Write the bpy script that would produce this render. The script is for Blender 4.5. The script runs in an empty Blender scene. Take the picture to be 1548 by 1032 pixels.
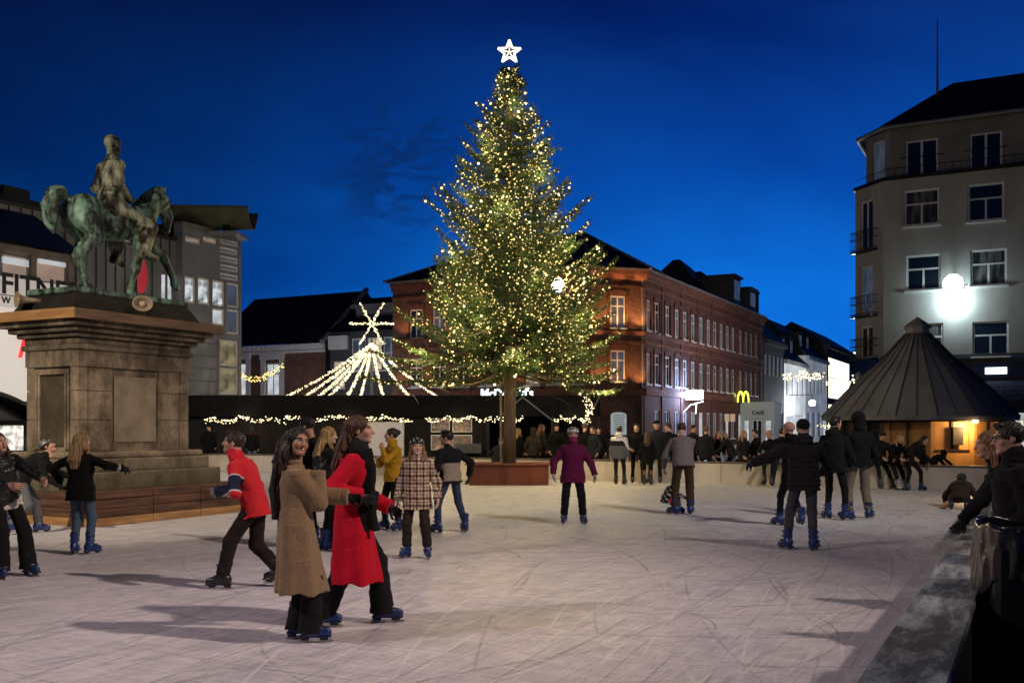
import bpy, math, random, time
import numpy as np
from mathutils import Matrix, Vector
T0 = time.time()
random.seed(7); rng = np.random.default_rng(7)
scene = bpy.context.scene
COL = scene.collection
A = math.radians(27.6)            # camera yaw against the square's own axes
CA, SA = math.cos(A), math.sin(A)
F, CX, HY, CAMZ = 1505.0, 774.0, 645.0, 1.63   # focal length / principal column / horizon of the 1548 px photo, eye height

# ---------- survey helpers: photo measurements -> metres on the square (x along the facades, y up the street) ----------
def c2w(xc, d): return (xc*CA - d*SA, xc*SA + d*CA)
def at(px, d): return c2w((px-CX)/F*d, d)
def zat(py, d): return CAMZ - (py-HY)/F*d
def gd(py, z=0.0): return (CAMZ-z)*F/(py-HY)
def onX(px, py, x):
    r = (px-CX)/F; d = x/(r*CA-SA); return (x, r*d*SA+d*CA, zat(py, d))
def onY(px, py, y):
    r = (px-CX)/F; d = y/(r*SA+CA); return (r*d*CA-d*SA, y, zat(py, d))
def depth(x, y): return -x*SA + y*CA

# ---------- materials ----------
def newmat(name):
    m = bpy.data.materials.new(name); m.use_nodes = True
    nt = m.node_tree; nt.nodes.clear()
    o = nt.nodes.new('ShaderNodeOutputMaterial'); b = nt.nodes.new('ShaderNodeBsdfPrincipled')
    nt.links.new(b.outputs[0], o.inputs[0])
    return m, nt, b
def N(nt, t, **kw):
    n = nt.nodes.new(t)
    for k, v in kw.items():
        if k.startswith('_'): setattr(n, k[1:], v)
        else:
            key = k.replace('__', ' ')
            n.inputs[key].default_value = v
    return n
def L(nt, a, b): nt.links.new(a, b)
def ramp(nt, fac, stops):
    r = nt.nodes.new('ShaderNodeValToRGB'); e = r.color_ramp.elements
    while len(e) < len(stops): e.new(0.5)
    for i, (p, c) in enumerate(stops):
        e[i].position = p; e[i].color = (c, c, c, 1) if isinstance(c, (int, float)) else (*c, 1)
    if fac is not None: L(nt, fac, r.inputs[0])
    return r
def mixc(nt, fac, a, b, mode='MIX'):
    m = nt.nodes.new('ShaderNodeMix'); m.data_type = 'RGBA'; m.blend_type = mode
    for i, v in ((0, fac), (6, a), (7, b)):
        if hasattr(v, 'links'): L(nt, v, m.inputs[i])
        elif i == 0: m.inputs[0].default_value = v
        else: m.inputs[i].default_value = (*v, 1)
    return m.outputs[2]
def coords(nt, scale=(1, 1, 1), kind='Object', rot=(0, 0, 0)):
    t = nt.nodes.new('ShaderNodeTexCoord'); mp = nt.nodes.new('ShaderNodeMapping')
    mp.inputs['Scale'].default_value = scale; mp.inputs['Rotation'].default_value = rot
    L(nt, t.outputs[kind], mp.inputs[0]); return mp.outputs[0]
def noise(nt, vec, scale, detail=5, rough=.55, dist=0):
    n = N(nt, 'ShaderNodeTexNoise', Scale=scale, Detail=detail, Roughness=rough, Distortion=dist)
    if vec is not None: L(nt, vec, n.inputs['Vector'])
    return n.outputs[0]
def bump(nt, b, h, strength=.3, dist=.02):
    n = N(nt, 'ShaderNodeBump', Strength=strength, Distance=dist); L(nt, h, n.inputs['Height']); L(nt, n.outputs[0], b.inputs['Normal'])
def surf(name, c1, c2=None, scale=3, rough=.7, metal=0, bs=.2, bd=.01, stretch=(1, 1, 1), det=6, lo=.35, hi=.65, spec=.4, rvar=.15):
    m, nt, b = newmat(name); c2 = c2 or tuple(x*.7 for x in c1)
    v = coords(nt, stretch); n = noise(nt, v, scale, det)
    L(nt, ramp(nt, n, [(lo, c2), (hi, c1)]).outputs[0], b.inputs['Base Color'])
    L(nt, ramp(nt, n, [(0, min(1, rough+rvar)), (1, max(0, rough-rvar))]).outputs[0], b.inputs['Roughness'])
    b.inputs['Metallic'].default_value = metal; b.inputs['Specular IOR Level'].default_value = spec
    n2 = noise(nt, v, scale*6, 4)
    bump(nt, b, n2, bs, bd); return m
def emit(name, c, s, sample=False, base=(.5, .5, .5), var=0, vscale=3):
    m, nt, b = newmat(name); b.inputs['Base Color'].default_value = (*base, 1)
    b.inputs['Emission Color'].default_value = (*c, 1); b.inputs['Emission Strength'].default_value = s
    if var:
        n = noise(nt, coords(nt), vscale, 4)
        L(nt, ramp(nt, n, [(.35, tuple(x*(1-var) for x in c)), (.65, c)]).outputs[0], b.inputs['Emission Color'])
    m.cycles.emission_sampling = 'FRONT' if sample else 'NONE'
    return m
def attrmat(name, rough, spec=.3, nscale=40, namt=.25, bs=.3, bd=.004, stretch=(1, 1, 1), sheen=0, sss=0, metal=0):
    m, nt, b = newmat(name)
    a = nt.nodes.new('ShaderNodeAttribute'); a.attribute_name = 'Col'
    v = coords(nt, stretch); n = noise(nt, v, nscale, 4)
    k = ramp(nt, n, [(.3, 1-namt), (.7, 1+namt*.4)]).outputs[0]
    L(nt, mixc(nt, 1, a.outputs['Color'], k, 'MULTIPLY'), b.inputs['Base Color'])
    b.inputs['Roughness'].default_value = rough; b.inputs['Specular IOR Level'].default_value = spec; b.inputs['Metallic'].default_value = metal
    if sheen: b.inputs['Sheen Weight'].default_value = sheen; b.inputs['Sheen Roughness'].default_value = .5
    if sss: b.inputs['Subsurface Weight'].default_value = sss; b.inputs['Subsurface Radius'].default_value = (.02, .008, .004)
    bump(nt, b, n, bs, bd); return m

# ---------- objects ----------
def tag(o, label=None, cat=None, group=None, kind=None):
    if label: o['label'] = label
    if cat: o['category'] = cat
    if group: o['group'] = group
    if kind: o['kind'] = kind
    return o
def empty(name, loc=(0, 0, 0), rz=0, label=None, cat=None, group=None, parent=None):
    o = bpy.data.objects.new(name, None); COL.objects.link(o); o.empty_display_size = .2
    o.location = loc; o.rotation_euler = (0, 0, rz); o.parent = parent
    return tag(o, label, cat, group)
def link(name, me, parent=None, loc=(0, 0, 0), rz=0, rot=None):
    o = bpy.data.objects.new(name, me); COL.objects.link(o); o.parent = parent
    o.location = loc; o.rotation_euler = rot or (0, 0, rz); return o
def mesh_np(name, V, Fq, mat, cols=None, smooth=False, tris=False):
    me = bpy.data.meshes.new(name); n = 3 if tris else 4
    V = np.asarray(V, dtype=np.float32); Fq = np.asarray(Fq, dtype=np.int32)
    me.vertices.add(len(V)); me.vertices.foreach_set('co', V.ravel())
    me.loops.add(len(Fq)*n); me.loops.foreach_set('vertex_index', Fq.ravel())
    me.polygons.add(len(Fq)); me.polygons.foreach_set('loop_start', np.arange(0, len(Fq)*n, n, dtype=np.int32))
    if smooth: me.polygons.foreach_set('use_smooth', np.ones(len(Fq), dtype=bool))
    me.update(calc_edges=True)
    if cols is not None:
        at_ = me.color_attributes.new('Col', 'FLOAT_COLOR', 'POINT')
        c4 = np.ones((len(V), 4), dtype=np.float32); c4[:, :3] = cols; at_.data.foreach_set('color', c4.ravel())
    me.materials.append(mat); return me
def dup(root, loc, rz, label=None, group=None):
    def rec(o, par):
        c = o.copy(); COL.objects.link(c); c.parent = par
        for ch in list(o.children): rec(ch, c)
        return c
    r = rec(root, None); r.location = loc; r.rotation_euler = (0, 0, rz)
    if label: r['label'] = label
    if group: r['group'] = group
    return r
class MB:
    def __init__(s): s.v = []; s.f = []; s.M = Matrix.Identity(4)
    def add(s, vs, fs):
        n = len(s.v); s.v += [tuple(s.M @ Vector(p)) for p in vs]; s.f += [tuple(i+n for i in f) for f in fs]; return s
    def quad(s, *p): return s.add(p, [tuple(range(len(p)))])
    def box(s, x0, x1, y0, y1, z0, z1, b=0):
        if b <= 0:
            return s.add([(x0, y0, z0), (x1, y0, z0), (x1, y1, z0), (x0, y1, z0), (x0, y0, z1), (x1, y0, z1), (x1, y1, z1), (x0, y1, z1)],
                  [(3, 2, 1, 0), (4, 5, 6, 7), (0, 1, 5, 4), (1, 2, 6, 5), (2, 3, 7, 6), (3, 0, 4, 7)])
        prof = [(x0+b, y0), (x1-b, y0), (x1, y0+b), (x1, y1-b), (x1-b, y1), (x0+b, y1), (x0, y1-b), (x0, y0+b)]
        cx, cy = (x0+x1)/2, (y0+y1)/2
        def ins(p): return (p[0]-b*np.sign(p[0]-cx)*.7, p[1]-b*np.sign(p[1]-cy)*.7)
        rings = [[(*ins(p), z0) for p in prof], [(*p, z0+b) for p in prof], [(*p, z1-b) for p in prof], [(*ins(p), z1) for p in prof]]
        return s.loft(rings, True, True)
    def loft(s, rings, cap0=True, cap1=True, closed=True):
        n = len(rings[0]); vs = [p for r in rings for p in r]; fs = []
        for k in range(len(rings)-1):
            for i in range(n if closed else n-1):
                j = (i+1) % n; fs.append((k*n+i, k*n+j, (k+1)*n+j, (k+1)*n+i))
        if cap0: fs.append(tuple(range(n-1, -1, -1)))
        if cap1: fs.append(tuple((len(rings)-1)*n+i for i in range(n)))
        return s.add(vs, fs)
    def prism(s, poly, z0, z1): return s.loft([[(x, y, z0) for x, y in poly], [(x, y, z1) for x, y in poly]])
    def tube(s, pts, r, n=6, cap=True):
        pts = [Vector(p) for p in pts]; rr = r if isinstance(r, (list, tuple)) else [r]*len(pts); rings = []
        for i, p in enumerate(pts):
            d = (pts[min(i+1, len(pts)-1)]-pts[max(i-1, 0)]).normalized()
            a = d.cross(Vector((0, 0, 1)) if abs(d.z) < .9 else Vector((1, 0, 0))).normalized(); c = d.cross(a)
            rings.append([tuple(p+(a*math.cos(t)+c*math.sin(t))*rr[i]) for t in [2*math.pi*k/n for k in range(n)]])
        return s.loft([list(reversed(r_)) for r_ in rings], cap, cap)
    def lathe(s, prof, n=24, cx=0, cy=0, ph=0):
        return s.loft([[(cx+r*math.cos(2*math.pi*k/n+ph), cy+r*math.sin(2*math.pi*k/n+ph), z) for k in range(n)] for r, z in prof])
    def mesh(s, name, mat, smooth=False):
        me = bpy.data.meshes.new(name); me.from_pydata(s.v, [], s.f); me.materials.append(mat)
        if smooth: me.polygons.foreach_set('use_smooth', [True]*len(me.polygons))
        me.update(); return me
    def build(s, name, mat, parent=None, loc=(0, 0, 0), rz=0, smooth=False, **kw):
        return tag(link(name, s.mesh(name, mat, smooth), parent, loc, rz), **kw)

# ---------- signed distance modelling: smooth unions meshed with surface nets ----------
def V3(*a): return np.array(a, dtype=np.float32)
def nrm(v): v = np.asarray(v, dtype=np.float32); return v/max(1e-9, float(np.linalg.norm(v)))
def rc(P, a, b, ra, rb):
    a = np.asarray(a, np.float32); b = np.asarray(b, np.float32); ba = b-a
    t = np.clip(((P-a)@ba)/max(1e-9, float(ba@ba)), 0, 1)
    q = P-a-t[:, None]*ba
    return np.sqrt((q*q).sum(1))-(ra+t*(rb-ra))
def ell(P, c, r, R=None):
    q = P-np.asarray(c, np.float32)
    if R is not None: q = q@R
    r = np.asarray(r, np.float32); k0 = np.sqrt(((q/r)**2).sum(1)); k1 = np.sqrt(((q/(r*r))**2).sum(1))
    return np.where(k1 > 1e-6, k0*(k0-1)/np.maximum(k1, 1e-6), -r.min())
def boxd(P, c, h, R=None, rd=0):
    q = P-np.asarray(c, np.float32)
    if R is not None: q = q@R
    q = np.abs(q)-(np.asarray(h, np.float32)-rd)
    return np.sqrt((np.maximum(q, 0)**2).sum(1))+np.minimum(q.max(1), 0)-rd
def smin(a, b, k):
    h = np.maximum(k-np.abs(a-b), 0)/k; return np.minimum(a, b)-h*h*k*.25
def smax(a, b, k): return -smin(-a, -b, k)
def loft(P, secs, ex=2.3):
    """elliptic sections (centre, right axis, front axis, rx, ry) joined along a bent spine"""
    out = np.full(len(P), 1e3, np.float32)
    for (c0, r0, f0, a0, b0), (c1, r1, f1, a1, b1) in zip(secs[:-1], secs[1:]):
        ba = c1-c0; ln = max(1e-6, float(np.linalg.norm(ba))); p = P-c0; tt = (p@ba)/np.float32(ln*ln); t = np.clip(tt, 0, 1)
        over = (tt-t)*np.float32(ln); q = p-tt[:, None]*ba; over = np.maximum(np.abs(over)-np.float32(.02), 0)
        rx = np.float32(a0)+t*np.float32(a1-a0); ry = np.float32(b0)+t*np.float32(b1-b0)
        if np.abs(r0-r1).max()+np.abs(f0-f1).max() < 1e-4: x = q@r0; y = q@f0
        else: x = q@r0*(1-t)+q@r1*t; y = q@f0*(1-t)+q@f1*t
        x = (x/rx)**2; y = (y/ry)**2; k = np.sqrt(x+y-np.float32(.22)*x*y/(x+y+np.float32(1e-5)))
        d = (k-1)*np.minimum(rx, ry)
        d = np.where(over > 0, np.sqrt(np.maximum(d, 0)**2+over*over), d)
        out = np.minimum(out, d)
    return out
def wob(P, s, amp, seed=0):
    """cheap folds: warped sines"""
    a = seed*1.7
    w = np.sin(P[:, 0]*s*.7+a)+np.sin(P[:, 1]*s*.9+1.3*a)
    return amp*(np.sin(P[:, 2]*s+1.6*w+a)+.6*np.sin(P[:, 2]*s*1.9-P[:, 0]*s*1.1+a*2+w))
def sdf_arrays(f, lo, hi, vox):
    B = 8; lo = np.asarray(lo, np.float32)-vox*2; hi = np.asarray(hi, np.float32)+vox*2
    nb = np.maximum(1, np.ceil((hi-lo)/(vox*B)).astype(int)); n = nb*B
    bi = np.stack(np.meshgrid(*[np.arange(k) for k in nb], indexing='ij'), -1).reshape(-1, 3)
    bc = lo+(bi*B+(B-1)/2)*vox
    dc = f(bc.astype(np.float32))
    act = np.abs(dc) < B*vox*.87*1.55+.012
    Vv = np.where(dc < 0, -1.0, 1.0).astype(np.float32).reshape(nb)
    Vv = np.repeat(np.repeat(np.repeat(Vv, B, 0), B, 1), B, 2)
    off = np.stack(np.meshgrid(*[np.arange(B)]*3, indexing='ij'), -1).reshape(-1, 3)
    ab = bi[act]
    for s in range(0, len(ab), 500):
        ii = (ab[s:s+500, None, :]*B+off[None]).reshape(-1, 3)
        d = f((lo+ii*vox).astype(np.float32)); Vv[ii[:, 0], ii[:, 1], ii[:, 2]] = d
    s = Vv < 0
    c = sum(s[i:n[0]-1+i, j:n[1]-1+j, k:n[2]-1+k].astype(np.int8) for i in (0, 1) for j in (0, 1) for k in (0, 1))
    idx = np.argwhere((c > 0) & (c < 8))
    vid = -np.ones(c.shape, np.int32); vid[idx[:, 0], idx[:, 1], idx[:, 2]] = np.arange(len(idx))
    corner = {(i, j, k): Vv[idx[:, 0]+i, idx[:, 1]+j, idx[:, 2]+k] for i in (0, 1) for j in (0, 1) for k in (0, 1)}
    acc = np.zeros((len(idx), 3), np.float32); cnt = np.zeros(len(idx), np.float32)
    for a in corner:
        for ax in range(3):
            if a[ax] == 0:
                b = list(a); b[ax] = 1; b = tuple(b); va, vb = corner[a], corner[b]
                m = (va < 0) != (vb < 0); t = np.where(m, va/np.where(m, va-vb, 1), 0)
                p = np.zeros((len(idx), 3), np.float32); p[:] = a; p[:, ax] = t
                acc[m] += p[m]; cnt[m] += 1
    verts = lo+(idx+acc/np.maximum(cnt, 1)[:, None])*vox
    quads = []
    for ax in range(3):
        o1, o2 = [(1, 2), (2, 0), (0, 1)][ax]
        sl = [slice(None)]*3; sl2 = [slice(None)]*3; sl[ax] = slice(0, n[ax]-1); sl2[ax] = slice(1, n[ax])
        e = np.argwhere(s[tuple(sl)] != s[tuple(sl2)])
        e = e[(e[:, o1] > 0) & (e[:, o2] > 0) & (e[:, o1] < n[o1]-1) & (e[:, o2] < n[o2]-1)]
        if not len(e): continue
        sgn = s[e[:, 0], e[:, 1], e[:, 2]]
        def g(d1, d2):
            q = e.copy(); q[:, o1] += d1; q[:, o2] += d2; return vid[q[:, 0], q[:, 1], q[:, 2]]
        Q = np.stack([g(-1, -1), g(0, -1), g(0, 0), g(-1, 0)], 1)
        Q[~sgn] = Q[~sgn][:, ::-1]; Q = Q[(Q >= 0).all(1)]; quads.append(Q)
    return verts, (np.concatenate(quads) if quads else np.zeros((0, 4), np.int32))
def sdf_mesh(name, f, lo, hi, vox, mat, color=(.5, .5, .5)):
    V, Q = sdf_arrays(f, lo, hi, vox)
    c = color(V) if callable(color) else np.tile(np.asarray(color, np.float32), (len(V), 1))
    return mesh_np(name, V, Q, mat, c, smooth=True)
# ---------- people ----------
M_SKIN = attrmat('skin', .5, .35, 60, .08, .05, .001, sss=.12)
M_CLOTH = attrmat('cloth', .9, .12, 90, .25, .35, .004, sheen=.03)
M_FUR = attrmat('teddy_fleece', .95, .1, 130, .42, .9, .012, (1, 1, .6), sheen=.15)
M_SHINY = attrmat('shiny_shell', .38, .45, 18, .3, .5, .012)
M_HAIR = attrmat('hair', .5, .35, 70, .5, .5, .006, (1, 1, .16), sheen=.1)
M_PLAST = attrmat('boot_plastic', .35, .5, 30, .15, .1, .002)
M_STEEL = surf('blade_steel', (.6, .6, .62), (.4, .4, .42), 8, .3, 1, .05)
SKINS = {'fair': (.52, .31, .22), 'tan': (.40, .22, .13), 'pale': (.58, .38, .29)}
def rotm(yaw=0, pitch=0, roll=0):
    """columns: right, front, up of a head or limb frame; yaw to the left, pitch looks up"""
    m = Matrix.Rotation(yaw, 3, 'Z') @ Matrix.Rotation(pitch, 3, 'X') @ Matrix.Rotation(roll, 3, 'Y')
    return np.array(m, dtype=np.float32)
def ik(a, t, l1, l2, pole):
    a = np.asarray(a, np.float32); t = np.asarray(t, np.float32); v = t-a; d = float(np.linalg.norm(v))
    dm = (l1+l2)*.996
    if d > dm: t = a+v/d*dm; v = t-a; d = dm
    u = v/d; x = (l1*l1-l2*l2+d*d)/(2*d); h = math.sqrt(max(1e-6, l1*l1-x*x))
    p = np.asarray(pole, np.float32); p = p-u*float(p@u); p = nrm(p)
    return a+u*x+p*h, t
class Hand:
    def __init__(s, w, d, n, sc, curl, side, glove=0.0):
        s.w = np.asarray(w, np.float32); d = nrm(d); n = np.asarray(n, np.float32); n = nrm(n-d*float(n@d)); r = np.cross(d, n)*side
        s.d, s.n, s.r, s.g = d, n, r, glove
        s.c = s.w+d*.09*sc; s.rad = .16*sc; pr = []
        kn = [(-.031, .082), (-.010, .090), (.011, .087), (.030, .078)]; ln = [(.036, .023, .020), (.043, .027, .022), (.040, .026, .021), (.031, .020, .018)]
        for (x, y), fl in zip(kn, ln):
            base = s.w+(r*x*.55)*sc+d*.012*sc; k = s.w+(r*x+d*y)*sc
            pr.append((base, k, .016*sc, .0125*sc, 0))
            ang = curl*.35; p = k; rr = .0105*sc
            for j, l in enumerate(fl):
                ang += curl*(.85 if j == 0 else 1.1 if j == 1 else .8)*.75
                dr = nrm(d*math.cos(ang)+n*math.sin(ang)+r*x*(2.2-1.5*curl)); q = p+dr*l*sc
                pr.append((p, q, rr, rr*.88, 1)); p = q; rr *= .88
        b = s.w+(-r*.022+d*.02)*sc; k = s.w+(-r*.048+d*.048+n*.012)*sc; q = k+nrm(-r*.5+d*.8+n*(.3+.5*curl))*.034*sc; e = q+nrm(-r*.15+d*.8+n*(.3+.9*curl))*.028*sc
        pr += [(b, k, .018*sc, .0135*sc, 0), (k, q, .0125*sc, .011*sc, 1), (q, e, .011*sc, .009*sc, 1)]
        s.pr = pr
    def f(s, P):
        out = np.sqrt(((P-s.c)**2).sum(1))-s.rad+.03
        m = out < .05
        if m.any():
            Q = P[m]; pal = None
            for a, b, ra, rb, k in s.pr:
                x = rc(Q, a, b, ra+s.g, rb+s.g)
                pal = x if pal is None else smin(pal, x, .012 if k == 0 else .005)
            out[m] = pal
        return out
SKATE = {}
def skate_protos(style):
    if style in SKATE: return SKATE[style]
    blue = {'blue': (.010, .032, .15), 'black': (.012, .012, .015), 'white': (.6, .6, .62), 'hockey': (.014, .014, .016)}[style]
    dark = (.01, .015, .06) if style == 'blue' else (.01, .01, .01); trim = (.35, .37, .42)
    def f(P):     # ankle joint at origin, toe along +y, sole at z=-.075, blade to -.125
        d = rc(P, (0, -.012, .17), (0, -.01, .0), .057, .05)
        d = smin(d, rc(P, (0, -.045, -.03), (0, .02, -.022), .046, .05), .04)
        d = smin(d, rc(P, (0, .02, -.03), (0, .145, -.048), .05, .036), .05)
        d = smax(d, P[:, 2]-.165, .015)
        d = smax(d, -(P[:, 2]+.078), .01)
        d = np.minimum(d, boxd(P, (0, .045, -.078), (.043, .135, .009), rd=.008))
        for z, y in ((.12, .045), (.055, .05), (.0, .085)):
            d = np.minimum(d, boxd(P, (0, y-.04, z), (.062, .05, .011), rd=.006))
        for y in (-.045, .115): d = smin(d, boxd(P, (0, y, -.095), (.012, .035, .018), rd=.006), .02)
        return d
    def c(V):
        k = np.tile(np.asarray(blue, np.float32), (len(V), 1)); k[V[:, 2] < -.068] = dark; k[V[:, 2] > .145] = dark
        st = np.zeros(len(V), bool)
        for z, y in ((.12, .045), (.055, .05), (.0, .085)): st |= (np.abs(V[:, 2]-z) < .011) & (V[:, 1] > y-.06)
        k[st] = dark; k[(np.abs(V[:, 0]) < .022) & (V[:, 1] > .03) & (V[:, 2] > -.02) & (V[:, 2] < .12) & (np.sin(V[:, 2]*220) > .4)] = trim
        return k
    boot = sdf_mesh('skate', f, (-.08, -.12, -.12), (.08, .2, .19), .007, M_PLAST, c)
    mb = MB(); prof = [(-.10, -.118), (-.09, -.104), (-.075, -.1), (.15, -.1), (.185, -.104), (.195, -.112), (.18, -.124), (-.085, -.125)]
    mb.loft([[(-.0025, y, z) for y, z in prof], [(.0025, y, z) for y, z in prof]])
    SKATE[style] = (boot, mb.mesh('blade', M_STEEL)); return SKATE[style]
def skatez(style): return .125 if style else .03
def arr(c): return np.asarray(c, np.float32)

def person(label, px, py, H, face, feet=None, hands=None, hip=None, lean=0, side=0, twist=0, head=(0, 0, 0), sex='f', skin='fair',
           top='jacket', topc=(.02, .02, .02), hem=None, topm=None, leg='slim', legc=(.012, .012, .013), skates='blue', hair='short', hairc=(.03, .02, .014),
           hairlen=.4, hat=None, hatc=(.02, .02, .02), hood=None, gloves=None, curl=(.5, .5), d=None, z0=0, group=None, poles=None, kpole=None,
           scarf=None, mouth=0, girth=1.0, paint=None, sleeve=1.0, vox=None, locks=True, footyaw=(.25, -.25), smile=False, pouch=False, legpaint=None, glasses=False, palms=None, footpitch=(0, 0), xy=None):
    d = d if d is not None else gd(py, z0)
    x, y = xy or at(px, d)
    rz = A-math.radians(face)
    name = 'person'
    root = empty(name, (x, y, z0), rz, label, 'person', group)
    vx = vox or float(np.clip(d*.00066, .0054, .018)); k = H/1.70; ank = .045*H+(skatez(skates)-.0 if skates else .03)
    ankz = (.125 if skates else .085)
    feet = feet or [(-.1, 0, 0), (.1, 0, 0)]
    fz = [arr((f[0], f[1], f[2]+ankz)) for f in feet]
    LEG = .463*H; TH, SH = .24*H, .223*H
    hoff = arr(hip[:2]) if hip is not None else arr((0, 0))
    if hip is not None and len(hip) > 2: hz = hip[2]
    else: hz = min(f[2]+math.sqrt(max(.05, (LEG*.985)**2-float(((f[:2]-hoff-arr(((-.05 if i == 0 else .05)*k*1.7, 0)))**2).sum()))) for i, f in enumerate(fz))
    C = arr((hoff[0], hoff[1], hz)); hw = .054*H
    hips = [C+arr((-hw, 0, 0)), C+arr((hw, 0, 0))]
    kp = kpole or [(-.15, 1, .1), (.15, 1, .1)]
    knees = []; anks = []
    for i in (0, 1):
        kn, an = ik(hips[i], fz[i], TH, SH, kp[i]); knees.append(kn); anks.append(an)
    lr, sr = math.radians(lean), math.radians(side)
    sp = nrm((math.sin(sr), math.sin(lr), math.cos(lr)*math.cos(sr)))
    sp0 = nrm((math.sin(sr)*.4, math.sin(lr)*.55, 1))
    waist = C+sp0*.11*H; chestc = waist+sp*.115*H; shc = chestc+nrm(sp+arr((0, math.sin(lr)*.15, 0)))*.082*H
    tw = math.radians(twist); r1 = nrm(np.cross(arr((-math.sin(tw), math.cos(tw), 0)), sp)); f1 = nrm(np.cross(sp, r1))
    r0 = arr((1, 0, 0)); f0 = nrm(np.cross(sp0, r0))
    sw = (.108 if sex == 'm' else .097)*H*(.94+.06*girth)
    shs = [shc-r1*sw-sp*.040*H, shc+r1*sw-sp*.040*H]
    UA, FA = .172*H, .150*H
    nb = shc+sp*.012*H
    hy, hp, hr = [math.radians(v) for v in head]
    nd = nrm(sp*.75+arr((0, .22, .45)))
    if lean > 45: nd = nrm(sp*.9+arr((0, .1, .25)))
    Hm = rotm(hy, hp, hr); hsz = H*.132/.225*(1.06 if H < 1.6 else 1.0)
    neck = nb+nd*.033*H; hc = neck+nd*.012*H+Hm[:, 2]*.054*H+Hm[:, 1]*.012*H
    hands = hands or [(-.24, .05, .82*k), (.24, .05, .82*k)]
    pl = poles or [(-.5, -.8, -.3), (.5, -.8, -.3)]
    elb, wr = [], []
    for i in (0, 1):
        e, w = ik(shs[i], hands[i], UA, FA, pl[i]); elb.append(e); wr.append(w)
    hs = .108*H/.19; HD = []
    for i in (0, 1):
        fd = nrm(wr[i]-elb[i]); n = palms[i] if palms and palms[i] is not None else (-(1 if i else -1)*1.0, .25, -.1)
        HD.append(Hand(wr[i], nrm(fd+arr((0, 0, -.12))), n, hs, curl[i], 1 if i else -1))
    # --- body ---
    sk = arr(SKINS[skin])
    def toH(P): return ((P-hc)@Hm)/hsz
    def headf(P):
        q = toH(P); dd = np.sqrt((q*q).sum(1)); out = dd-.15; m = dd < .19
        Q = q[m]
        if len(Q):
            h = ell(Q, (0, -.014, .032), (.075, .094, .083)); h = smin(h, ell(Q, (0, .022, -.035), (.060, .067, .080)), .03)
            h = smin(h, rc(Q, (-.012, .072, -.094), (.012, .072, -.094), .018, .018), .025)
            h = smin(h, rc(Q, (-.034, .076, .026), (.034, .076, .026), .013, .013), .02)
            for s in (-1, 1):
                h = smin(h, ell(Q, (s*.040, .062, -.028), (.022, .022, .02)), .025)
                h = smax(h, -ell(Q, (s*.031, .098, .004), (.019, .018, .013)), .012)
                h = smin(h, ell(Q, (s*.031, .073, .003), (.0145, .0145, .0125)), .003)
                h = smin(h, ell(Q, (s*.077, -.012, -.004), (.010, .020, .032)), .008)
            h = smin(h, rc(Q, (0, .086, .012), (0, .107, -.030), .008, .0135), .012)
            for s in (-1, 1): h = smin(h, rc(Q, (s*.011, .092, -.034), (s*.011, .09, -.034), .008, .008), .006)
            if mouth: h = smax(h, -ell(Q, (0, .1, -.064), (.019, .03, .006+.012*mouth)), .006)
            mk = -.056 if smile else -.062
            for s in (-1, 1): h = smin(h, rc(Q, (0, .0885, -.061), (s*.024, .078, mk), .0062, .004), .006)
            h = smin(h, rc(Q, (0, -.03, -.06), (0, -.05, -.16), .05, .052), .03)
            out[m] = h
        return out*hsz
    def bodyc(V):
        c = np.tile(sk, (len(V), 1)); q = toH(V); inh = (q*q).sum(1) < .03
        fr = inh & (q[:, 1] > .03)
        blush = np.exp(-(((np.abs(q[:, 0])-.038)/.022)**2+((q[:, 2]+.03)/.022)**2)); c[fr] *= (1-.25*blush[fr, None]*arr((0, 1, 1)))
        c[fr & (np.abs(q[:, 0]) < .018) & (q[:, 1] > .1)] *= arr((1.03, .88, .86))
        lip = fr & (((q[:, 0]/.026)**2+((q[:, 2]+.062-(.25*np.abs(q[:, 0]) if smile else 0))/(.011+.008*mouth))**2) < 1) & (q[:, 1] > .07)
        c[lip] = (.34, .08, .07) if sex == 'f' else (.33, .14, .11)
        if mouth or smile:
            tee = fr & (((q[:, 0]/.019)**2+((q[:, 2]+.060-(.22*np.abs(q[:, 0]) if smile else 0))/.0055)**2) < 1) & (q[:, 1] > .068); c[tee] = (.75, .7, .65)
        if mouth:
            hole = fr & (((q[:, 0]/.016)**2+((q[:, 2]+.069)/(.004+.008*mouth))**2) < 1); c[hole] = (.05, .012, .012)
        for s in (-1, 1):
            e = fr & (((q[:, 0]-s*.031)/.0155)**2+((q[:, 2]-.003)/.0085)**2 < 1); c[e] = (.62, .58, .55)
            lid = fr & (((q[:, 0]-s*.031)/.018)**2+((q[:, 2]-.0095)/.0045)**2 < 1); c[lid] = (.03, .02, .02)
            ir = fr & (((q[:, 0]-s*.031)**2+(q[:, 2]-.003)**2) < .0065**2); c[ir] = (.02, .014, .01)
            br = fr & (np.abs(q[:, 2]-.027+abs(.0)+.25*(np.abs(q[:, 0]-s*.033))) < .0052) & (np.abs(q[:, 0]-s*.033) < .019); c[br] = arr(hairc)*.7+.004
        if hair != 'bald':
            c[inh & (q[:, 2] > .055) & (q[:, 1] < .05)] = arr(hairc)
        return c
    allp = np.stack(shs+elb+wr+hips+knees+anks+[hc]); lo, hi = allp.min(0)-.12, allp.max(0)+.12
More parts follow.
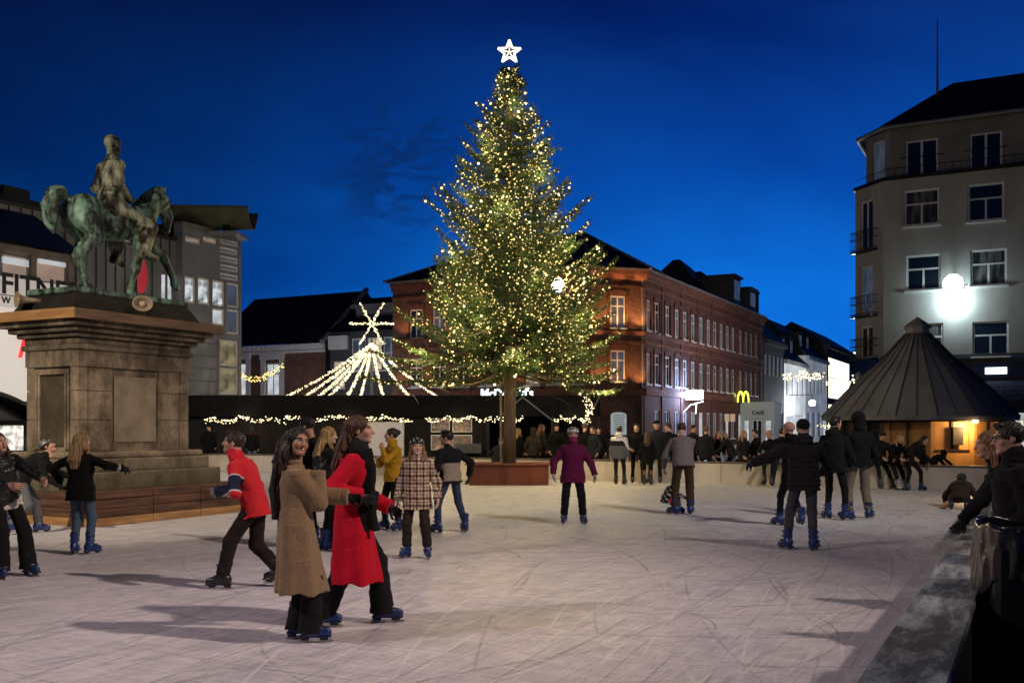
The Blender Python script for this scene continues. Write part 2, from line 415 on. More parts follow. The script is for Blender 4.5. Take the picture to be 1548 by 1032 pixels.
    def coref(P):
        t = loft(P, [(C, r0, f0, .135*k*girth, .1*k), (waist, (r0+r1)/2, (f0+f1)/2, .12*k*girth, .09*k), (chestc, r1, f1, .135*k*girth, .1*k), (shc-sp*.03, r1, f1, .11*k, .07*k)])
        t = smin(t, rc(P, nb-sp*.02, neck, .05*k, .045*k), .03)
        for i in (0, 1):
            t = smin(t, rc(P, shs[i], elb[i], .045*k, .037*k), .03); t = smin(t, rc(P, elb[i], wr[i], .036*k, .024*k), .015)
            t = smin(t, rc(P, hips[i], knees[i], .066*k, .048*k), .03); t = smin(t, rc(P, knees[i], anks[i], .046*k, .034*k), .02)
        return t
    def hn(P):
        h = smin(headf(P), rc(P, nb-sp*.03, neck+Hm[:, 2]*.02*H-Hm[:, 1]*.004, .056*k*(1.08 if sex == 'm' else .95), .05*k), .03)
        return h
    pieces = [sdf_arrays(coref, lo, hi, .02), sdf_arrays(hn, np.minimum(hc-.135, nb-.07), np.maximum(hc+.15, nb+.07), max(.0045, vx*.8))]
    for i in (0, 1):
        def hf(P, i=i): return smin(HD[i].f(P), rc(P, wr[i]*.75+elb[i]*.25, wr[i], .032*k, .027*k), .012)
        pieces.append(sdf_arrays(hf, np.minimum(HD[i].c, wr[i])-.125, np.maximum(HD[i].c, wr[i])+.125, min(.0085, max(.0042, vx*.7))))
    nv = 0; Vs, Qs = [], []
    for v_, q_ in pieces: Vs.append(v_); Qs.append(q_+nv); nv += len(v_)
    Vb = np.concatenate(Vs)
    cb = bodyc(Vb)
    if gloves is not None: cb[len(Vs[0])+len(Vs[1]):] = arr(gloves)
    body = link('body', mesh_np('body', Vb, np.concatenate(Qs), M_SKIN, cb, smooth=True), root)
    # --- lower garment ---
    rt, rk, ra_ = {'slim': (.080, .058, .046), 'loose': (.086, .074, .068), 'wide': (.086, .078, .098), 'jeans': (.083, .065, .056)}[leg]
    ac = [a+arr((0, 0, .03 if leg != 'wide' else -.045)) for a in anks]
    def legf(P):
        h = loft(P, [(C-arr((0, 0, .03*k)), r0, f0, .158*k*girth, .115*k*girth), (C+sp0*.07*H, r0, f0, .148*k*girth, .112*k*girth), (waist, r0, f0, .145*k*girth, .105*k*girth)])
        for i in (0, 1):
            t = rc(P, hips[i]-arr((0, 0, .01)), knees[i], rt*k, rk*k); t = smin(t, rc(P, knees[i], ac[i], rk*k, ra_*k), .025)
            h = smin(h, t, .035)
        for i in (0, 1): h = smax(h, (ac[i][2]-.005-P[:, 2]) if abs(anks[0][2]-anks[1][2]) < .03 else np.full(len(P), -1, np.float32), .008)
        low = np.clip((C[2]-P[:, 2])/(.5*H), 0, 1)
        return h-wob(P, 42, (.0016*(1+1.2*low) if leg != 'slim' else .0012), 3)
    lp = np.stack(hips+knees+ac+[waist]); llo, lhi = lp.min(0)-.2*k, lp.max(0)+.16*k
    link('trousers', sdf_mesh('trousers', legf, llo, lhi, vx*1.05, M_CLOTH, legpaint if legpaint else legc), root)
    # --- upper garment ---
    hemd = hem if hem is not None else {'coat': .42, 'jacket': .06, 'sweater': .04, 'puffer': .05}[top]*H
    gb = {'coat': 1.12, 'jacket': 1.08, 'sweater': 1.0, 'puffer': 1.2}[top]*girth
    fl = {'coat': 1.25, 'jacket': 1.06, 'sweater': 1.0, 'puffer': 1.0}[top]
    down = arr((0, 0, -1)); mid = (knees[0]+knees[1])/2
    hemc = C+nrm(down*1.0+nrm(mid-C)*.5)*hemd if top == 'coat' else C-sp0*hemd
    secs = []
    if top == 'coat':
        m2 = (C+hemc)/2; secs += [(hemc, r0, f0, .19*k*gb*fl, .15*k*gb*fl), (m2, r0, f0, .185*k*gb*1.1, .14*k*gb*1.1)]
    else: secs += [(hemc, r0, f0, .18*k*gb*fl, .134*k*gb*fl)]
    secs += [(C+sp0*.03, r0, f0, .172*k*gb, .13*k*gb), (waist, (r0+r1)/2, (f0+f1)/2, (.150 if sex == 'f' else .158)*k*gb, .12*k*gb), (chestc, r1, f1, .172*k*gb, .132*k*gb),
             (chestc*.4+shc*.6-sp*.01*k, r1, f1, .170*k*gb, .112*k*gb), (shc-sp*.026*k, r1, f1, .135*k, .085*k), (shc+sp*.008*k, r1, f1, .088*k, .072*k), (nb+nd*.02*H, r1, f1, .066*k, .064*k)]
    rs = {'coat': (.066, .068, .064), 'jacket': (.062, .060, .052), 'sweater': (.056, .053, .043), 'puffer': (.072, .072, .062)}[top]
    rs = [r*sleeve for r in rs]
    def topf(P):
        t = loft(P, secs, 2.2)
        if top != 'coat': t = smax(t, -((P-hemc)@sp0), .012)
        else: t = smax(t, (hemc[2]-P[:, 2]), .012)
        for i in (0, 1):
            a = rc(P, shs[i], elb[i], rs[0]*k, rs[1]*k); a = smin(a, rc(P, elb[i], wr[i]-nrm(wr[i]-elb[i])*.012, rs[1]*k, rs[2]*k), .03)
            fd = nrm(wr[i]-elb[i]); q_ = (P-wr[i])@fd; a = smax(a, q_, .01)+.004*np.exp(-((q_+.055)/.008)**2)
            t = smin(t, a, .04)
        if hood == 'down':
            t = smin(t, ell(P, nb+sp*.01-f1*.085*k, (.12*k, .065*k, .085*k)), .04)
        if hood == 'collar' or hood == 'down':
            t = smin(t, rc(P, nb+f1*.01, nb+nd*.045*H, .078*k, .074*k), .03)
        if d < 20:
            xr = (P-C)@r0; fr_ = ((P-C)@f0 > 0)*(1.0 if top in ('coat', 'jacket', 'puffer') else 0.0); hb = (P-hemc)@sp0
            t = t+.005*np.exp(-((xr-.012)/.009)**2)*fr_
            if top != 'coat': t = t+.0045*np.exp(-((hb-.05)/.009)**2)
            pk_ = ((P-C)@sp0-(.005*H if top != 'coat' else -.02*H))+.35*(np.abs(xr)-.1); on = (np.abs(np.abs(xr)-.105*k) < .055*k)*fr_
            t = t+.005*np.exp(-(pk_/.008)**2)*on*(0 if top == 'sweater' else 1)
        if top == 'puffer': t = t-.008*np.abs(np.sin((P-C)@sp*(math.pi/.062)))+.004
        if top == 'coat':
            an = np.arctan2((P-C)[:, 0], (P-C)[:, 1]); lw_ = np.clip((C[2]+.15-P[:, 2])/.5, 0, 1)
            return t-lw_*.009*np.sin(an*6+1.0)-lw_*.005*np.sin(an*11+.5)-wob(P, 22, .0014, len(label))
        return t-wob(P, 30, .0036, len(label))-wob(P, 61, .0012, 5)
    tp = np.stack([hemc, shc, nb+nd*.06]+shs+elb+wr); tlo, thi = tp.min(0)-.24*k, tp.max(0)+.2*k
    tm = {'fur': M_FUR, 'shiny': M_SHINY}.get(topm, M_CLOTH)
    col = (lambda V: paint(V, dict(C=C, sp=sp, shc=shc, nb=nb, f1=f1, r1=r1, elb=elb, wr=wr, shs=shs, H=H, k=k, hemc=hemc, anks=anks))) if paint else topc
    link({'coat': 'coat', 'jacket': 'jacket', 'sweater': 'sweater', 'puffer': 'jacket'}[top], sdf_mesh('upper_garment', topf, tlo, thi, vx, tm, col), root)
    # --- hair, hats ---
    fc = nrm(-Hm[:, 1]*.55+arr((0, -.35, 0)))
    hcol = arr(hairc)
    def hc_fun(V):
        n = np.sin(V[:, 0]*95+np.sin(V[:, 2]*9)*2.5)*np.sin(V[:, 1]*88+np.sin(V[:, 2]*7)*2); g = .8+.35*n
        top_ = np.clip((V[:, 2]-hc[2]+hairlen)/(hairlen+.1), 0, 1)
        return hcol[None]*(g*(1.15-.3*top_))[:, None]
    def hairf(P):
        q = toH(P)
        cap = ell(q, (0, -.020, .030), (.086, .101, .092))
        if hair == 'short': cap = np.maximum(cap, -(q[:, 2]+.055-.25*np.maximum(-q[:, 1]-.03, -.2)+0*q[:, 0]))
        cap = smax(cap, -ell(q, (0, .105, -.022), (.070, .088, .088)), .012)
        if hair == 'short':
            cap = smax(cap, -ell(q, (0, .03, -.075), (.12, .06, .06)), .02)
            cap = smin(cap, ell(q, (0.01, .045, .098), (.062, .045, .024)), .02)
            cap = cap-.004*np.sin(q[:, 0]*150+q[:, 1]*60)*np.sin(q[:, 1]*120+q[:, 2]*70)
        h = cap*hsz
        if hair in ('long', 'bun'):
            if hair == 'bun': h = smin(h, ell(P, hc-Hm[:, 1]*.115*hsz+Hm[:, 2]*.05*hsz, (.04, .04, .04)), .02)
            else:
                top_ = hc-Hm[:, 1]*.055*hsz+Hm[:, 2]*.02*hsz; e1 = nb-f1*.105*k+sp*.0; e2 = e1+nrm(-sp+arr((0, -.08, -.3)))*max(.02, hairlen-.22)-f1*.02
                s1 = loft(P, [(top_, Hm[:, 0], Hm[:, 1], .078*hsz, .06*hsz), (e1, r1, f1, .098*k, .052*k), ((e1+e2)/2-f1*.02, r1, f1, .098*k, .045*k), (e2, r1, f1, .06*k, .028*k)], 2.0)
                h = smin(h, s1, .035)
                for s in ((-1, 1) if locks else ()):
                    a = hc+Hm@arr((s*.074, -.025, .02))*hsz; b = hc+Hm@arr((s*.085, -.015, -.10))*hsz; e = shc+r1*s*.105*k+f1*.075*k-sp*max(0, min(.16, hairlen-.3))
                    h = smin(h, rc(P, a, b, .022*hsz, .03*k), .02); h = smin(h, rc(P, b, e, .03*k, .02*k), .03)
                ang = np.arctan2((P-hc)@Hm[:, 0], (P-hc)@Hm[:, 1])
                h = h-.0045*np.sin(ang*34+np.sin(P[:, 2]*11)*2.2)-.003*np.sin(ang*71+P[:, 2]*14)
        return h
    if hair in ('short', 'long', 'bun') and hat != 'hood':
        ll = hc-arr((.16, .16, .16)); hh = hc+arr((.16, .16, .16))
        if hair == 'long':
            e = nb-f1*.16-sp*hairlen*.9; ll = np.minimum(ll, np.minimum(e-.12, shc-.2)); hh = np.maximum(hh, np.maximum(e+.12, nb+.2))
        link('hair', sdf_mesh('hair', hairf, ll, hh, max(.0055, vx*.8), M_HAIR, hc_fun), root)
    if hat:
        def hatf(P):
            q = toH(P)
            if hat == 'helmet':
                h = ell(q, (0, -.012, .052), (.101, .122, .084)); h = smax(h, -(q[:, 2]-.030-.12*np.maximum(q[:, 1], -.05)), .012); h = smax(h, -ell(q, (0, -.012, .03), (.088, .106, .088)), .01)
                rib = np.abs(np.sin(q[:, 0]*62)); v = (rib < .5) & (np.abs(q[:, 1]) < .085) & (q[:, 2] > .065)
                return (h+np.where(v, .007, 0))*hsz
            if hat == 'hood':
                h = ell(q, (0, -.025, .022), (.106, .125, .118)); h = smin(h, rc(q, (0, -.04, -.04), (0, -.05, -.13), .095, .1), .05); h = smin(h, ell(q, (0, -.11, .04), (.05, .05, .06)), .05)
                return smax(h, -ell(q, (0, .12, -.01), (.068, .11, .095)), .02)*hsz
            if hat == 'fur':
                h = ell(q, (0, -.01, .04), (.105, .118, .098)); h = smax(h, -(q[:, 2]+.02+.0*q[:, 1]), .02)
                return (smax(h, -ell(q, (0, .12, -.04), (.07, .09, .075)), .02)-.004*np.sin(q[:, 0]*160)*np.sin(q[:, 1]*150)*np.sin(q[:, 2]*140))*hsz
            h = ell(q, (0, -.018, .045), (.090, .106, .092)); h = smax(h, -(q[:, 2]-.018-.25*q[:, 1]), .012)
            if hat == 'cap': h = smin(h, boxd(q, (0, .12, .032), (.06, .05, .004), rd=.004), .02)
            return h*hsz
        def hatcol(V):
            c = np.tile(arr(hatc), (len(V), 1))
            if hat == 'helmet':
                q = toH(V); m = (np.abs(np.sin(q[:, 0]*62)) < .5) & (np.abs(q[:, 1]) < .085) & (q[:, 2] > .065); c[m] = (.012, .012, .014) if hatc[0] > .1 else (.45, .45, .47)
            return c
        link({'helmet': 'helmet', 'hood': 'hood', 'fur': 'fur_hat', 'cap': 'cap'}.get(hat, 'beanie'), sdf_mesh('headwear', hatf, hc-.22, hc+.2, max(.006, vx*.8), {'helmet': M_PLAST, 'fur': M_FUR}.get(hat, M_CLOTH), hatcol), root)
    if scarf:
        def scf(P):
            h = rc(P, nb+r1*.05+f1*.02, nb-r1*.05+f1*.02, .085*k, .085*k); h = smin(h, rc(P, nb+nd*.04, nb+nd*.05, .08*k, .076*k), .04)
            s = scarf.get('side', 1); a = shc+r1*.10*s*k+f1*.10*k; b = C+r1*.15*s*k+f1*(.13*k)+sp*.06; b = shc+(b-shc)*scarf.get('drop', 1); e = b-arr((0, 0, scarf.get('len', .25)))
            h = smin(h, loft(P, [(a+sp*.03, f1, r1, .045, .035), (a*.7+b*.3, f1, r1, .07, .034), (b, f1, r1, .088, .032), (e, f1, r1, .105, .024)]), .03)
            return h-wob(P, 30, .0025, 2)-.005*np.sin((P@f1)*62+2*np.sin(P[:, 2]*7))
        link('scarf', sdf_mesh('scarf', scf, np.minimum(C-arr((.4, .3, .45)), shc-.4), shc+.35, vx, M_CLOTH, scarf['c']), root)
    if mouth == 0 and pouch:
        def mf(P):
            q = toH(P); return smax(smax(ell(q, (0, .022, -.05), (.070, .082, .085)), q[:, 2]+.022, .01), -ell(q, (0, 0, -.01), (.05, .06, .08)), .01)*hsz
        link('face_scarf', sdf_mesh('face_scarf', mf, hc-.2, hc+.15, .007, M_CLOTH, pouch), root)
    if glasses:
        mb = MB()
        for s in (-1, 1):
            mb.tube([tuple(hc+Hm@arr((s*.034+.025*math.cos(t), .104-.012*abs(math.cos(t)), .002+.019*math.sin(t)))*hsz) for t in np.linspace(0, 2*math.pi, 15)], .0028, 5)
            mb.tube([tuple(hc+Hm@arr((s*.058, .094, .008))*hsz), tuple(hc+Hm@arr((s*.079, -.01, .008))*hsz)], .0028, 5)
        mb.tube([tuple(hc+Hm@arr((-.01, .106, .006))*hsz), tuple(hc+Hm@arr((.01, .106, .006))*hsz)], .0028, 5)
        mb.build('glasses', M_BLACK, root)
    if skates:
        bm, bl = skate_protos(skates)
        for i in (0, 1):
            sc = H/1.7*(1 if sex == 'm' else .95)
            so = link('skate', bm, root, tuple(anks[i]+arr((0, 0, .0))), 0, (footpitch[i], 0, footyaw[i])); s = min(1.08, max(.72, sc)); so.scale = (s, s, 1.0)
            link('blade', bl, so)
    else:
        def shf(P):
            h = np.full(len(P), 9., np.float32)
            for i in (0, 1):
                dv = arr((-math.sin(footyaw[i]), math.cos(footyaw[i]), 0)); a = anks[i]
                h = np.minimum(h, smin(rc(P, a-dv*.05-arr((0, 0, .045)), a+dv*.13-arr((0, 0, .05)), .04, .034), rc(P, a, a+arr((0, 0, .05)), .048, .05), .04))
            return h
        link('shoe', sdf_mesh('shoe', shf, np.minimum(anks[0], anks[1])-.25, np.maximum(anks[0], anks[1])+.25, .012, M_PLAST, (.015, .014, .014)), root)
    return root, dict(hc=hc, Hm=Hm, wr=wr, elb=elb, C=C, shc=shc, nb=nb, HD=HD, sp=sp, anks=anks, f1=f1, r1=r1)
M_BLACK = surf('black_plastic', (.012, .012, .013), (.008, .008, .008), 10, .4)
# ---------- sky ----------
w = bpy.data.worlds.new('World'); scene.world = w; w.use_nodes = True; nt = w.node_tree; nt.nodes.clear()
wo = nt.nodes.new('ShaderNodeOutputWorld'); bg = nt.nodes.new('ShaderNodeBackground'); L(nt, bg.outputs[0], wo.inputs[0])
SUN_EL, SUN_AZ = math.radians(-5), math.radians(30)
sky = nt.nodes.new('ShaderNodeTexSky'); sky.sky_type = 'NISHITA'; sky.sun_disc = False; sky.sun_elevation = SUN_EL; sky.sun_rotation = SUN_AZ
tc = nt.nodes.new('ShaderNodeTexCoord'); sx = nt.nodes.new('ShaderNodeSeparateXYZ'); L(nt, tc.outputs['Generated'], sx.inputs[0])
gr = ramp(nt, sx.outputs[2], [(0, (.0006, .078, .40)), (.12, (.0004, .060, .34)), (.25, (.0003, .030, .215)), (.42, (.0004, .006, .075)), (.8, (.0004, .004, .045))])
dotn = nt.nodes.new('ShaderNodeVectorMath'); dotn.operation = 'DOT_PRODUCT'; L(nt, tc.outputs['Generated'], dotn.inputs[0]); dotn.inputs[1].default_value = (-.18, .98, .0)
az = ramp(nt, dotn.outputs['Value'], [(.55, .15), (.8, .45), (.93, 1.0), (1, 1.3)])
c1 = mixc(nt, 1, gr.outputs[0], az.outputs[0], 'MULTIPLY')
cl = noise(nt, coords(nt, (.8, .8, 2.2), 'Generated', (0, .75, .9)), 2.4, 5, .5, .4)
clr = ramp(nt, cl, [(.36, 0), (.60, 1)])
c2 = mixc(nt, mixc(nt, 1, clr.outputs[0], (.75, .75, .75), 'MULTIPLY'), c1, mixc(nt, 1, c1, (6.0, 2.1, 1.55), 'MULTIPLY'))
sm = noise(nt, coords(nt, (1, 1, 2.2), 'Generated'), 26, 5, .6, .8)
dw = nt.nodes.new('ShaderNodeVectorMath'); dw.operation = 'DOT_PRODUCT'; L(nt, tc.outputs['Generated'], dw.inputs[0]); dw.inputs[1].default_value = (-.5435, .80, .2519)
wm = ramp(nt, dw.outputs['Value'], [(.9960, 0), (.9992, .95)]).outputs[0]
c2 = mixc(nt, mixc(nt, 1, wm, ramp(nt, sm, [(.44, 0), (.60, 1)]).outputs[0], 'MULTIPLY'), c2, (.002, .018, .095))
addn = mixc(nt, 1, c2, mixc(nt, 1, sky.outputs[0], (.02, .04, .10), 'MULTIPLY'), 'ADD')
L(nt, addn, bg.inputs['Color']); bg.inputs['Strength'].default_value = 1.22

# ---------- materials of the place ----------
def make_ice():
    m, nt, b = newmat('skated_ice'); v = coords(nt)
    n1 = noise(nt, v, .22, 6, .6, .4); n2 = noise(nt, v, 3.2, 8, .7); n3 = noise(nt, v, 38, 3, .7)
    base = mixc(nt, ramp(nt, n1, [(.36, 0), (.64, 1)]).outputs[0], (.47, .46, .52), (.66, .64, .68))
    base = mixc(nt, ramp(nt, n2, [(.44, 0), (.62, .7)]).outputs[0], base, (.80, .78, .80))
    base = mixc(nt, ramp(nt, n3, [(.54, 0), (.68, .5)]).outputs[0], base, (.36, .35, .41))
    rs = random.Random(4); dark = lite = None
    for i in range(15):
        big = i % 3
        loc = [(-6+rs.uniform(-9, 9), 8+rs.uniform(-9, 9), 0) for _ in range(1)][0]
        mp = nt.nodes.new('ShaderNodeMapping'); mp.inputs['Location'].default_value = (-loc[0]*1.0, -loc[1]*1.0, 0); mp.inputs['Scale'].default_value = (1, rs.uniform(.55, 1.2), 1); mp.inputs['Rotation'].default_value = (0, 0, rs.uniform(0, 3))
        t_ = nt.nodes.new('ShaderNodeTexCoord'); L(nt, t_.outputs['Object'], mp.inputs[0])
        wv = nt.nodes.new('ShaderNodeTexWave'); wv.wave_type = 'RINGS'; wv.rings_direction = 'Z'; wv.inputs['Scale'].default_value = rs.uniform(.22, .55); wv.inputs['Distortion'].default_value = rs.uniform(.6, 2.2)
        wv.inputs['Detail'].default_value = 1; wv.inputs['Detail Scale'].default_value = rs.uniform(.12, .3); wv.inputs['Phase Offset'].default_value = rs.uniform(0, 6); L(nt, mp.outputs[0], wv.inputs['Vector'])
        r = ramp(nt, wv.outputs[1], [(.9972, 0), (.9995, 1)]).outputs[0]
        nm = nt.nodes.new('ShaderNodeMapping'); nm.inputs['Location'].default_value = (i*7.3, i*3.1, i); L(nt, t_.outputs['Object'], nm.inputs[0])
        brk = ramp(nt, noise(nt, nm.outputs[0], .55, 3, .6), [(.44, 0), (.60, 1)]).outputs[0]
        r = mixc(nt, 1, r, brk, 'MULTIPLY')
        if i % 3 == 2: lite = r if lite is None else mixc(nt, 1, lite, r, 'LIGHTEN')
        else: dark = r if dark is None else mixc(nt, 1, dark, r, 'LIGHTEN')
    base2 = mixc(nt, mixc(nt, 1, dark, (.60, .60, .60), 'MULTIPLY'), base, (.16, .15, .19))
    fine = noise(nt, coords(nt, (13, .5, 1), 'Object', (0, 0, -.95)), 2.6, 6, .7, 1.2); fine2 = noise(nt, coords(nt, (.5, 13, 1), 'Object', (0, 0, -.3)), 2.8, 6, .7, 1.4)
    st = mixc(nt, 1, ramp(nt, fine, [(.53, 0), (.64, .6)]).outputs[0], ramp(nt, fine2, [(.53, 0), (.63, .6)]).outputs[0], 'LIGHTEN')
    st = mixc(nt, 1, st, mixc(nt, 1, lite, (.6, .6, .6), 'MULTIPLY'), 'LIGHTEN')
    sd = mixc(nt, 1, ramp(nt, fine, [(.36, .45), (.44, 0)]).outputs[0], ramp(nt, fine2, [(.36, .45), (.44, 0)]).outputs[0], 'LIGHTEN')
    base2 = mixc(nt, sd, base2, (.30, .29, .35))
    base3 = mixc(nt, st, base2, (.90, .88, .89))
    L(nt, base3, b.inputs['Base Color'])
    L(nt, ramp(nt, n1, [(.36, .36), (.66, .75)]).outputs[0], b.inputs['Roughness']); b.inputs['Specular IOR Level'].default_value = .25
    hh = nt.nodes.new('ShaderNodeMath'); hh.operation = 'ADD'; L(nt, n2, hh.inputs[0]); L(nt, fine, hh.inputs[1])
    h2 = nt.nodes.new('ShaderNodeMath'); h2.operation = 'ADD'; L(nt, hh.outputs[0], h2.inputs[0]); L(nt, n3, h2.inputs[1])
    bump(nt, b, h2.outputs[0], .4, .015); return m
M_ICE = make_ice()
M_PAVE = surf('wet_paving', (.06, .06, .062), (.03, .03, .032), .8, .5, 0, .3)
def make_brick(name, c1, c2, mort, sc=4.4):
    m, nt, b = newmat(name); t = nt.nodes.new('ShaderNodeTexCoord'); s = nt.nodes.new('ShaderNodeSeparateXYZ'); L(nt, t.outputs['Object'], s.inputs[0])
    ad = nt.nodes.new('ShaderNodeMath'); L(nt, s.outputs[0], ad.inputs[0]); L(nt, s.outputs[1], ad.inputs[1])
    cb = nt.nodes.new('ShaderNodeCombineXYZ'); L(nt, ad.outputs[0], cb.inputs[0]); L(nt, s.outputs[2], cb.inputs[1])
    br = N(nt, 'ShaderNodeTexBrick', Scale=sc, Mortar__Size=.012); br.inputs['Color1'].default_value = (*c1, 1); br.inputs['Color2'].default_value = (*c2, 1); br.inputs['Mortar'].default_value = (*mort, 1)
    br.inputs['Brick Width'].default_value = 1.0; br.inputs['Row Height'].default_value = .33; L(nt, cb.outputs[0], br.inputs['Vector'])
    n = noise(nt, t.outputs['Object'], .7, 6, .65); n2 = noise(nt, t.outputs['Object'], 5, 4)
    c = mixc(nt, 1, br.outputs[0], ramp(nt, n, [(.3, .55), (.7, 1.15)]).outputs[0], 'MULTIPLY'); c = mixc(nt, 1, c, ramp(nt, n2, [(.3, .7), (.7, 1.15)]).outputs[0], 'MULTIPLY')
    L(nt, c, b.inputs['Base Color']); b.inputs['Roughness'].default_value = .85; bump(nt, b, br.outputs[1], -.4, .01); return m
M_BRICK = make_brick('red_brick', (.235, .112, .082), (.165, .075, .056), (.12, .09, .075))
M_BRICKD = make_brick('dark_brick', (.20, .075, .058), (.14, .055, .044), (.09, .07, .06))
M_RENDER = surf('grey_render', (.48, .46, .43), (.31, .30, .285), .7, .9, 0, .3, .012, (1, 1, .45), 10, .3, .68)
M_RENDERD = surf('dark_render', (.075, .078, .085), (.05, .052, .058), .8, .8)
M_WHITEW = surf('white_paint', (.72, .71, .69), (.60, .59, .57), 2, .55, 0, .08)
M_FRAME = surf('white_window_paint', (.78, .78, .76), (.66, .66, .64), 4, .45, 0, .05)
M_TILE = surf('slate_roof', (.028, .029, .033), (.014, .015, .017), 1.6, .6, 0, .5, .02, (1, 1, 3))
M_ZINC = surf('zinc_sheet', (.26, .265, .28), (.17, .175, .19), .9, .5, .15, .1, .01, (1, 1, .4))
M_STONE = None
def make_stone():
    m, nt, b = newmat('weathered_sandstone'); v = coords(nt)
    n = noise(nt, v, 1.6, 8, .65); n2 = noise(nt, coords(nt, (1.6, 1.6, .5)), 1.5, 7, .65, .5); n3 = noise(nt, v, 22, 4)
    s = nt.nodes.new('ShaderNodeSeparateXYZ'); L(nt, v, s.inputs[0])
    c = mixc(nt, ramp(nt, n, [(.38, 0), (.62, 1)]).outputs[0], (.13, .10, .065), (.36, .29, .20))
    c = mixc(nt, ramp(nt, n2, [(.48, 0), (.70, .85)]).outputs[0], c, (.03, .024, .017))
    zr = ramp(nt, nt_scale(nt, s.outputs[2], .25), [(.13, .85), (.30, 0)]).outputs[0]
    c = mixc(nt, mixc(nt, 1, zr, ramp(nt, n, [(.3, .4), (.6, 1)]).outputs[0], 'MULTIPLY'), c, (.05, .055, .028))
    tp = ramp(nt, nt_scale(nt, s.outputs[2], .25), [(.62, 0), (.80, .7)]).outputs[0]
    c = mixc(nt, mixc(nt, 1, tp, ramp(nt, n2, [(.35, .2), (.55, 1)]).outputs[0], 'MULTIPLY'), c, (.03, .025, .02))
    c = mixc(nt, 1, c, ramp(nt, n3, [(.3, .75), (.7, 1.1)]).outputs[0], 'MULTIPLY')
    L(nt, c, b.inputs['Base Color']); b.inputs['Roughness'].default_value = .9; bump(nt, b, n3, .5, .015); return m
def nt_scale(nt, sock, k):
    m = nt.nodes.new('ShaderNodeMath'); m.operation = 'MULTIPLY'; m.inputs[1].default_value = k; L(nt, sock, m.inputs[0]); return m.outputs[0]
M_STONE = make_stone()
def make_wood(name, c1, c2, st=(1, 14, 14), rough=.7):
    return surf(name, c1, c2, 1.3, rough, 0, .35, .01, st, 8, .38, .62)
M_DECK = make_wood('old_sleepers', (.15, .075, .042), (.055, .028, .018), (.7, .7, 9))
M_PLANK = make_wood('orange_plank', (.42, .24, .10), (.30, .155, .06), (1, 1, 10))
M_PLANKD = make_wood('brown_plank', (.19, .12, .075), (.10, .062, .04), (1, 1, 10))
def make_bronze():
    m, nt, b = newmat('verdigris_bronze'); v = coords(nt)
    n = noise(nt, v, 2.2, 8, .62, .5); n2 = noise(nt, coords(nt, (3.5, 3.5, .6)), 2, 6, .6); n3 = noise(nt, v, 14, 5, .6)
    g = nt.nodes.new('ShaderNodeNewGeometry'); s = nt.nodes.new('ShaderNodeSeparateXYZ'); L(nt, g.outputs['Normal'], s.inputs[0])
    up = ramp(nt, s.outputs[2], [(.30, 0), (.62, 1)]).outputs[0]
    c = mixc(nt, ramp(nt, n, [(.38, 0), (.56, 1)]).outputs[0], (.035, .047, .036), (.19, .36, .285))
    c = mixc(nt, ramp(nt, n2, [(.43, 0), (.58, .95)]).outputs[0], c, (.012, .012, .009))
    c = mixc(nt, ramp(nt, n3, [(.52, 0), (.7, .55)]).outputs[0], c, (.26, .31, .22))
    L(nt, c, b.inputs['Base Color']); b.inputs['Metallic'].default_value = .25; b.inputs['Roughness'].default_value = .55
    bump(nt, b, n3, .6, .03); return m
M_BRONZE = make_bronze()
M_RIDER = surf('brown_bronze', (.27, .29, .22), (.014, .015, .011), 5, .55, .3, .7, .04, (1, 1, .55), 8, .42, .58)
M_RUST = surf('corten_steel', (.19, .055, .026), (.10, .028, .016), 1.6, .75, .2, .3, .01, (1, 1, .3))
M_TENT = surf('black_tarpaulin', (.0045, .0045, .006), (.003, .003, .004), 2, .7, 0, .2, spec=.15)
M_TENTW = surf('black_boards', (.012, .009, .008), (.006, .005, .0045), 2, .8, 0, .3, .01, (8, 1, .5))
M_GLASSD = newmat('dark_window_glass'); _m, _nt, _b = M_GLASSD; _b.inputs['Base Color'].default_value = (.012, .016, .022, 1); _b.inputs['Roughness'].default_value = .06; _b.inputs['Specular IOR Level'].default_value = .8; M_GLASSD = _m
M_CURT = surf('curtained_glass', (.16, .16, .155), (.02, .024, .03), 1.4, .25, 0, .02, .005, (3, 3, .5), 4, .42, .6)
def litglass(name, c, s, var=.6, vs=1.2): return emit(name, c, s, False, (.05, .05, .05), var, vs)
M_GLASSB = litglass('dim_blue_glass', (.10, .17, .30), .35, .7, .9)
M_GLASSW = litglass('lit_white_glass', (.9, .95, 1.0), .75, .55, 1.0)
M_GLASSY = litglass('lit_warm_glass', (1.0, .78, .48), .8, .75, 1.3)
M_BARRIER = surf('scuffed_white_board', (.55, .49, .42), (.43, .38, .32), 1.1, .6, 0, .12, .006)
M_DARKMET = surf('dark_iron', (.02, .02, .022), (.012, .012, .013), 8, .5, .4)
M_BULB = emit('fairy_bulb', (1.0, .72, .22), 2.0)
M_BULB2 = emit('bright_fairy_bulb', (1.0, .80, .36), 3.2)
M_BULBW = emit('warm_white_bulb', (1.0, .82, .46), 2.0)
M_LED = emit('white_flood_face', (.80, .93, 1.0), 60.0)

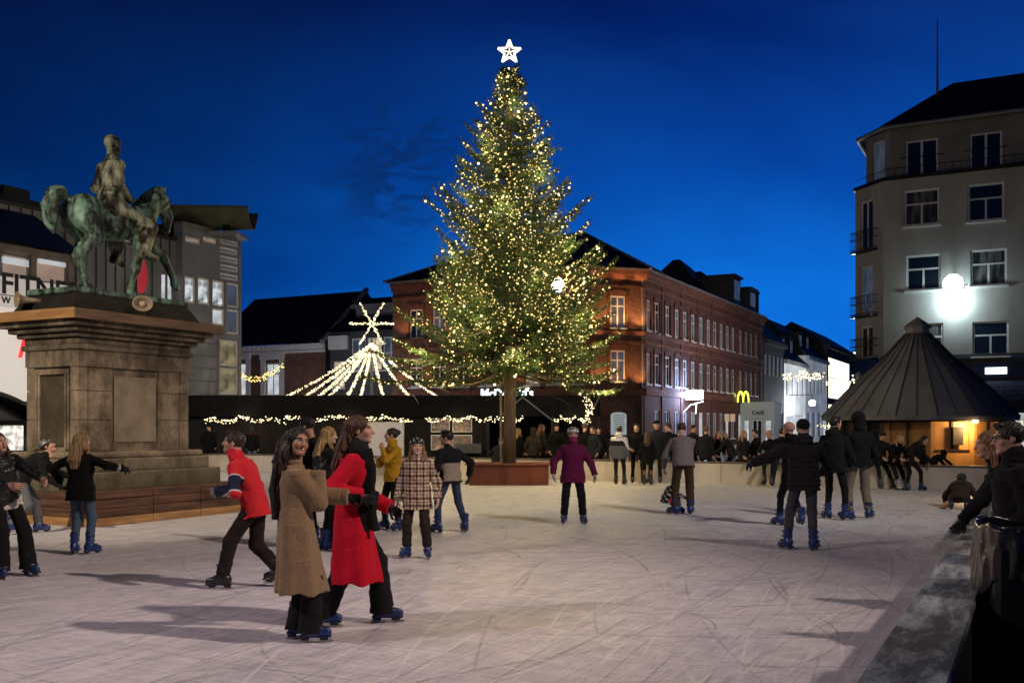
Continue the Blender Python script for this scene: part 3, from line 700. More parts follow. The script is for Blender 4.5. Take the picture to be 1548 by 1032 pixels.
# ---------- ground, ice, barriers ----------
mb = MB(); mb.quad((-900, -300, -.03), (900, -300, -.03), (900, 1500, -.03), (-900, 1500, -.03)); mb.build('ground', M_PAVE, kind='structure')
ICE_X0, ICE_X1, ICE_Y0, ICE_Y1 = -27.0, -.6, -9.0, 27.9
mb = MB(); mb.box(ICE_X0, ICE_X1, ICE_Y0, ICE_Y1, -.2, 0); mb.build('ice_rink', M_ICE, kind='structure')
def barrier(label, p0, p1, thick, hgt, mside, mcap, seg=2.4, capw=.03, n0=0):
    (xa, ya), (xb, yb) = p0, p1; ln = math.hypot(xb-xa, yb-ya); rz = math.atan2(yb-ya, xb-xa)
    root = empty('rink_barrier', (xa, ya, 0), rz, label, 'barrier'); k = max(1, round(ln/seg)); s = ln/k
    for i in range(k):
        m = MB(); m.box(i*s+.006, (i+1)*s-.006, 0, thick, -.02, hgt-.05, .006); m.build('panel', mside, root)
    m = MB()
    for i in range(max(1, k//2)):
        q = ln/max(1, k//2); m.box(i*q+.004, (i+1)*q-.004, -capw, thick+capw, hgt-.05, hgt, .01)
    m.build('top_rail', mcap, root); return root
def make_frosty():
    m, nt, b = newmat('frosted_ledge'); v = coords(nt, (1, 3.5, 1)); n = noise(nt, v, 2.4, 8, .7, .6); n2 = noise(nt, coords(nt, (1, 5, 1)), 1.1, 5, .6, .3); n3 = noise(nt, coords(nt), 26, 5, .7)
    c = mixc(nt, ramp(nt, n, [(.44, 0), (.60, 1)]).outputs[0], (.09, .10, .10), (.30, .33, .33))
    f = mixc(nt, 1, ramp(nt, n2, [(.50, 0), (.60, 1)]).outputs[0], ramp(nt, n3, [(.42, .2), (.6, 1)]).outputs[0], 'MULTIPLY')
    c = mixc(nt, f, c, (.62, .70, .71)); c = mixc(nt, ramp(nt, n3, [(.58, 0), (.7, .8)]).outputs[0], c, (.03, .032, .033))
    L(nt, c, b.inputs['Base Color']); L(nt, ramp(nt, n2, [(.4, .75), (.6, .45)]).outputs[0], b.inputs['Roughness']); b.inputs['Specular IOR Level'].default_value = .2; bump(nt, b, n3, .5, .01); return m
M_FROST = make_frosty()
M_DARKBOARD = surf('dark_barrier_side', (.03, .03, .032), (.018, .018, .02), 3, .6)
M_CAPD = surf('barrier_cap', (.14, .11, .085), (.08, .06, .05), 3, .6)
barrier('near ice rink barrier with frosty weathered top rail leading away on the right', (-.305, -8), (-.305, 28.1), .28, .65, M_DARKBOARD, M_FROST, 2.4, .02)
barrier('far white rink barrier behind the tree and the seated skaters', (-.62, 27.92), (-27.2, 27.92), -.22, .64, M_BARRIER, M_CAPD, 2.4, -.02)
barrier('left rink barrier beyond the stone pedestal', (-27.0, 27.9), (-27.0, -9), -.22, .64, M_BARRIER, M_CAPD, 3, -.02)

# ---------- pedestal, sleepers, statue ----------
PX, PY = onZ_ = c2w(-7.35, 16.85)     # near right corner of the stone shaft
DX, DY = c2w(-6.77, 16.1)             # corner of the sleeper platform
root = empty('timber_platform', (DX, DY, 0), 0, 'low platform of stacked dark timber sleepers around the stone pedestal', 'platform')
for k in range(4):
    z0 = k*.147; m = MB(); rr = random.Random(k)
    e = [rr.uniform(-.012, .012) for _ in range(8)]
    y = 0
    for L_ in (1.25, 1.1, 1.5):   # right face course, planks end to end
        m.box(-.13+e[k], 0+e[(k+3) % 8]*.6, y+.004, y+L_-.004, z0+.003, z0+.142, .012); y += L_
    x = -.134
    for L_ in (1.3, 1.6, 1.2):
        m.box(x-L_+.004, x-.004, 0+e[(k+2) % 8]*.6, .13, z0+.003, z0+.142, .012); x -= L_
    m.build('sleeper_course', M_PLANK if k == 0 else M_DECK, root)
m = MB(); m.box(-4.2, -.14, .14, 3.84, 0, .55); m.build('deck', M_DECK, root)
root = empty('stone_pedestal', (PX, PY, 0), 0, 'tall weathered sandstone pedestal carrying the bronze horseman', 'pedestal')
PW, PL = 1.31, 2.5      # along -x, along +y
def pbox(m, o, z0, z1, b=.01): m.box(-PW-o, o, -o, PL+o, z0, z1, b)
m = MB(); pbox(m, .42, .55, .86, .02); m.build('plinth_step', M_STONE, root)
m = MB(); pbox(m, .27, .86, 1.08, .02); pbox(m, .2, 1.08, 1.2, .04); m.build('plinth', M_STONE, root)
m = MB(); zs = [1.2, 1.75, 2.25, 2.66]
m.box(-PW+.05, -.05, .05, PL-.05, 1.19, 2.66)
def pier(x0, x1, y0, y1):
    for a, b_ in zip(zs[:-1], zs[1:]): m.box(x0, x1, y0, y1, a+.004, b_-.004, .008)
pier(-.2, 0, .0, .2); pier(-.2, 0, PL-.2, PL); pier(-PW, -PW+.2, 0, .2); pier(-PW, -PW+.2, PL-.2, PL)
pier(-.12, -.012, .21, .72); pier(-.12, -.012, PL-.72, PL-.21)
m.build('shaft', M_STONE, root)
m = MB()
m.box(-.05, -.022, .78, PL-.78, 1.36, 2.52, .006); m.build('inscription_panel', surf('pale_panel_stone', (.30, .25, .18), (.20, .165, .115), 3, .85, 0, .4, .01), root)
m = MB(); m.box(-PW+.36, -.36, .012, .05, 1.3, 2.5, .006); m.build('recessed_panel', surf('dark_panel_stone', (.10, .075, .05), (.05, .04, .028), 3, .85, 0, .4, .01), root)
m = MB()
for x0, x1 in ((-PW+.22, -PW+.27), (-PW+.29, -PW+.34), (-.34, -.29), (-.27, -.22)): m.box(x0, x1, -.012, .05, 1.24, 2.58, .01)
m.box(-PW+.22, -.22, -.016, .05, 2.53, 2.62, .01); m.build('panel_moulding', M_STONE, root)
m = MB(); pbox(m, .02, 2.66, 2.95, .01)
for o, z0, z1 in ((.07, 2.95, 3.04), (.03, 3.04, 3.16), (.12, 3.16, 3.24), (.22, 3.24, 3.33), (.33, 3.33, 3.42)): pbox(m, o, z0, z1, .02)
m.build('cornice', M_STONE, root)
root2 = empty('plank_surround', (PX, PY, 3.42), 0, 'square frame of planks lying on the cornice of the pedestal', 'planks')
m = MB(); m.box(-PW-.45, .45, -.45, -.40, 0, .17, .006); m.build('plank', M_PLANK, root2)  # front plank more orange than the others; lamplight put into its colour
m = MB(); m.box(.40, .45, -.396, PL+.45, .0, .165, .006); m.build('plank', M_PLANKD, root2)  # other planks dimmer brown, their shade put into the colour
m = MB(); m.box(-PW-.45, .396, PL+.40, PL+.45, 0, .165, .006); m.build('plank', M_PLANKD, root2)
m = MB(); m.box(-PW-.45, -PW-.40, -.396, PL+.396, 0, .165, .006); m.build('plank', M_PLANKD, root2)
cx, cy = PX-PW/2, PY+PL/2
st = empty('equestrian_statue', (cx, cy, 3.42), math.pi/2-.14, 'green bronze statue of a bareheaded rider on a walking horse', 'statue')
m = MB(); b0, b1, z = 1.35, .78, 0; m.M = Matrix.Rotation(.14, 4, 'Z')
m.loft([[(sx_*(b0+.20), sy*(b1+.14), 0.0) for sx_, sy in ((-1, -1), (1, -1), (1, 1), (-1, 1))], [(sx_*(b0+.16), sy*(b1+.1), .06) for sx_, sy in ((-1, -1), (1, -1), (1, 1), (-1, 1))],
        [(sx_*(b0-.04), sy*(b1-.14), .42) for sx_, sy in ((-1, -1), (1, -1), (1, 1), (-1, 1))], [(sx_*(b0-.1), sy*(b1-.18), .5) for sx_, sy in ((-1, -1), (1, -1), (1, 1), (-1, 1))]])
m.build('bronze_mound', surf('dark_bronze', (.03, .028, .022), (.015, .014, .012), 3, .6, .2), st)
m = MB(); m.M = Matrix.Rotation(.14, 4, 'Z'); m.box(-b0+.06, b0-.06, -b1+.16, b1-.16, .5, .60, .02); m.build('bronze_base', M_BRONZE, st)
HZ = .60; SC = 1.08
def horsef(P):
    P = P/SC; h = None
    def u(a, b, ra, rb, k=.08):
        nonlocal h
        x = rc(P, a, b, ra, rb); h = x if h is None else smin(h, x, k)
    u((-.50, 0, 1.34), (.05, 0, 1.25), .30, .275); u((.05, 0, 1.25), (.50, 0, 1.28), .275, .29, .12)
    h = smin(h, ell(P, (-.54, .12, 1.30), (.29, .21, .30)), .08); h = smin(h, ell(P, (-.54, -.12, 1.30), (.29, .21, .30)), .08)
    h = smin(h, ell(P, (.56, 0, 1.22), (.24, .23, .30)), .1)
    u((.55, 0, 1.42), (.84, 0, 1.74), .23, .16, .15); u((.84, 0, 1.74), (1.0, 0, 1.80), .16, .125, .08)
    u((1.0, 0, 1.80), (1.11, 0, 1.55), .115, .085, .06); u((1.11, 0, 1.55), (1.10, 0, 1.33), .085, .062, .05); u((1.10, 0, 1.33), (1.09, 0, 1.28), .062, .055, .03)
    u((.98, 0, 1.66), (1.06, 0, 1.5), .10, .06, .05)
    for s in (-1, 1): u((.96, s*.06, 1.88), (.98, s*.08, 2.0), .035, .012, .03)
    for t in np.linspace(0, 1, 9):      # crest
        u((.50+.50*t, 0, 1.62+.36*t+.08*math.sin(t*3)), (.46+.46*t, -.10, 1.46+.36*t), .07, .03, .04)
    def leg(pts, rs):
        for (a, b, ra, rb) in zip(pts[:-1], pts[1:], rs[:-1], rs[1:]): u(a, b, ra, rb, .045)
        x, y, z_ = pts[-1]; nonlocal h
        h = smin(h, rc(P, (x, y, z_+.01), (x+.05, y, z_-.035), .055, .07), .03)
    leg([(-.54, -.20, 1.18), (-.40, -.22, .95), (-.68, -.20, .60), (-.62, -.20, .22), (-.58, -.20, .08)], [.20, .14, .078, .055, .054])
    leg([(-.56, .20, 1.18), (-.34, .22, .93), (-.50, .20, .58), (-.32, .20, .24), (-.26, .20, .08)], [.20, .14, .078, .055, .054])
    leg([(.50, -.17, 1.08), (.44, -.18, .88), (.36, -.18, .52), (.24, -.18, .20), (.23, -.18, .08)], [.17, .115, .075, .055, .055])
    leg([(.55, .16, 1.10), (.86, .17, .98), (1.14, .17, .84), (1.34, .17, .50), (1.36, .17, .36)], [.17, .115, .078, .056, .05])
    for (x, y, z_) in ((-.68, -.2, .6), (-.50, .2, .58)): u((x-.03, y, z_+.06), (x, y, z_), .07, .075, .04)
    for (x, y, z_) in ((.36, -.18, .52), (1.14, .17, .84)): u((x, y, z_+.03), (x, y, z_-.03), .082, .075, .03)
    tl = [(-.78, 0, 1.50), (-.90, 0, 1.60), (-1.01, 0, 1.54), (-1.08, 0, 1.34), (-1.08, 0, 1.10), (-1.04, 0, .92)]; tr = [.07, .09, .115, .12, .095, .03]
    for a, b, ra, rb in zip(tl[:-1], tl[1:], tr[:-1], tr[1:]): u(a, b, ra, rb, .06)
    tm = np.clip((-.82-P[:, 0])/.2, 0, 1); h = h-tm*.018*np.sin(P[:, 1]*60+P[:, 2]*8+3*np.sin(P[:, 2]*9))
    mn = np.clip((P[:, 2]-1.5)/.2, 0, 1)*np.clip((P[:, 0]-.4)/.2, 0, 1); h = h-mn*.014*np.sin(P[:, 2]*38-P[:, 0]*30+2*np.sin(P[:, 1]*20))
    return (h-.006*np.sin(P[:, 0]*17+2*np.sin(P[:, 2]*13))*np.sin(P[:, 2]*15+P[:, 1]*11))*SC
o = link('horse', sdf_mesh('horse', horsef, (-1.75, -.62, -.05), (1.75, .62, 2.5), .02, M_BRONZE), st, (0, 0, HZ))
def riderf(P):
    P = (P-V3(.0, 0, 1.62))/1.24+V3(0, 0, 1.5); h = None
    def u(a, b, ra, rb, k=.05):
        nonlocal h
        x = rc(P, a, b, ra, rb); h = x if h is None else smin(h, x, k)
    X, Y, Z = V3(0, -1, 0), V3(1, 0, 0), V3(0, 0, 1)
    h = loft(P, [(V3(-.05, 0, 1.40), X, Y, .27, .27), (V3(-.02, 0, 1.54), X, Y, .20, .18), (V3(-.03, 0, 1.78), X, Y, .155, .13), (V3(-.01, 0, 2.0), X, Y, .20, .145), (V3(-.01, 0, 2.14), X, Y, .19, .11), (V3(0, 0, 2.22), X, Y, .08, .08)])
    u((0, 0, 2.2), (.02, 0, 2.34), .065, .065)
    h = smin(h, ell(P, (.04, 0, 2.42), (.105, .085, .135)), .03); h = smin(h, ell(P, (.01, 0, 2.475), (.125, .102, .105)), .03)
    u((.12, 0, 2.42), (.145, 0, 2.385), .014, .02, .02); u((.10, 0, 2.31), (.11, 0, 2.31), .03, .03, .03)
    for s in (-1, 1):
        h = smin(h, ell(P, (-.01, s*.22, 2.13), (.085, .075, .04)), .02); sh = V3(-.01, s*.20, 2.10); el = V3(-.06, s*.29, 1.82); wr = V3(.24, s*.10, 1.66)
        u(sh, el, .085, .07); u(el, wr, .07, .05); u(wr, wr+V3(.07, -s*.02, .0), .045, .04)
        hp = V3(0, s*.14, 1.5); kn = V3(.42, s*.36, 1.24); an = V3(.30, s*.40, .82)
        u(hp, kn, .14, .10, .08); u(kn, an, .095, .07, .05); u(an, an+V3(.17, s*.03, -.05), .06, .045, .05); u(an+V3(0, 0, .22), an+V3(0, 0, .3), .098, .105, .04)
        u((-.1, s*.1, 1.52), (-.28, s*.2, 1.36), .12, .06, .08)
    h = smin(h, rc(P, (0, 0, 2.20), (.01, 0, 2.24), .088, .082), .02); h = smin(h, boxd(P, (-.01, 0, 1.74), (.15, .17, .025), rd=.02), .02)
    return (h-.007*np.sin(P[:, 2]*30+P[:, 1]*22+3*np.sin(P[:, 0]*9)+2*np.sin(P[:, 1]*12)))*1.24
link('rider', sdf_mesh('rider', riderf, (-.75, -.75, .6), (.85, .75, 3.2), .016, M_RIDER), st, (0, 0, HZ))
def saddle(P):
    P = P/SC; h = ell(P, (-.02, 0, 1.35), (.38, .305, .24)); return smax(h, -(P[:, 2]-1.12), .03)*SC
link('saddle_cloth', sdf_mesh('saddle_cloth', saddle, (-.6, -.5, 1.1), (.6, .5, 1.9), .022, M_RIDER), st, (0, 0, HZ))
def loudspeaker(x, y, z, rz, label):
    r = empty('loudspeaker', (x, y, z), rz, label, 'loudspeaker', None); mt = surf('cream_horn', (.36, .30, .21), (.25, .2, .14), 9, .5)
    m = MB(); n = 22; prof = [(.055, -.22), (.06, -.08), (.07, 0), (.10, .09), (.155, .15), (.175, .165), (.165, .168), (.14, .15), (.09, .08), (.05, .04)]
    m.loft([[(rr*math.cos(2*math.pi*k/n), zz, rr*.8*math.sin(2*math.pi*k/n)) for k in range(n)][::-1] for rr, zz in prof]); m.build('horn', mt, r, smooth=True)
    m = MB(); m.lathe([(.001, 0), (.055, .0), (.055, .05), (.03, .08), (.001, .085)], 14); o = m.build('driver', surf('driver_cone', (.5, .42, .3), (.4, .33, .24), 9, .5), r); o.rotation_euler = (-math.pi/2, 0, 0); o.location = (0, .06, 0)
    m = MB(); m.tube([(-.10, -.1, -.02), (-.1, -.1, -.2), (.1, -.1, -.2), (.1, -.1, -.02)], .014, 6); m.build('bracket', M_DARKMET, r)
loudspeaker(PX-PW+.35, PY-.25, 3.80, math.radians(158), 'cream horn loudspeaker on the bright plank below the gym sign')
loudspeaker(PX+.30, PY+1.1, 3.80, math.radians(232), 'cream horn loudspeaker under the front hoof side of the statue')
# ---------- Christmas tree ----------
TX, TY = at(770, 28.5)
pl = empty('tree_planter', (TX, TY, 0), A, 'rusty red steel planter box holding the lit Christmas tree', 'planter')
m = MB()
m.box(-1.12, 1.10, -.7, .7, -.02, .56)
for i in range(46):
    x = -1.11+i*.0482
    if abs(x) > .04: m.box(x, x+.024, -.715, -.69, .0, .555, .003)
m.build('ribbed_side', M_RUST, pl)
m = MB(); m.box(-1.24, 1.16, -.80, .8, .56, .60, .006); m.build('rim', M_RUST, pl)
m = MB(); m.box(-.1, -.055, -.728, -.69, .0, .555, .004); m.build('corner_seam', M_RUST, pl)
M_BARK = surf('spruce_bark', (.11, .075, .045), (.05, .034, .022), 5, .9, 0, .8, .03, (1, 1, .25))
def make_needle():
    m, nt, b = newmat('spruce_needles'); a = nt.nodes.new('ShaderNodeAttribute'); a.attribute_name = 'Col'
    L(nt, a.outputs['Color'], b.inputs['Base Color']); b.inputs['Roughness'].default_value = .6; b.inputs['Specular IOR Level'].default_value = .25; return m
M_NEEDLE = make_needle()
tree = empty('christmas_tree', (TX, TY, 0), A, 'tall spruce Christmas tree covered in golden fairy lights with a star on top', 'tree')
TH_ = 12.05
m = MB(); m.tube([(0, 0, .5), (.02, 0, 3), (-.01, 0, 6), (.01, 0, 9), (0, 0, TH_)], [.19, .165, .12, .07, .015], 12); m.build('trunk', M_BARK, tree, smooth=True)
R_PROF = [(2.3, 3.2), (3.1, 3.45), (4.0, 3.0), (5.2, 2.6), (6.4, 2.15), (7.4, 1.9), (8.4, 1.6), (9.4, 1.28), (10.4, .80), (11.1, .42), (11.9, .10)]
def rad(z): return float(np.interp(z, [a for a, _ in R_PROF], [b for _, b in R_PROF]))
tr = np.random.default_rng(5); twigs = []; limbs = MB(); tips = []; along = []
z = 3.25
while z < 11.95:
    n = int(6+5*min(1, rad(z)/1.8)); ph = tr.uniform(0, 6.28)
    for i in range(n):
        th = ph+2*math.pi*i/n+tr.normal(0, .22); R = rad(z)*(tr.uniform(.62, 1.02) if tr.random() < .75 else tr.uniform(1.0, 1.16)); zz = z+tr.normal(0, .09); up = .30+.25*(z/12)
        dx, dy = math.cos(th), math.sin(th)
        R *= 1+.09*math.sin(3*th+z*1.3)+.07*math.sin(5*th-z*2.1)
        pts = []
        for t in np.linspace(.04, 1, 8):
            kd = .75*max(0, min(1, (4.5-z)/1.4)); h = zz+R*((-.34-.10*kd)*t-.20*kd*t*t+(.40-.30*kd)*t*t*t+(.16+.1*(z/12))*t)
            pts.append(np.array([dx*R*t, dy*R*t, h]))
        limbs.tube([tuple(p) for p in pts], [max(.006, .032*R/3*(1-.85*k/7)+.004) for k in range(8)], 4)
        tips.append(pts[-1]); side = np.array([-dy, dx, 0])
        nt_ = max(4, int(R*(8.5 if z > 6 else 11)))
        for j in range(nt_):
            t = .12+.88*(j+.5)/nt_; q = t*7*1/1; k = min(6, int((t-.04)/.96*7)); f = (t-.04)/.96*7-k; p = pts[k]*(1-f)+pts[k+1]*f
            dr = (pts[k+1]-pts[k]); dr /= np.linalg.norm(dr)
            for s in (-1, 1):
                ln = (.20+.50*(1-t)*min(1.0, R/1.5))*tr.uniform(.7, 1.25); dv = dr*tr.uniform(.5, .9)+side*s*tr.uniform(.6, 1.0)+np.array([0, 0, tr.uniform(-.42, .12)])
                dv /= np.linalg.norm(dv); twigs.append((p, dv, ln)); along.append(p+dv*ln*tr.uniform(.2, 1))
            if j % 2 == 0: twigs.append((p, dr*.8+np.array([0, 0, tr.uniform(-.5, .25)]), .26))
        twigs.append((pts[-2], dr, np.linalg.norm(pts[-1]-pts[-2])+.16))
    z += .235*tr.uniform(.8, 1.2)
limbs.build('branches', M_BARK, tree)
Vn, Fn, Cn = [], [], []
base_cols = np.array([[.028, .062, .018], [.042, .075, .022], [.020, .050, .018], [.058, .085, .026]])
twigs = [t for t in twigs if not (t[0][2]+t[1][2]*t[2] < 3.05 and abs(t[0][0]) < 1.4 and t[0][1] < .6) and not (math.hypot(t[0][0]+t[1][0]*t[2]*.5-1.57, t[0][2]+t[1][2]*t[2]*.5-5.63) < .42)]
P0 = np.array([t[0] for t in twigs]); D0 = np.array([t[1] for t in twigs]); D0 /= np.linalg.norm(D0, axis=1)[:, None]; L0 = np.array([t[2] for t in twigs])
print('twigs', len(twigs))
NN = 19; TW = len(twigs)
tt = (np.arange(NN)+.5)/NN; tt = np.tile(tt, TW)+tr.uniform(-.04, .04, NN*TW); P = np.repeat(P0, NN, 0); D = np.repeat(D0, NN, 0); Ln = np.repeat(L0, NN)
rv = tr.normal(size=P.shape); rv -= D*(rv*D).sum(1)[:, None]; rv /= np.linalg.norm(rv, axis=1)[:, None]
b = P+D*(Ln*tt)[:, None]; nd_ = D*.75+rv*.8; nd_ /= np.linalg.norm(nd_, axis=1)[:, None]; nl = tr.uniform(.06, .12, len(P))
wv = np.cross(nd_, tr.normal(size=P.shape)); wv /= np.linalg.norm(wv, axis=1)[:, None]; wd = tr.uniform(.007, .0125, len(P))
V = np.stack([b-wv*wd[:, None], b+wv*wd[:, None], b+nd_*nl[:, None]], 1).reshape(-1, 3)
FT = np.arange(len(V)).reshape(-1, 3)
cc = base_cols[tr.integers(0, 4, TW)]*tr.uniform(.7, 1.3, (TW, 1)); C_ = np.repeat(cc, NN*3, 0)
link('crown', mesh_np('crown', V, FT, M_NEEDLE, C_, tris=True), tree)
# star
sp_ = []
for k in range(10):
    a = math.pi/2+k*math.pi/5; r = .345 if k % 2 == 0 else .145; sp_.append((r*math.cos(a), r*math.sin(a)))
star = empty('tree_star', (TX, TY, zat(79, 28.5)), A, 'glowing white five-pointed star at the top of the Christmas tree', 'star')
m = MB()
for k in range(10):
    a, b_ = sp_[k], sp_[(k+1) % 10]; m.tube([(a[0], 0, a[1]), (b_[0], 0, b_[1])], .030, 8)
m.build('glowing_outline', emit('star_glow', (1.0, .88, .62), 2.2), star, smooth=True)
m = MB()
for k in range(0, 10, 2): m.tube([(0, .02, 0), (sp_[k][0]*.75, .02, sp_[k][1]*.75)], .02, 6)
m.build('inner_arms', emit('star_arm_glow', (1.0, .80, .45), 1.6), star)
m = MB(); m.tube([(0, .03, -.62), (0, .03, -.12)], .025, 6); m.build('mount', M_DARKMET, star)
# fairy lights
def ico(r):
    t = (1+5**.5)/2; v = np.array([(-1, t, 0), (1, t, 0), (-1, -t, 0), (1, -t, 0), (0, -1, t), (0, 1, t), (0, -1, -t), (0, 1, -t), (t, 0, -1), (t, 0, 1), (-t, 0, -1), (-t, 0, 1)]); v = v/np.linalg.norm(v[0])*r
    f = np.array([(0, 11, 5), (0, 5, 1), (0, 1, 7), (0, 7, 10), (0, 10, 11), (1, 5, 9), (5, 11, 4), (11, 10, 2), (10, 7, 6), (7, 1, 8), (3, 9, 4), (3, 4, 2), (3, 2, 6), (3, 6, 8), (3, 8, 9), (4, 9, 5), (2, 4, 11), (6, 2, 10), (8, 6, 7), (9, 8, 1)])
    return v, f
def bulbs_mesh(name, pts, rads, mat):
    v, f = ico(1.0); pts = np.asarray(pts); rads = np.asarray(rads)
    V = (pts[:, None, :]+v[None]*rads[:, None, None]).reshape(-1, 3); Fq = (f[None]+(np.arange(len(pts))*12)[:, None, None]).reshape(-1, 3)
    return mesh_np(name, V, Fq, mat, tris=True)
fl = empty('fairy_lights', (TX, TY, 0), A, 'golden strings of fairy lights wound around the Christmas tree', 'fairy lights')
al = np.array(along); al = al[~((al[:, 2] < 3.05) & (np.abs(al[:, 0]) < 1.45) & (al[:, 1] < .6))]; keep = tr.random(len(al)) < 1.0; rr_ = np.linalg.norm(al[:, :2], axis=1); rz_ = np.array([rad(zz) for zz in al[:, 2]])
clump = .55+.45*np.sin(al[:, 0]*3.1+1.7*np.sin(al[:, 2]*2.3))*np.sin(al[:, 2]*3.7+al[:, 0]*1.3+1)+.25*np.sin(al[:, 0]*7+al[:, 2]*6); prob = np.clip(clump, .12, 1)*np.clip((rr_/np.maximum(rz_, .2)), 0, 1)**1.3*np.where(al[:, 1] < .3, 1, .45)
pick = tr.choice(len(al), size=min(4300, len(al)), replace=False, p=prob/prob.sum())
bp = al[pick]+tr.normal(0, .02, (len(pick), 3))
bp = bp[np.argsort(bp[:, 1])]; bp = bp[bp[:, 2] < 11.9]
nb_ = len(bp); br_ = tr.uniform(.0145, .026, nb_)*np.where(tr.random(nb_) < .12, 1.35, 1)
tip = np.array(tips); tip = tip[(tip[:, 1] < .6)]; big = tip[tr.choice(len(tip), 90, replace=False)]+tr.normal(0, .04, (90, 3))
bulb_me = bulbs_mesh('bulb', [(0, 0, 0)], [.036], M_BULB2)
for p in big: link('bulb', bulb_me, fl, tuple(p))
dim = tr.random(nb_) < .55; M_BULBD = emit('dim_fairy_bulb', (1.0, .70, .20), .95)
tag(link('small_bulbs', bulbs_mesh('small_bulbs', bp[~dim], br_[~dim]*1.08, M_BULB), fl), kind='stuff')
tag(link('dim_bulbs', bulbs_mesh('dim_bulbs', bp[dim], br_[dim]*.85, M_BULBD), fl), kind='stuff')
m = MB()
for k in range(7):
    th0 = k*.9; pts = []
    for t in np.linspace(0, 1, 60):
        zz = 2.3+t*9.5; th = th0+t*9; r = rad(zz)*.93+.12*math.sin(t*70+k); pts.append((r*math.cos(th), r*math.sin(th), zz+.06*math.sin(t*90)))
    m.tube(pts, .006, 3)
m.build('wire', M_DARKMET, fl)
for k in range(26):      # the light those strings give to the needles around them
    zz = 2.6+8.8*(k/25)**1.15; th = k*2.4; r = rad(zz)*.82
    l = bpy.data.lights.new('fairy_glow', 'POINT'); l.energy = 85*(.35+rad(zz)/3); l.color = (1, .74, .30); l.shadow_soft_size = .25
    o = bpy.data.objects.new('fairy_glow', l); COL.objects.link(o); o.parent = fl; o.location = (r*math.cos(th), r*math.sin(th), zz)
m = MB(); m.tube([(-.24, -.12, .6), (-.24, -.12, 2.6)], .035, 8); m.tube([(-.24, -.12, 2.0), (-.1, -.08, 2.0)], .015, 6); m.build('support_pole', M_PLANKD, tree)
# ---------- building kit ----------
def wall_mesh(w, z0, z1, ops, mat, depth_=.16, thick=.3):
    """wall in local x,z with real openings (x0,z0,x1,z1) and reveals; outer face on y=0, inside towards +y"""
    m = MB(); xs = sorted({0.0, w, *[o[0] for o in ops], *[o[2] for o in ops]}); zs_ = sorted({z0, z1, *[o[1] for o in ops], *[o[3] for o in ops]})
    xs = [x for x in xs if 0 <= x <= w]; zs_ = [z for z in zs_ if z0 <= z <= z1]
    for a, b in zip(xs[:-1], xs[1:]):
        for c, d in zip(zs_[:-1], zs_[1:]):
            mx, mz = (a+b)/2, (c+d)/2
            if any(o[0] < mx < o[2] and o[1] < mz < o[3] for o in ops): continue
            m.quad((a, 0, c), (b, 0, c), (b, 0, d), (a, 0, d))
    for x0, c, x1, d in ops:
        D = depth_
        m.quad((x0, 0, c), (x0, 0, d), (x0, D, d), (x0, D, c)); m.quad((x1, 0, d), (x1, 0, c), (x1, D, c), (x1, D, d))
        m.quad((x0, 0, d), (x1, 0, d), (x1, D, d), (x0, D, d)); m.quad((x0, 0, c), (x0, D, c), (x1, D, c), (x1, 0, c))
    m.quad((0, thick, z0), (0, thick, z1), (w, thick, z1), (w, thick, z0))
    return m
WIN = {}
def window(par, x, y, z, w, h, rz=0, style='cross', pane=None, fr=.09, sill=True, mat=None, inset=.07, label=None):
    """frame mesh at the opening's lower left corner, pane a child; style: cross, two, T, four, plain, tall"""
    key = (round(w, 2), round(h, 2), style, sill, fr, inset)
    if key not in WIN:
        m = MB(); f = fr; d0, d1 = inset, inset+.055
        m.box(0, f, d0, d1, 0, h); m.box(w-f, w, d0, d1, 0, h); m.box(f, w-f, d0, d1, h-f, h); m.box(f, w-f, d0, d1, 0, f)
        if style in ('cross', 'four', 'T', 'arch'):
            zc = h*(.66 if style in ('cross', 'arch') else .58 if style == 'T' else .5); m.box(f, w-f, d0+.004, d1-.004, zc, zc+f*.9)
            m.box(w/2-f*.5, w/2+f*.5, d0+.008, d1-.008, f, (zc if style == 'T' else h-f))
        if style == 'two': m.box(w/2-f*.6, w/2+f*.6, d0+.004, d1-.004, f, h-f)
        if style == 'tall':
            m.box(w/2-f*.5, w/2+f*.5, d0+.004, d1-.004, f, h-f); m.box(f, w-f, d0+.008, d1-.008, h*.68, h*.68+f*.8)
        if sill: m.box(-.08, w+.08, -.09, inset-.002, -.09, -.003)
        g = MB(); g.quad((f*.5, d1-.03, f*.5), (w-f*.5, d1-.03, f*.5), (w-f*.5, d1-.03, h-f*.5), (f*.5, d1-.03, h-f*.5))
        WIN[key] = (m, g)
    m, g = WIN[key]; mt = mat or M_FRAME; pm = pane or M_GLASSD
    k2 = key+(mt.name,); k3 = key+(pm.name, 'p')
    if k2 not in WIN: WIN[k2] = m.mesh('window', mt)
    if k3 not in WIN: WIN[k3] = g.mesh('pane', pm)
    o = link('window', WIN[k2], par, (x, y, z), rz); link('pane', WIN[k3], o)
    if label: o['label'] = label
    return o
def fpt(o, rz, x, y=0):        # facade-local to building-local
    return (o[0]+x*math.cos(rz)-y*math.sin(rz), o[1]+x*math.sin(rz)+y*math.cos(rz))
def facade(par, o, rz, w, z0, z1, wins, mat, name='wall', depth_=.16):
    """wins: (x, z, w, h, style, pane, sill)"""
    ops = [(a[0], a[1], a[0]+a[2], a[1]+a[3]) for a in wins]
    wall_mesh(w, z0, z1, ops, mat, depth_).build(name, mat, par, (o[0], o[1], 0), rz)
    for a in wins:
        p = fpt(o, rz, a[0]); window(par, p[0], p[1], a[1], a[2], a[3], rz, a[4] if len(a) > 4 else 'cross', a[5] if len(a) > 5 else None, sill=a[6] if len(a) > 6 else True)
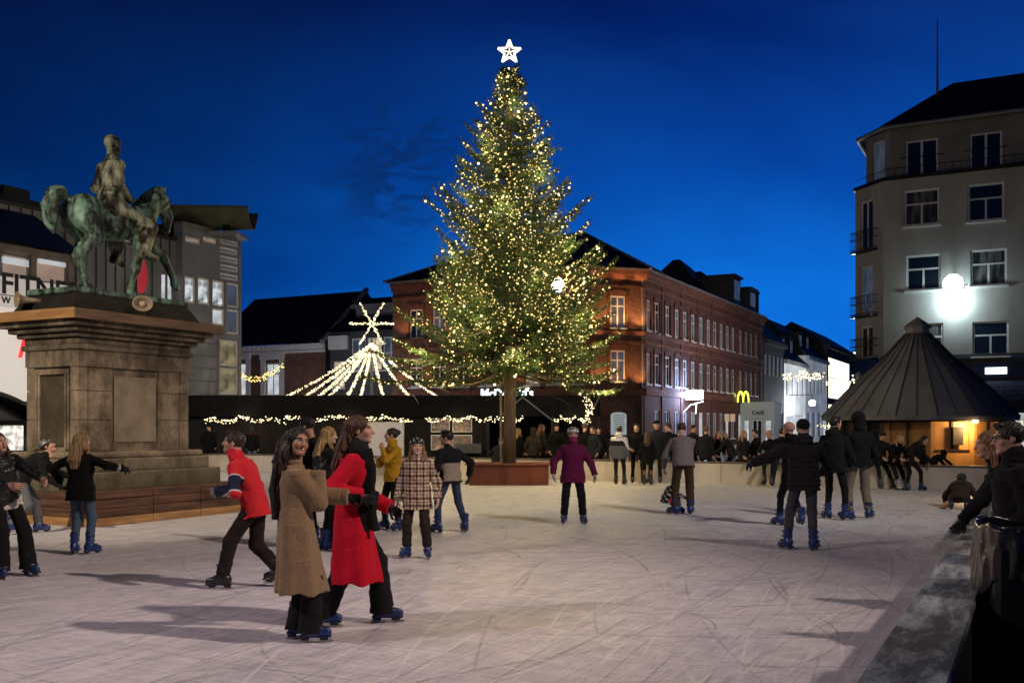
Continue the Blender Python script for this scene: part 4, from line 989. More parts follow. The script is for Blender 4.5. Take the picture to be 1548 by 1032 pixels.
def text(s, size, name, mat, par, loc, rz, ext=.01, shear=0, align='LEFT', bold=0.0, parts=True, **kw):
    c = bpy.data.curves.new(name, 'FONT'); c.body = s; c.size = size; c.extrude = ext; c.shear = shear; c.align_x = align; c.offset = bold; c.resolution_u = 3
    t = bpy.data.objects.new(name+'_src', c); COL.objects.link(t); bpy.context.view_layer.update()
    me = bpy.data.meshes.new_from_object(t.evaluated_get(bpy.context.evaluated_depsgraph_get())); bpy.data.objects.remove(t); me.materials.clear(); me.materials.append(mat); me.name = name
    o = link(name, me, par, loc, rot=(math.pi/2, 0, rz)); return tag(o, **kw)
prng = random.Random(11)

# ---------- red brick corner building ----------
Ex, Ey = c2w(8, 60); Wx, Wy = Ex-3.5*.7071, Ey-3.5*.7071
bk = empty('brick_building', (0, 0, 0), 0, 'three storey red brick corner building with warm uplights behind the Christmas tree', 'building')
EAVE = 11.0
def yR(px): return onX(px, 0, Ex)[1]-Ey
wr_ = []
for px in (993, 1009, 1023.4, 1035.5, 1047.6, 1060, 1070.9, 1080.8, 1090.4, 1099.7, 1108, 1119, 1127.6, 1135.3, 1142.5):
    t = yR(px)-.5
    for z, h, st_ in ((7.5, 1.85, 'cross'), (4.25, 1.85, 'cross')):
        wr_.append((t, z, 1.0, h, st_, M_GLASSB if prng.random() < .3 else M_CURT if prng.random() < .4 else M_GLASSD))
    lit = prng.random()
    wr_.append((t, .75, 1.0, 1.9, 'two', M_GLASSY if lit < .18 else M_GLASSW if lit < .4 else M_GLASSB if lit < .65 else M_GLASSD))
wr_.append((.25, 7.5, .8, 1.85, 'cross', M_GLASSB)); wr_.append((.25, 4.25, .8, 1.85, 'cross', M_GLASSB))
RL = 29.6
facade(bk, (Ex, Ey), math.pi/2, RL, 0, EAVE, wr_, M_BRICKD)
chw = [(3.5/2-.48, 7.55, .96, 1.9, 'cross', M_GLASSB), (3.5/2-.48, 4.35, .96, 1.85, 'cross', M_GLASSB)]
facade(bk, (Wx, Wy), math.pi/4, 3.5, 0, EAVE, chw, M_BRICK)
FLn = Wx-(-37.3); fw = []
for px in (629, 664, 700, 735, 770, 805, 840, 872):
    x = onY(px, 0, Wy)[0]-(-37.3)-.5
    fw += [(x, 7.35, .98, 1.9, 'cross', M_GLASSB if px == 664 else M_GLASSD), (x, 4.2, .98, 1.85, 'cross', M_GLASSY if px in (805,) else M_GLASSD)]
facade(bk, (-37.3, Wy), 0, FLn, 0, EAVE, fw, M_BRICK)
m = MB(); m.quad((-37.3, Wy, 0), (-37.3, Wy, EAVE), (-37.3, Ey+14, EAVE), (-37.3, Ey+14, 0)); m.quad((Ex, Ey+RL, 0), (Ex-11, Ey+RL, 0), (Ex-11, Ey+RL, EAVE), (Ex, Ey+RL, EAVE)); m.build('rear_wall', M_BRICKD, bk)
# cornices and bands follow the three facades
def band(name, z, h, out, mat):
    pts = [(-37.3, Wy), (Wx, Wy), (Ex, Ey), (Ex, Ey+RL)]; nn = [(0, -1), (.38, -.92), (.92, -.38), (1, 0)]
    k = [1, 1.08, 1.08, 1]; m = MB()
    for i in range(3):
        a, b_ = pts[i], pts[i+1]; oa = (a[0]+nn[i][0]*out*k[i], a[1]+nn[i][1]*out*k[i]); ob = (b_[0]+nn[i+1][0]*out*k[i+1], b_[1]+nn[i+1][1]*out*k[i+1])
        m.quad((*oa, z), (*ob, z), (*ob, z+h), (*oa, z+h)); m.quad((*a, z), (*b_, z), (*ob, z), (*oa, z)); m.quad((*oa, z+h), (*ob, z+h), (*b_, z+h), (*a, z+h))
    return m.build(name, mat, bk)
M_BRICKC = make_brick('moulded_brick', (.26, .10, .06), (.20, .07, .045), (.14, .10, .08))
band('cornice', 10.72, .28, .34, M_BRICKC); band('cornice', 10.45, .26, .2, M_BRICKC); band('string_course', 9.95, .16, .12, M_BRICKC)
band('string_course', 7.12, .24, .16, M_BRICKC); band('string_course', 6.62, .16, .1, M_BRICKC); band('string_course', 3.55, .4, .14, M_BRICKC); band('gutter', 11.0, .1, .42, M_ZINC)
m = MB()
for t in [yR(p) for p in (1000.5, 1029.5, 1054, 1076, 1095, 1113.5, 1131, 1149)]: m.box(Ex-.02, Ex+.07, Ey+t-.16, Ey+t+.16, 0, 10.44, .01)
m.build('pilaster', M_BRICKD, bk, kind=None)
def arches(o, rz, wins, mat):
    m = MB()
    for a in wins:
        if a[1] < 3: continue
        c = a[0]+a[2]/2; z = a[1]+a[3]; n = 8; w_ = a[2]/2+.14; pr = []
        for r0, r1 in ((0, .02), (1, .22)):
            pr.append([(c+w_*math.cos(math.pi*(.16+.68*(1-k/n)))/math.cos(math.pi*.16), z+.0+(math.sin(math.pi*(.16+.68*(1-k/n)))-math.sin(math.pi*.16))*.30+r1) for k in range(n+1)])
        for k in range(n):
            p = [pr[0][k], pr[0][k+1], pr[1][k+1], pr[1][k]]
            m.loft([[(x, -.07, zz) for x, zz in p], [(x, -.002, zz) for x, zz in p]])
        m.box(a[0]-.16, a[0]-.04, -.05, -.002, a[1]-.1, z+.02)
        m.box(a[0]+a[2]+.04, a[0]+a[2]+.16, -.05, -.002, a[1]-.1, z+.02)
    m.build('window_arch', mat, bk, (o[0], o[1], 0), rz)
arches((Ex, Ey), math.pi/2, wr_, M_BRICKD); arches((Wx, Wy), math.pi/4, chw, M_BRICKC); arches((-37.3, Wy), 0, fw, M_BRICKC)
m = MB(); e = .45; zt, zr = 11.1, 14.2
A1 = (-37.3-e, Wy-e, zt); B1 = (Wx+.2, Wy-e, zt); C1 = (Ex+e, Ey-.2, zt); D1 = (Ex+e, Ey+RL, zt); pk = (Ex-6.0, Ey+4.6, zr+.45); r2 = (-32.0, Wy+6, zr); r3 = (Ex-5.5, Ey+RL, zr-.6); bk2 = (-37.3-e, Wy+12, zt); bk3 = (Ex-11, Ey+RL, zt)
for q in ((A1, B1, pk, r2), (B1, C1, pk), (C1, D1, r3, pk), (A1, r2, bk2), (bk2, r2, pk), (pk, r3, bk3, bk2), (D1, bk3, r3)): m.quad(*q)
m.build('roof', M_TILE, bk)
m = MB(); ridge = [(pk, B1), (pk, C1), (pk, r2), (r2, A1), (pk, r3)]
for a, b_ in ridge: m.tube([a, b_], .09, 6)
m.build('ridge_tiles', M_ZINC, bk)
def dormer(y, wd, zb, zt_):
    m = MB(); x0, x1 = Ex-4.0, Ex-.9; m.box(x0, x1, y-wd/2, y+wd/2, zb, zt_); m.box(x0-.1, x1+.2, y-wd/2-.15, y+wd/2+.15, zt_, zt_+.18)
    o = m.build('dormer', M_TILE, bk); m = MB(); m.box(x1+.004, x1+.05, y-wd*.32, y+wd*.32, zb+.5, zt_-.25); m.build('dormer_window', M_GLASSB, o)
for px in (1112, 1136): dormer(onX(px, 0, Ex-1)[1], 2.4, 11.6, 13.9 if px < 1120 else 13.5)
for px, xx in ((1030, Ex-5), (1062, Ex-5.3)):
    y = onX(px, 0, xx)[1]; m = MB(); m.loft([[(xx-2.4, y-2, 13.2), (xx+2.0, y-2, 13.0), (xx+2.0, y+4, 13.0), (xx-2.4, y+4, 13.2)], [(xx-.6, y-.4, 15.4), (xx, y-.4, 15.4), (xx, y+2, 15.2), (xx-.6, y+2, 15.2)]]); m.build('cross_roof', M_TILE, bk)
for px in (1090, 1140): y = onX(px, 0, Ex-6)[1]; m = MB(); m.box(Ex-6.4, Ex-5.6, y-.5, y+.5, 13, 16.0, .02); m.box(Ex-6.5, Ex-5.5, y-.6, y+.6, 16.0, 16.2, .02); m.build('chimney', M_BRICKD, bk)
p = fpt((Wx, Wy), math.pi/4, 3.30, -.1); m = MB(); m.tube([(p[0], p[1], 10.9), (p[0], p[1], 10.2), (p[0]-.05, p[1]+.1, 9.8), (p[0]-.05, p[1]+.1, .2)], .055, 8); m.build('downpipe', M_ZINC, bk)
def uplight(x, y, z, dx, dy, e=60, col=(1, .50, .18)):
    m = MB(); m.box(x-.12, x+.12, y-.12, y+.12, z-.05, z+.03, .01); o = m.build('uplight', M_DARKMET, bk)
    l = bpy.data.lights.new('uplight_lamp', 'SPOT'); l.energy = e; l.color = col; l.spot_size = math.radians(120); l.spot_blend = .8; l.shadow_soft_size = .06
    q = bpy.data.objects.new('uplight_lamp', l); COL.objects.link(q); q.parent = bk; q.location = (x+dx*.35, y+dy*.35, z+.06); v = Vector((-dx*.25, -dy*.25, 1)); q.rotation_euler = v.to_track_quat('-Z', 'Y').to_euler()
for (a, b_) in ((.35, -.28), (3.15, -.28), (1.75, -.28)):
    p = fpt((Wx, Wy), math.pi/4, a, b_)
    for z, e in ((7.40, 150), (6.8, 30), (3.98, 110), (10.05, 40)): uplight(p[0], p[1], z, .7071, -.7071, e*1.25)
for px in (612, 647, 682, 717, 752, 787, 822, 856):
    x = onY(px, 0, Wy)[0]
    for z, e in ((7.40, 60), (4.0, 45)): uplight(x, Wy-.3, z, 0, -1, e*1.1)
for t in (1.6, 6.0): uplight(Ex+.28, Ey+t, 7.42, 1, 0, 22); 
# menu board on the corner, sign boxes, letters
bd = empty('menu_board', (0, 0, 0), 0, 'pale arched menu board on the brick corner beside the hooded skaters', 'board')
m = MB(); n = 10; w0, z0, z1 = .50, 1.15, 2.35
poly = [(-w0, z0), (w0, z0)]+[(w0*math.cos(math.pi*k/n), z1+.16*math.sin(math.pi*k/n)) for k in range(n+1)]
m.loft([[(x, -.06, z) for x, z in poly], [(x, -.01, z) for x, z in poly]][::-1]); p = fpt((Wx, Wy), math.pi/4, 1.78)
m.build('board', emit('menu_board_face', (.75, .86, .88), .30, base=(.6, .65, .65)), bd, (p[0], p[1], 0), math.pi/4)
m = MB(); rr = random.Random(3)
for k in range(8):
    zz = 2.3-k*.13; x = -.34+rr.random()*.06
    while x < .34: l_ = rr.uniform(.04, .12); m.box(x, min(.38, x+l_), -.066, -.062, zz, zz+.045); x += l_+.03
m.build('lettering', M_DARKMET, bd, (p[0], p[1], 0), math.pi/4)
M_LOGO = emit('cool_white_letters', (.72, .92, 1.0), 5.0)
x0 = onY(728, 0, Wy)[0]; zt = zat(600, depth(x0, Wy)); sg = empty('restaurant_sign', (x0, Wy-.12, zt-.05), 0, 'glowing white restaurant name in letters on the brick front behind the tree trunk', 'sign')
text("McDonald's", .78, 'letters', M_LOGO, sg, (0, 0, 0), 0, .03, bold=.012)
m = MB(); m.box(-.1, 4.3, .03, .09, .12, .2); m.build('rail', M_DARKMET, sg)
bx = empty('light_box_sign', (Ex, onX(1033, 0, Ex)[1], 0), 0, 'glaring blue white light box sign projecting from the brick street front', 'sign')
m = MB(); m.box(.15, 1.35, -.08, .08, 3.45, 4.05, .03); m.build('box', emit('light_box_face', (.75, .92, 1), 9.0), bx)
m = MB(); m.tube([(0, 0, 3.9), (.15, 0, 3.9)], .03, 6); m.tube([(0, 0, 2.6), (.5, 0, 3.1), (1.5, -.4, 3.3)], .03, 6); m.tube([(.5, 0, 3.1), (.9, 0, 3.15), (.85, 0, 2.5)], .04, 6); m.build('bracket', emit('glow_bracket', (.9, .95, 1), 1.6, base=(.8, .8, .8)), bx)  # bracket emits light itself, in place of being lit by the box
l = bpy.data.lights.new('sign_glow', 'POINT'); l.energy = 600; l.color = (.35, .55, 1); l.shadow_soft_size = .3; o = bpy.data.objects.new('sign_glow', l); COL.objects.link(o); o.parent = bx; o.location = (1.0, -.6, 3.7)
ya = onX(1126, 0, Ex+.8)[1]; gx = empty('arches_sign', (Ex+.2, ya, zat(608, depth(Ex, ya))), A, 'glowing yellow double arch letter sign at the end of the brick front', 'sign')
m = MB()
for c in (.26, .68):
    m.tube([(c+.21*math.cos(t)*1.0, 0, max(0, .82*math.sin(t)**.75)) for t in np.linspace(math.pi-.001, .001, 17)], [.075-.022*abs(math.cos(t)) for t in np.linspace(math.pi, 0, 17)], 8)
m.build('arches', emit('yellow_arches', (.75, .85, .02), 3.2), gx)
m = MB(); m.box(-.45, -.1, -.05, .05, .0, .7, .02); m.box(-.1, 0, -.03, .03, .2, .26); m.build('side_box', emit('yellow_box', (.6, .42, .02), .5), gx)
yb = onX(1136, 0, Ex+.9)[1]; po = empty('shop_porch', (Ex, yb, 0), 0, 'small white shop porch with lettered front below the yellow arches', 'porch')
m = wall_mesh(2.7, 0, 3.6, [(.25, .1, .75, 2.2), (.95, .1, 1.75, 2.3), (1.95, .1, 2.5, 2.2)], M_WHITEW); m.box(0, 2.7, .31, 2.5, 3.5, 3.6); m.quad((2.7, 0, 0), (2.7, 2.4, 0), (2.7, 2.4, 3.6), (2.7, 0, 3.6)); m.build('front', emit('porch_white', (.75, .82, .85), .06, base=(.32, .33, .34)), po)  # porch front has a faint glow in place of light on it
for x, ww in ((.25, .5), (.95, .8), (1.95, .55)): window(po, x, 0, .1, ww, 2.1, 0, 'two' if ww > .6 else 'plain', M_GLASSW if ww < .6 else M_GLASSD, sill=False)
text('CAFE', .42, 'lettering', M_DARKMET, po, (.95, -.03, 2.6), 0, .01, bold=.01)

# ---------- grey apartment building on the right ----------
gb_ = empty('apartment_building', (0, 0, 0), 0, 'grey rendered apartment block with a dark hipped roof and iron balconies on the right', 'building')
GX, GY = -6.37, 50.8; gWx, gWy = GX-2.15*.7071, GY+2.15*.7071
def gw(px0, py0, px1, py1, st_='T', pane=M_GLASSD, y=GY, sill=True):
    a = onY(px0, py0, y); b_ = onY(px1, py1, y); return (a[0]-GX, b_[2], b_[0]-a[0], a[2]-b_[2], st_, pane, sill)
GT, GF = 13.45, 4.95; GW = 15
wn = [gw(1367, 289, 1420, 338), gw(1463, 280, 1518, 331), gw(1370, 387, 1422, 437), gw(1467, 379, 1522, 430), gw(1374, 490, 1426, 540), gw(1470, 487, 1525, 537)]
x2 = wn[1][0]; sp2 = wn[1][0]-wn[0][0]
for k in (1, 2): wn += [(x2+sp2*k, w_[1], w_[2], w_[3], 'T', M_GLASSD, True) for w_ in (wn[1], wn[3], wn[5])]
wn = [(*w_[:5], M_CURT if i in (0, 3, 4, 7) else w_[5], w_[6]) for i, w_ in enumerate(wn)]
facade(gb_, (GX, GY), 0, GW, GF, GT, wn, M_RENDER)
cw = [(.42, 10.35, .95, 2.45, 'two', M_GLASSD, False), (.42, 7.15, .95, 2.4, 'two', M_GLASSB, False), (.42, 5.0, .95, 1.6, 'two', M_GLASSD, False)]
facade(gb_, (gWx, gWy), -math.pi/4, 2.15, GF, GT, cw, M_RENDER)
m = MB(); m.quad((gWx, gWy, 0), (gWx, gWy, GT), (gWx, gWy+30, GT), (gWx, gWy+30, 0)); m.build('side_wall', M_RENDERD, gb_)
facade(gb_, (GX, GY+.1), 0, GW, 0, GF-.12, [(1.4, .4, 1.6, 2.6, 'two', M_GLASSD, False), (4.9, .3, 1.3, 2.7, 'plain', M_GLASSW, False), (6.6, .3, 2.4, 2.6, 'two', M_GLASSD, False)], M_RENDERD, 'shop_front')
m = MB(); m.box(GX-.1, GX+GW, GY-.08, GY+.06, GF-.12, GF+.06, .01); m.build('string_course', M_RENDERD, gb_)
def rail(par, o, rz, x0, x1, z0, h, dep, name='balcony'):
    m = MB(); m.box(x0, x1, -dep, -.004, z0-.08, z0); k = max(3, int((x1-x0)/.11))
    for i in range(k+1):
        x = x0+(x1-x0)*i/k; m.tube([(x, -dep, z0), (x, -dep, z0+h)], .012, 4)
    for zz in (z0+h, z0+h*.62, z0+.08): m.tube([(x0, -.0, zz), (x0, -dep, zz), (x1, -dep, zz), (x1, 0, zz)], .02, 4)
    for i in range(4): 
        x = x0+(x1-x0)*(i+.5)/4; m.tube([(x+.1*math.cos(t), -dep, z0+h*.8+.09*math.sin(t)) for t in np.linspace(0, 6.28, 9)], .010, 4)
    return m.build(name, M_DARKMET, par, (o[0], o[1], 0), rz)
for z in (10.3, 7.1, 5.0): rail(gb_, (gWx, gWy), -math.pi/4, .15, 1.75, z, .95, .42)
M_ATTIC = surf('attic_render', (.26, .255, .245), (.18, .18, .175), .8, .8)
# attic storey set back
s_ = .55; ax, ay = GX+.2, GY+s_; awx, awy = gWx+s_*.7+.1, gWy+s_*.45
def ga(px0, py0, px1, py1): a = onY(px0, py0, ay); b_ = onY(px1, py1, ay); return (a[0]-ax, b_[2], b_[0]-a[0], a[2]-b_[2], 'two', M_GLASSD, False)
aw = [ga(1369, 214, 1418, 268), ga(1466, 203, 1515, 258)]; aw += [(aw[1][0]+sp2*k, *aw[1][1:]) for k in (1, 2)]
AT = 16.05
facade(gb_, (ax, ay), 0, GW-.5, GT, AT, aw, M_ATTIC, 'attic_wall')
lw = math.hypot(ax-awx, ay-awy); facade(gb_, (awx, awy), math.atan2(ay-awy, ax-awx), lw, GT, AT, [(lw*.3, 13.7, .9, 2.0, 'two', M_GLASSB, False)], M_ATTIC, 'attic_wall')
m = MB(); pts = [(gWx-.1, gWy+20), (gWx-.1, gWy), (GX, GY-.12), (GX+GW, GY-.12), (GX+GW, GY+20)]
m.prism(pts, GT+.004, GT+.16); m.build('terrace_edge', M_DARKMET, gb_)
m = MB()
for w_ in aw: 
    for zz in (14.55,): m.tube([(ax+w_[0]-.25, ay-.14, zz), (ax+w_[0]+w_[2]+.25, ay-.14, zz)], .022, 4)
for i in range(40): 
    x = GX+.2+i*.36; m.tube([(x, GY-.02, GT+.16), (x, GY-.02, GT+.55)], .012, 4)
m.tube([(gWx+.05, gWy+.1, GT+.55), (GX+.1, GY, GT+.55), (GX+GW, GY, GT+.55)], .018, 4); m.build('terrace_rail', M_DARKMET, gb_)
m = MB(); eo = .45
E0 = (awx-eo, awy+14, AT); E1 = (awx-eo*.9, awy-.1, AT); E2 = (ax-.15, ay-eo, AT); E3 = (GX+GW, ay-eo, AT)
R1 = onY(1440, 126, GY+6.0); R2 = (GX+GW, GY+6.2, R1[2]+.05); M1 = onY(1368, 188, GY+2.4); R0 = (R1[0]-.3, R1[1]+10, R1[2])
m.quad(E1, E2, M1); m.quad(E2, E3, R2, R1, M1); m.quad(E0, E1, M1, R1, R0); m.quad(R1, R2, (GX+GW, GY+18, R1[2]), R0)
m.build('roof', M_TILE, gb_)
m = MB()
for a, b_ in zip((E0, E1, E2), (E1, E2, E3)): m.tube([a, b_], .10, 6)
m.build('gutter', M_ZINC, gb_)
pa = onY(1417, 148, GY+5); an = empty('antenna_mast', (pa[0], pa[1], pa[2]-.3), 0, 'thin antenna mast standing on the dark roof of the grey block', 'antenna')
m = MB(); m.tube([(0, 0, 0), (0, 0, 1.2), (0, 0, zat(28, depth(pa[0], pa[1]))-pa[2]+.3)], [.09, .06, .03], 6); m.build('pole', M_ZINC, an); m = MB(); m.box(-.2, .2, -.2, .2, -.3, .25, .02); m.build('foot', M_ZINC, an)
lp = onY(1443, 437, GY)
def floodlight(x, y, z, rz, label, tilt=.35):
    r = empty('floodlight', (x, y, z), rz, label, 'floodlight', 'glaring white floodlights')
    m = MB(); m.lathe([(.2, -.02), (.46, .05), (.50, .22), (.47, .23), (.001, .16)], 20); o = m.build('housing', M_WHITEW, r); o.rotation_euler = (math.pi/2, 0, 0)
    m = MB(); m.lathe([(.40, .20), (.38, .25), (.31, .29), (.17, .32), (.001, .33)], 20); o = m.build('lamp_face', M_LED, r, smooth=True); o.rotation_euler = (math.pi/2, 0, 0)  # dome oversized so the lamp's glare is part of its shape
    m = MB(); m.tube([(-.58, 0, 0), (-.58, .3, .0), (.58, .3, 0), (.58, 0, 0)], .02, 6); m.tube([(0, .3, 0), (0, .75, .0)], .03, 6); m.build('bracket', M_DARKMET, r); return r
floodlight(lp[0], GY-.75, lp[2]+.12, 0, 'white floodlight glaring on the grey apartment wall')
q = onY(853, 434, Wy); floodlight(q[0], Wy-.75, q[2], 0, 'white floodlight glaring beside the right edge of the tree')
# shop sign and awning
a = onY(1490, 553, GY-.1); ss = empty('shop_sign', (a[0], GY-.12, a[2]-.46), 0, 'small glowing white shop sign on a dark blue fascia of the grey block', 'sign')
m = MB(); m.box(-.55, 2.0, .0, .06, -.12, .62); m.build('fascia', surf('navy_fascia', (.01, .02, .07), (.008, .014, .05), 3, .4), ss)
m = MB(); m.box(-.02, .88, -.06, -.004, .08, .38, .02); m.build('light_box', emit('sign_white', (.82, 1, .97), 2.6), ss); text('SIST', .22, 'lettering', emit('sign_grey', (.35, .45, .45), .6), ss, (.30, -.066, .17), 0, .002)
a0 = onY(1490, 578, GY); aw_ = empty('shop_awning', (a0[0], GY, 0), 0, 'dark navy awning over the shop front behind the conical hut', 'awning')
m = MB(); n = 8; prof = [(-.02-1.1*math.sin(math.pi/2*k/n), 3.75-1.5*(1-math.cos(math.pi/2*k/n))) for k in range(n+1)]
m.loft([[(0, y, z) for y, z in prof], [(1.7, y, z) for y, z in prof]], False, False, False); m.build('canopy', surf('navy_canvas', (.008, .012, .05), (.006, .008, .03), 5, .8), aw_); m = MB(); m.tube([(0, -.02, 2.3), (0, -1.1, 2.28), (1.7, -1.1, 2.28), (1.7, -.02, 2.3)], .02, 6); m.build('frame', M_DARKMET, aw_)

# ---------- conical hut behind the barrier ----------
hx, hy_ = at(1387, 31.2); M_HUTZ = surf('hut_zinc', (.22, .225, .25), (.13, .135, .155), 1.2, .5, .15, .15, .01, (1, 1, .4), 8)
hut = empty('conical_hut', (hx, hy_, 0), A, 'round market hut with a tall conical grey metal roof behind the far barrier', 'hut')
n = 16; RE, ZE, ZP = 2.86, 1.93, 4.55
m = MB(); prof = [(RE+.02, ZE-.10), (RE+.04, ZE), (2.1, 2.78), (1.1, 3.72), (.36, ZP-.02), (.36, ZP)]
m.lathe(prof, n, 0, 0, math.pi/n); m.build('roof', M_HUTZ, hut)
m = MB()
for k in range(n):
    for f in (0, .5):
        t = 2*math.pi*(k+f)/n+math.pi/n; c = math.cos(math.pi/n) if f else 1.0
        m.tube([(r*c*math.cos(t), r*c*math.sin(t), z+.015) for r, z in prof[1:5]], .022 if f == 0 else .014, 4)
m.build('roof_seam', surf('seam_zinc', (.08, .085, .095), (.05, .055, .06), 2, .45, .5), hut)
m = MB(); m.lathe([(.37, ZP-.02), (.37, ZP+.16), (.43, ZP+.17), (.43, ZP+.22), (.02, ZP+.52), (.001, ZP+.53)], 8); m.build('roof_lantern', M_ZINC, hut)
for t in (2.4, .55, .2):
    m = MB(); m.tube([(1.9*math.cos(t), 1.9*math.sin(t), 2.8), (1.9*math.cos(t), 1.9*math.sin(t), 3.3)], .09, 8); m.lathe([(.15, 3.3), (.02, 3.42)], 8, 1.9*math.cos(t), 1.9*math.sin(t)); m.build('vent_pipe', M_ZINC, hut)
M_HUTW = surf('lamplit_pine', (.40, .20, .07), (.28, .13, .04), 2, .5, 0, .2, .01, (1, 1, .2)); M_HUTD = surf('dark_timber', (.035, .024, .018), (.02, .014, .01), 3, .6, 0, .2, .01, (1, 1, .2))
RW = 2.45
for k in range(12):
    t0 = 2*math.pi*k/12+.02-math.pi/2-math.pi/12; t1 = t0+2*math.pi/12; p0 = (RW*math.cos(t0), RW*math.sin(t0)); rz = math.atan2(math.sin(t1)-math.sin(t0), math.cos(t1)-math.cos(t0)); wl = math.hypot(RW*(math.cos(t1)-math.cos(t0)), RW*(math.sin(t1)-math.sin(t0)))
    m = wall_mesh(wl, 0, 2.05, [(.14, .98, wl-.14, 1.95)], M_HUTD, .06, .1); lit = k in (0, 1, 11)  # panels by the eave lamp take paler wood, lamplight put into the colour
    o = m.build('wall_panel', M_HUTW if lit else M_HUTD, hut, (p0[0], p0[1], 0), rz)
    m = MB(); m.quad((.14, .05, .98), (wl-.14, .05, .98), (wl-.14, .05, 1.95), (.14, .05, 1.95)); m.build('shutter', M_HUTW if lit else M_GLASSD, o)
    m = MB(); m.box(wl*.5-.03, wl*.5+.03, .0, .04, .98, 1.95); m.box(.14, wl-.14, -.03, .0, .93, .975); m.box(.14, wl-.14, -.02, 0, .1, .14); m.build('panel_trim', M_HUTD, o)
m = MB(); m.box(.02, .32, -RW-.02, -RW+.05, 1.10, 1.62, .01); m.build('notice', M_HUTD, hut)
m = MB(); 
for k in range(16): t = 2*math.pi*k/16; m.tube([(2.72*math.cos(t), 2.72*math.sin(t), ZE-.12), (2.72*math.cos(t+.39), 2.72*math.sin(t+.39), ZE-.12)], .03, 5)
m.build('eave_garland', M_TENT, hut)
m = MB(); m.lathe([(.06, 0), (.09, .05), (.05, .12)], 10); m.build('eave_lamp', emit('hut_lamp_glow', (1, .62, .2), 9), hut, (.55, -2.72, 1.74))
l = bpy.data.lights.new('hut_lamp', 'POINT'); l.energy = 110; l.color = (1, .62, .24); l.shadow_soft_size = .1; o = bpy.data.objects.new('hut_lamp', l); COL.objects.link(o); o.parent = hut; o.location = (.50, -2.75, 1.62)
def bulb_string(name, label, pts, n, spread, r, mat, rz=0, loc=(0, 0, 0), group=None, cable=True, sd=1):
    rg = np.random.default_rng(sd); root = empty(name, loc, rz, label, 'string lights', group); pts = np.array(pts, float); seg = np.linalg.norm(np.diff(pts, axis=0), axis=1); s = np.concatenate([[0], np.cumsum(seg)])
    t = np.sort(rg.uniform(0, s[-1], n)); P = np.stack([np.interp(t, s, pts[:, i]) for i in range(3)], 1)+rg.uniform(-1, 1, (n, 3))*np.array(spread)
    if cable: m = MB(); m.tube([tuple(p) for p in pts], .012, 4); m.build('cable', M_DARKMET, root)
    tag(link('bulbs', bulbs_mesh('bulbs', P, rg.uniform(.75, 1.2, n)*r, mat), root), kind='stuff'); return root
for px, nm in ((1252, 'short cluster of warm fairy lights at the left eave of the conical hut'), (1526, 'short cluster of warm fairy lights at the right eave of the conical hut')):
    x, y = at(px, 29.6); bulb_string('string_lights', nm, [(-.35, 0, 0), (0, 0, -.12), (.4, 0, .06)], 26, (.05, .05, .06), .022, M_BULBW, A, (x, y, 1.72))

# ---------- black market stall ----------
sx0, sy0 = at(285, 41.0); stl = empty('market_stall', (sx0, sy0, 0), A, 'long black tented market stall behind the rink with dark boarded front', 'stall')
def SX(px): return (px-285)/F*41.0
SW = SX(907)
m = MB(); m.box(-.2, SW, -.06, .0, 2.06, 2.93, .01); m.build('fascia', M_TENT, stl)
m = MB(); m.quad((-.2, 0.001, 2.90), (SW, .001, 2.90), (SW, 3.0, 2.94), (-.2, 3.0, 2.94)); m.quad((-.2, 3, 2.94), (SW, 3, 2.94), (SW, 6, 2.9), (-.2, 6, 2.9)); m.build('canopy', M_TENT, stl)
m = MB(); x = -.2
while x < SX(735): m.box(x, x+.145, .5+.004*prng.random(), .54, 0, 2.3, .004); x += .15
m.build('boarded_front', M_TENTW, stl)
m = MB(); m.quad((-.2, 5.9, 0), (SW, 5.9, 0), (SW, 5.9, 2.9), (-.2, 5.9, 2.9)); m.quad((SX(735), .52, 0), (SX(735), 5.9, 0), (SX(735), 5.9, 2.3), (SX(735), .52, 2.3)); m.build('back_wall', M_TENTW, stl)
for px in (737, 835, 905): m = MB(); m.box(SX(px)-.05, SX(px)+.05, .0, .1, 0, 2.9, .01); m.build('post', M_DARKMET, stl)
for a, b_ in (((790, 600), (836, 636)), ((790, 600), (776, 612)), ((898, 615), (906, 600))):
    m = MB(); m.tube([(SX(a[0]), -.10, zat(a[1], 41)), (SX(b_[0]), -.10, zat(b_[1], 41))], .03, 6); m.build('canopy_strut', M_ZINC, stl)
cnt = MB(); cnt.box(SX(690), SX(728), -.2, .3, .55, .95, .01); o = cnt.build('counter', surf('steel_counter', (.2, .21, .24), (.12, .12, .14), 3, .3, .8), stl)
for i, (px, s_px) in enumerate(((310, 1), (432, 0), (640, 2), (742, 1), (838, 2))):
    spans = [(310, 432), (432, 622), (640, 742), (742, 792), (836, 893)]; a, b_ = spans[i]
    names = ['leftmost string of fairy lights under the stall fascia, above the red collared jacket', 'longest string of fairy lights under the stall fascia, behind the tan and red coats', 'string of fairy lights above the food posters on the black stall', 'short string of fairy lights on the stall just right of the tree trunk', 'string of fairy lights above the purple jacket skater'][i]
    n = 9; pts = [(SX(a+(b_-a)*k/n), -.13, zat(633, 41)+(.10*math.sin(k*1.9+i)+(.0 if i else -.12*(abs(k-5)/5)))) for k in range(n+1)]
    bulb_string('string_lights', names, pts, int((b_-a)*.95), (.05, .05, .085), .028, M_BULBW, A, (sx0, sy0, 0), 'string lights along the black stall', sd=20+i)
    l = bpy.data.lights.new('string_glow', 'POINT'); l.energy = 14; l.color = (1, .75, .4); l.shadow_soft_size = .4; o = bpy.data.objects.new('string_glow', l); COL.objects.link(o); o.parent = stl; o.location = (SX((a+b_)/2), -.35, 1.95)
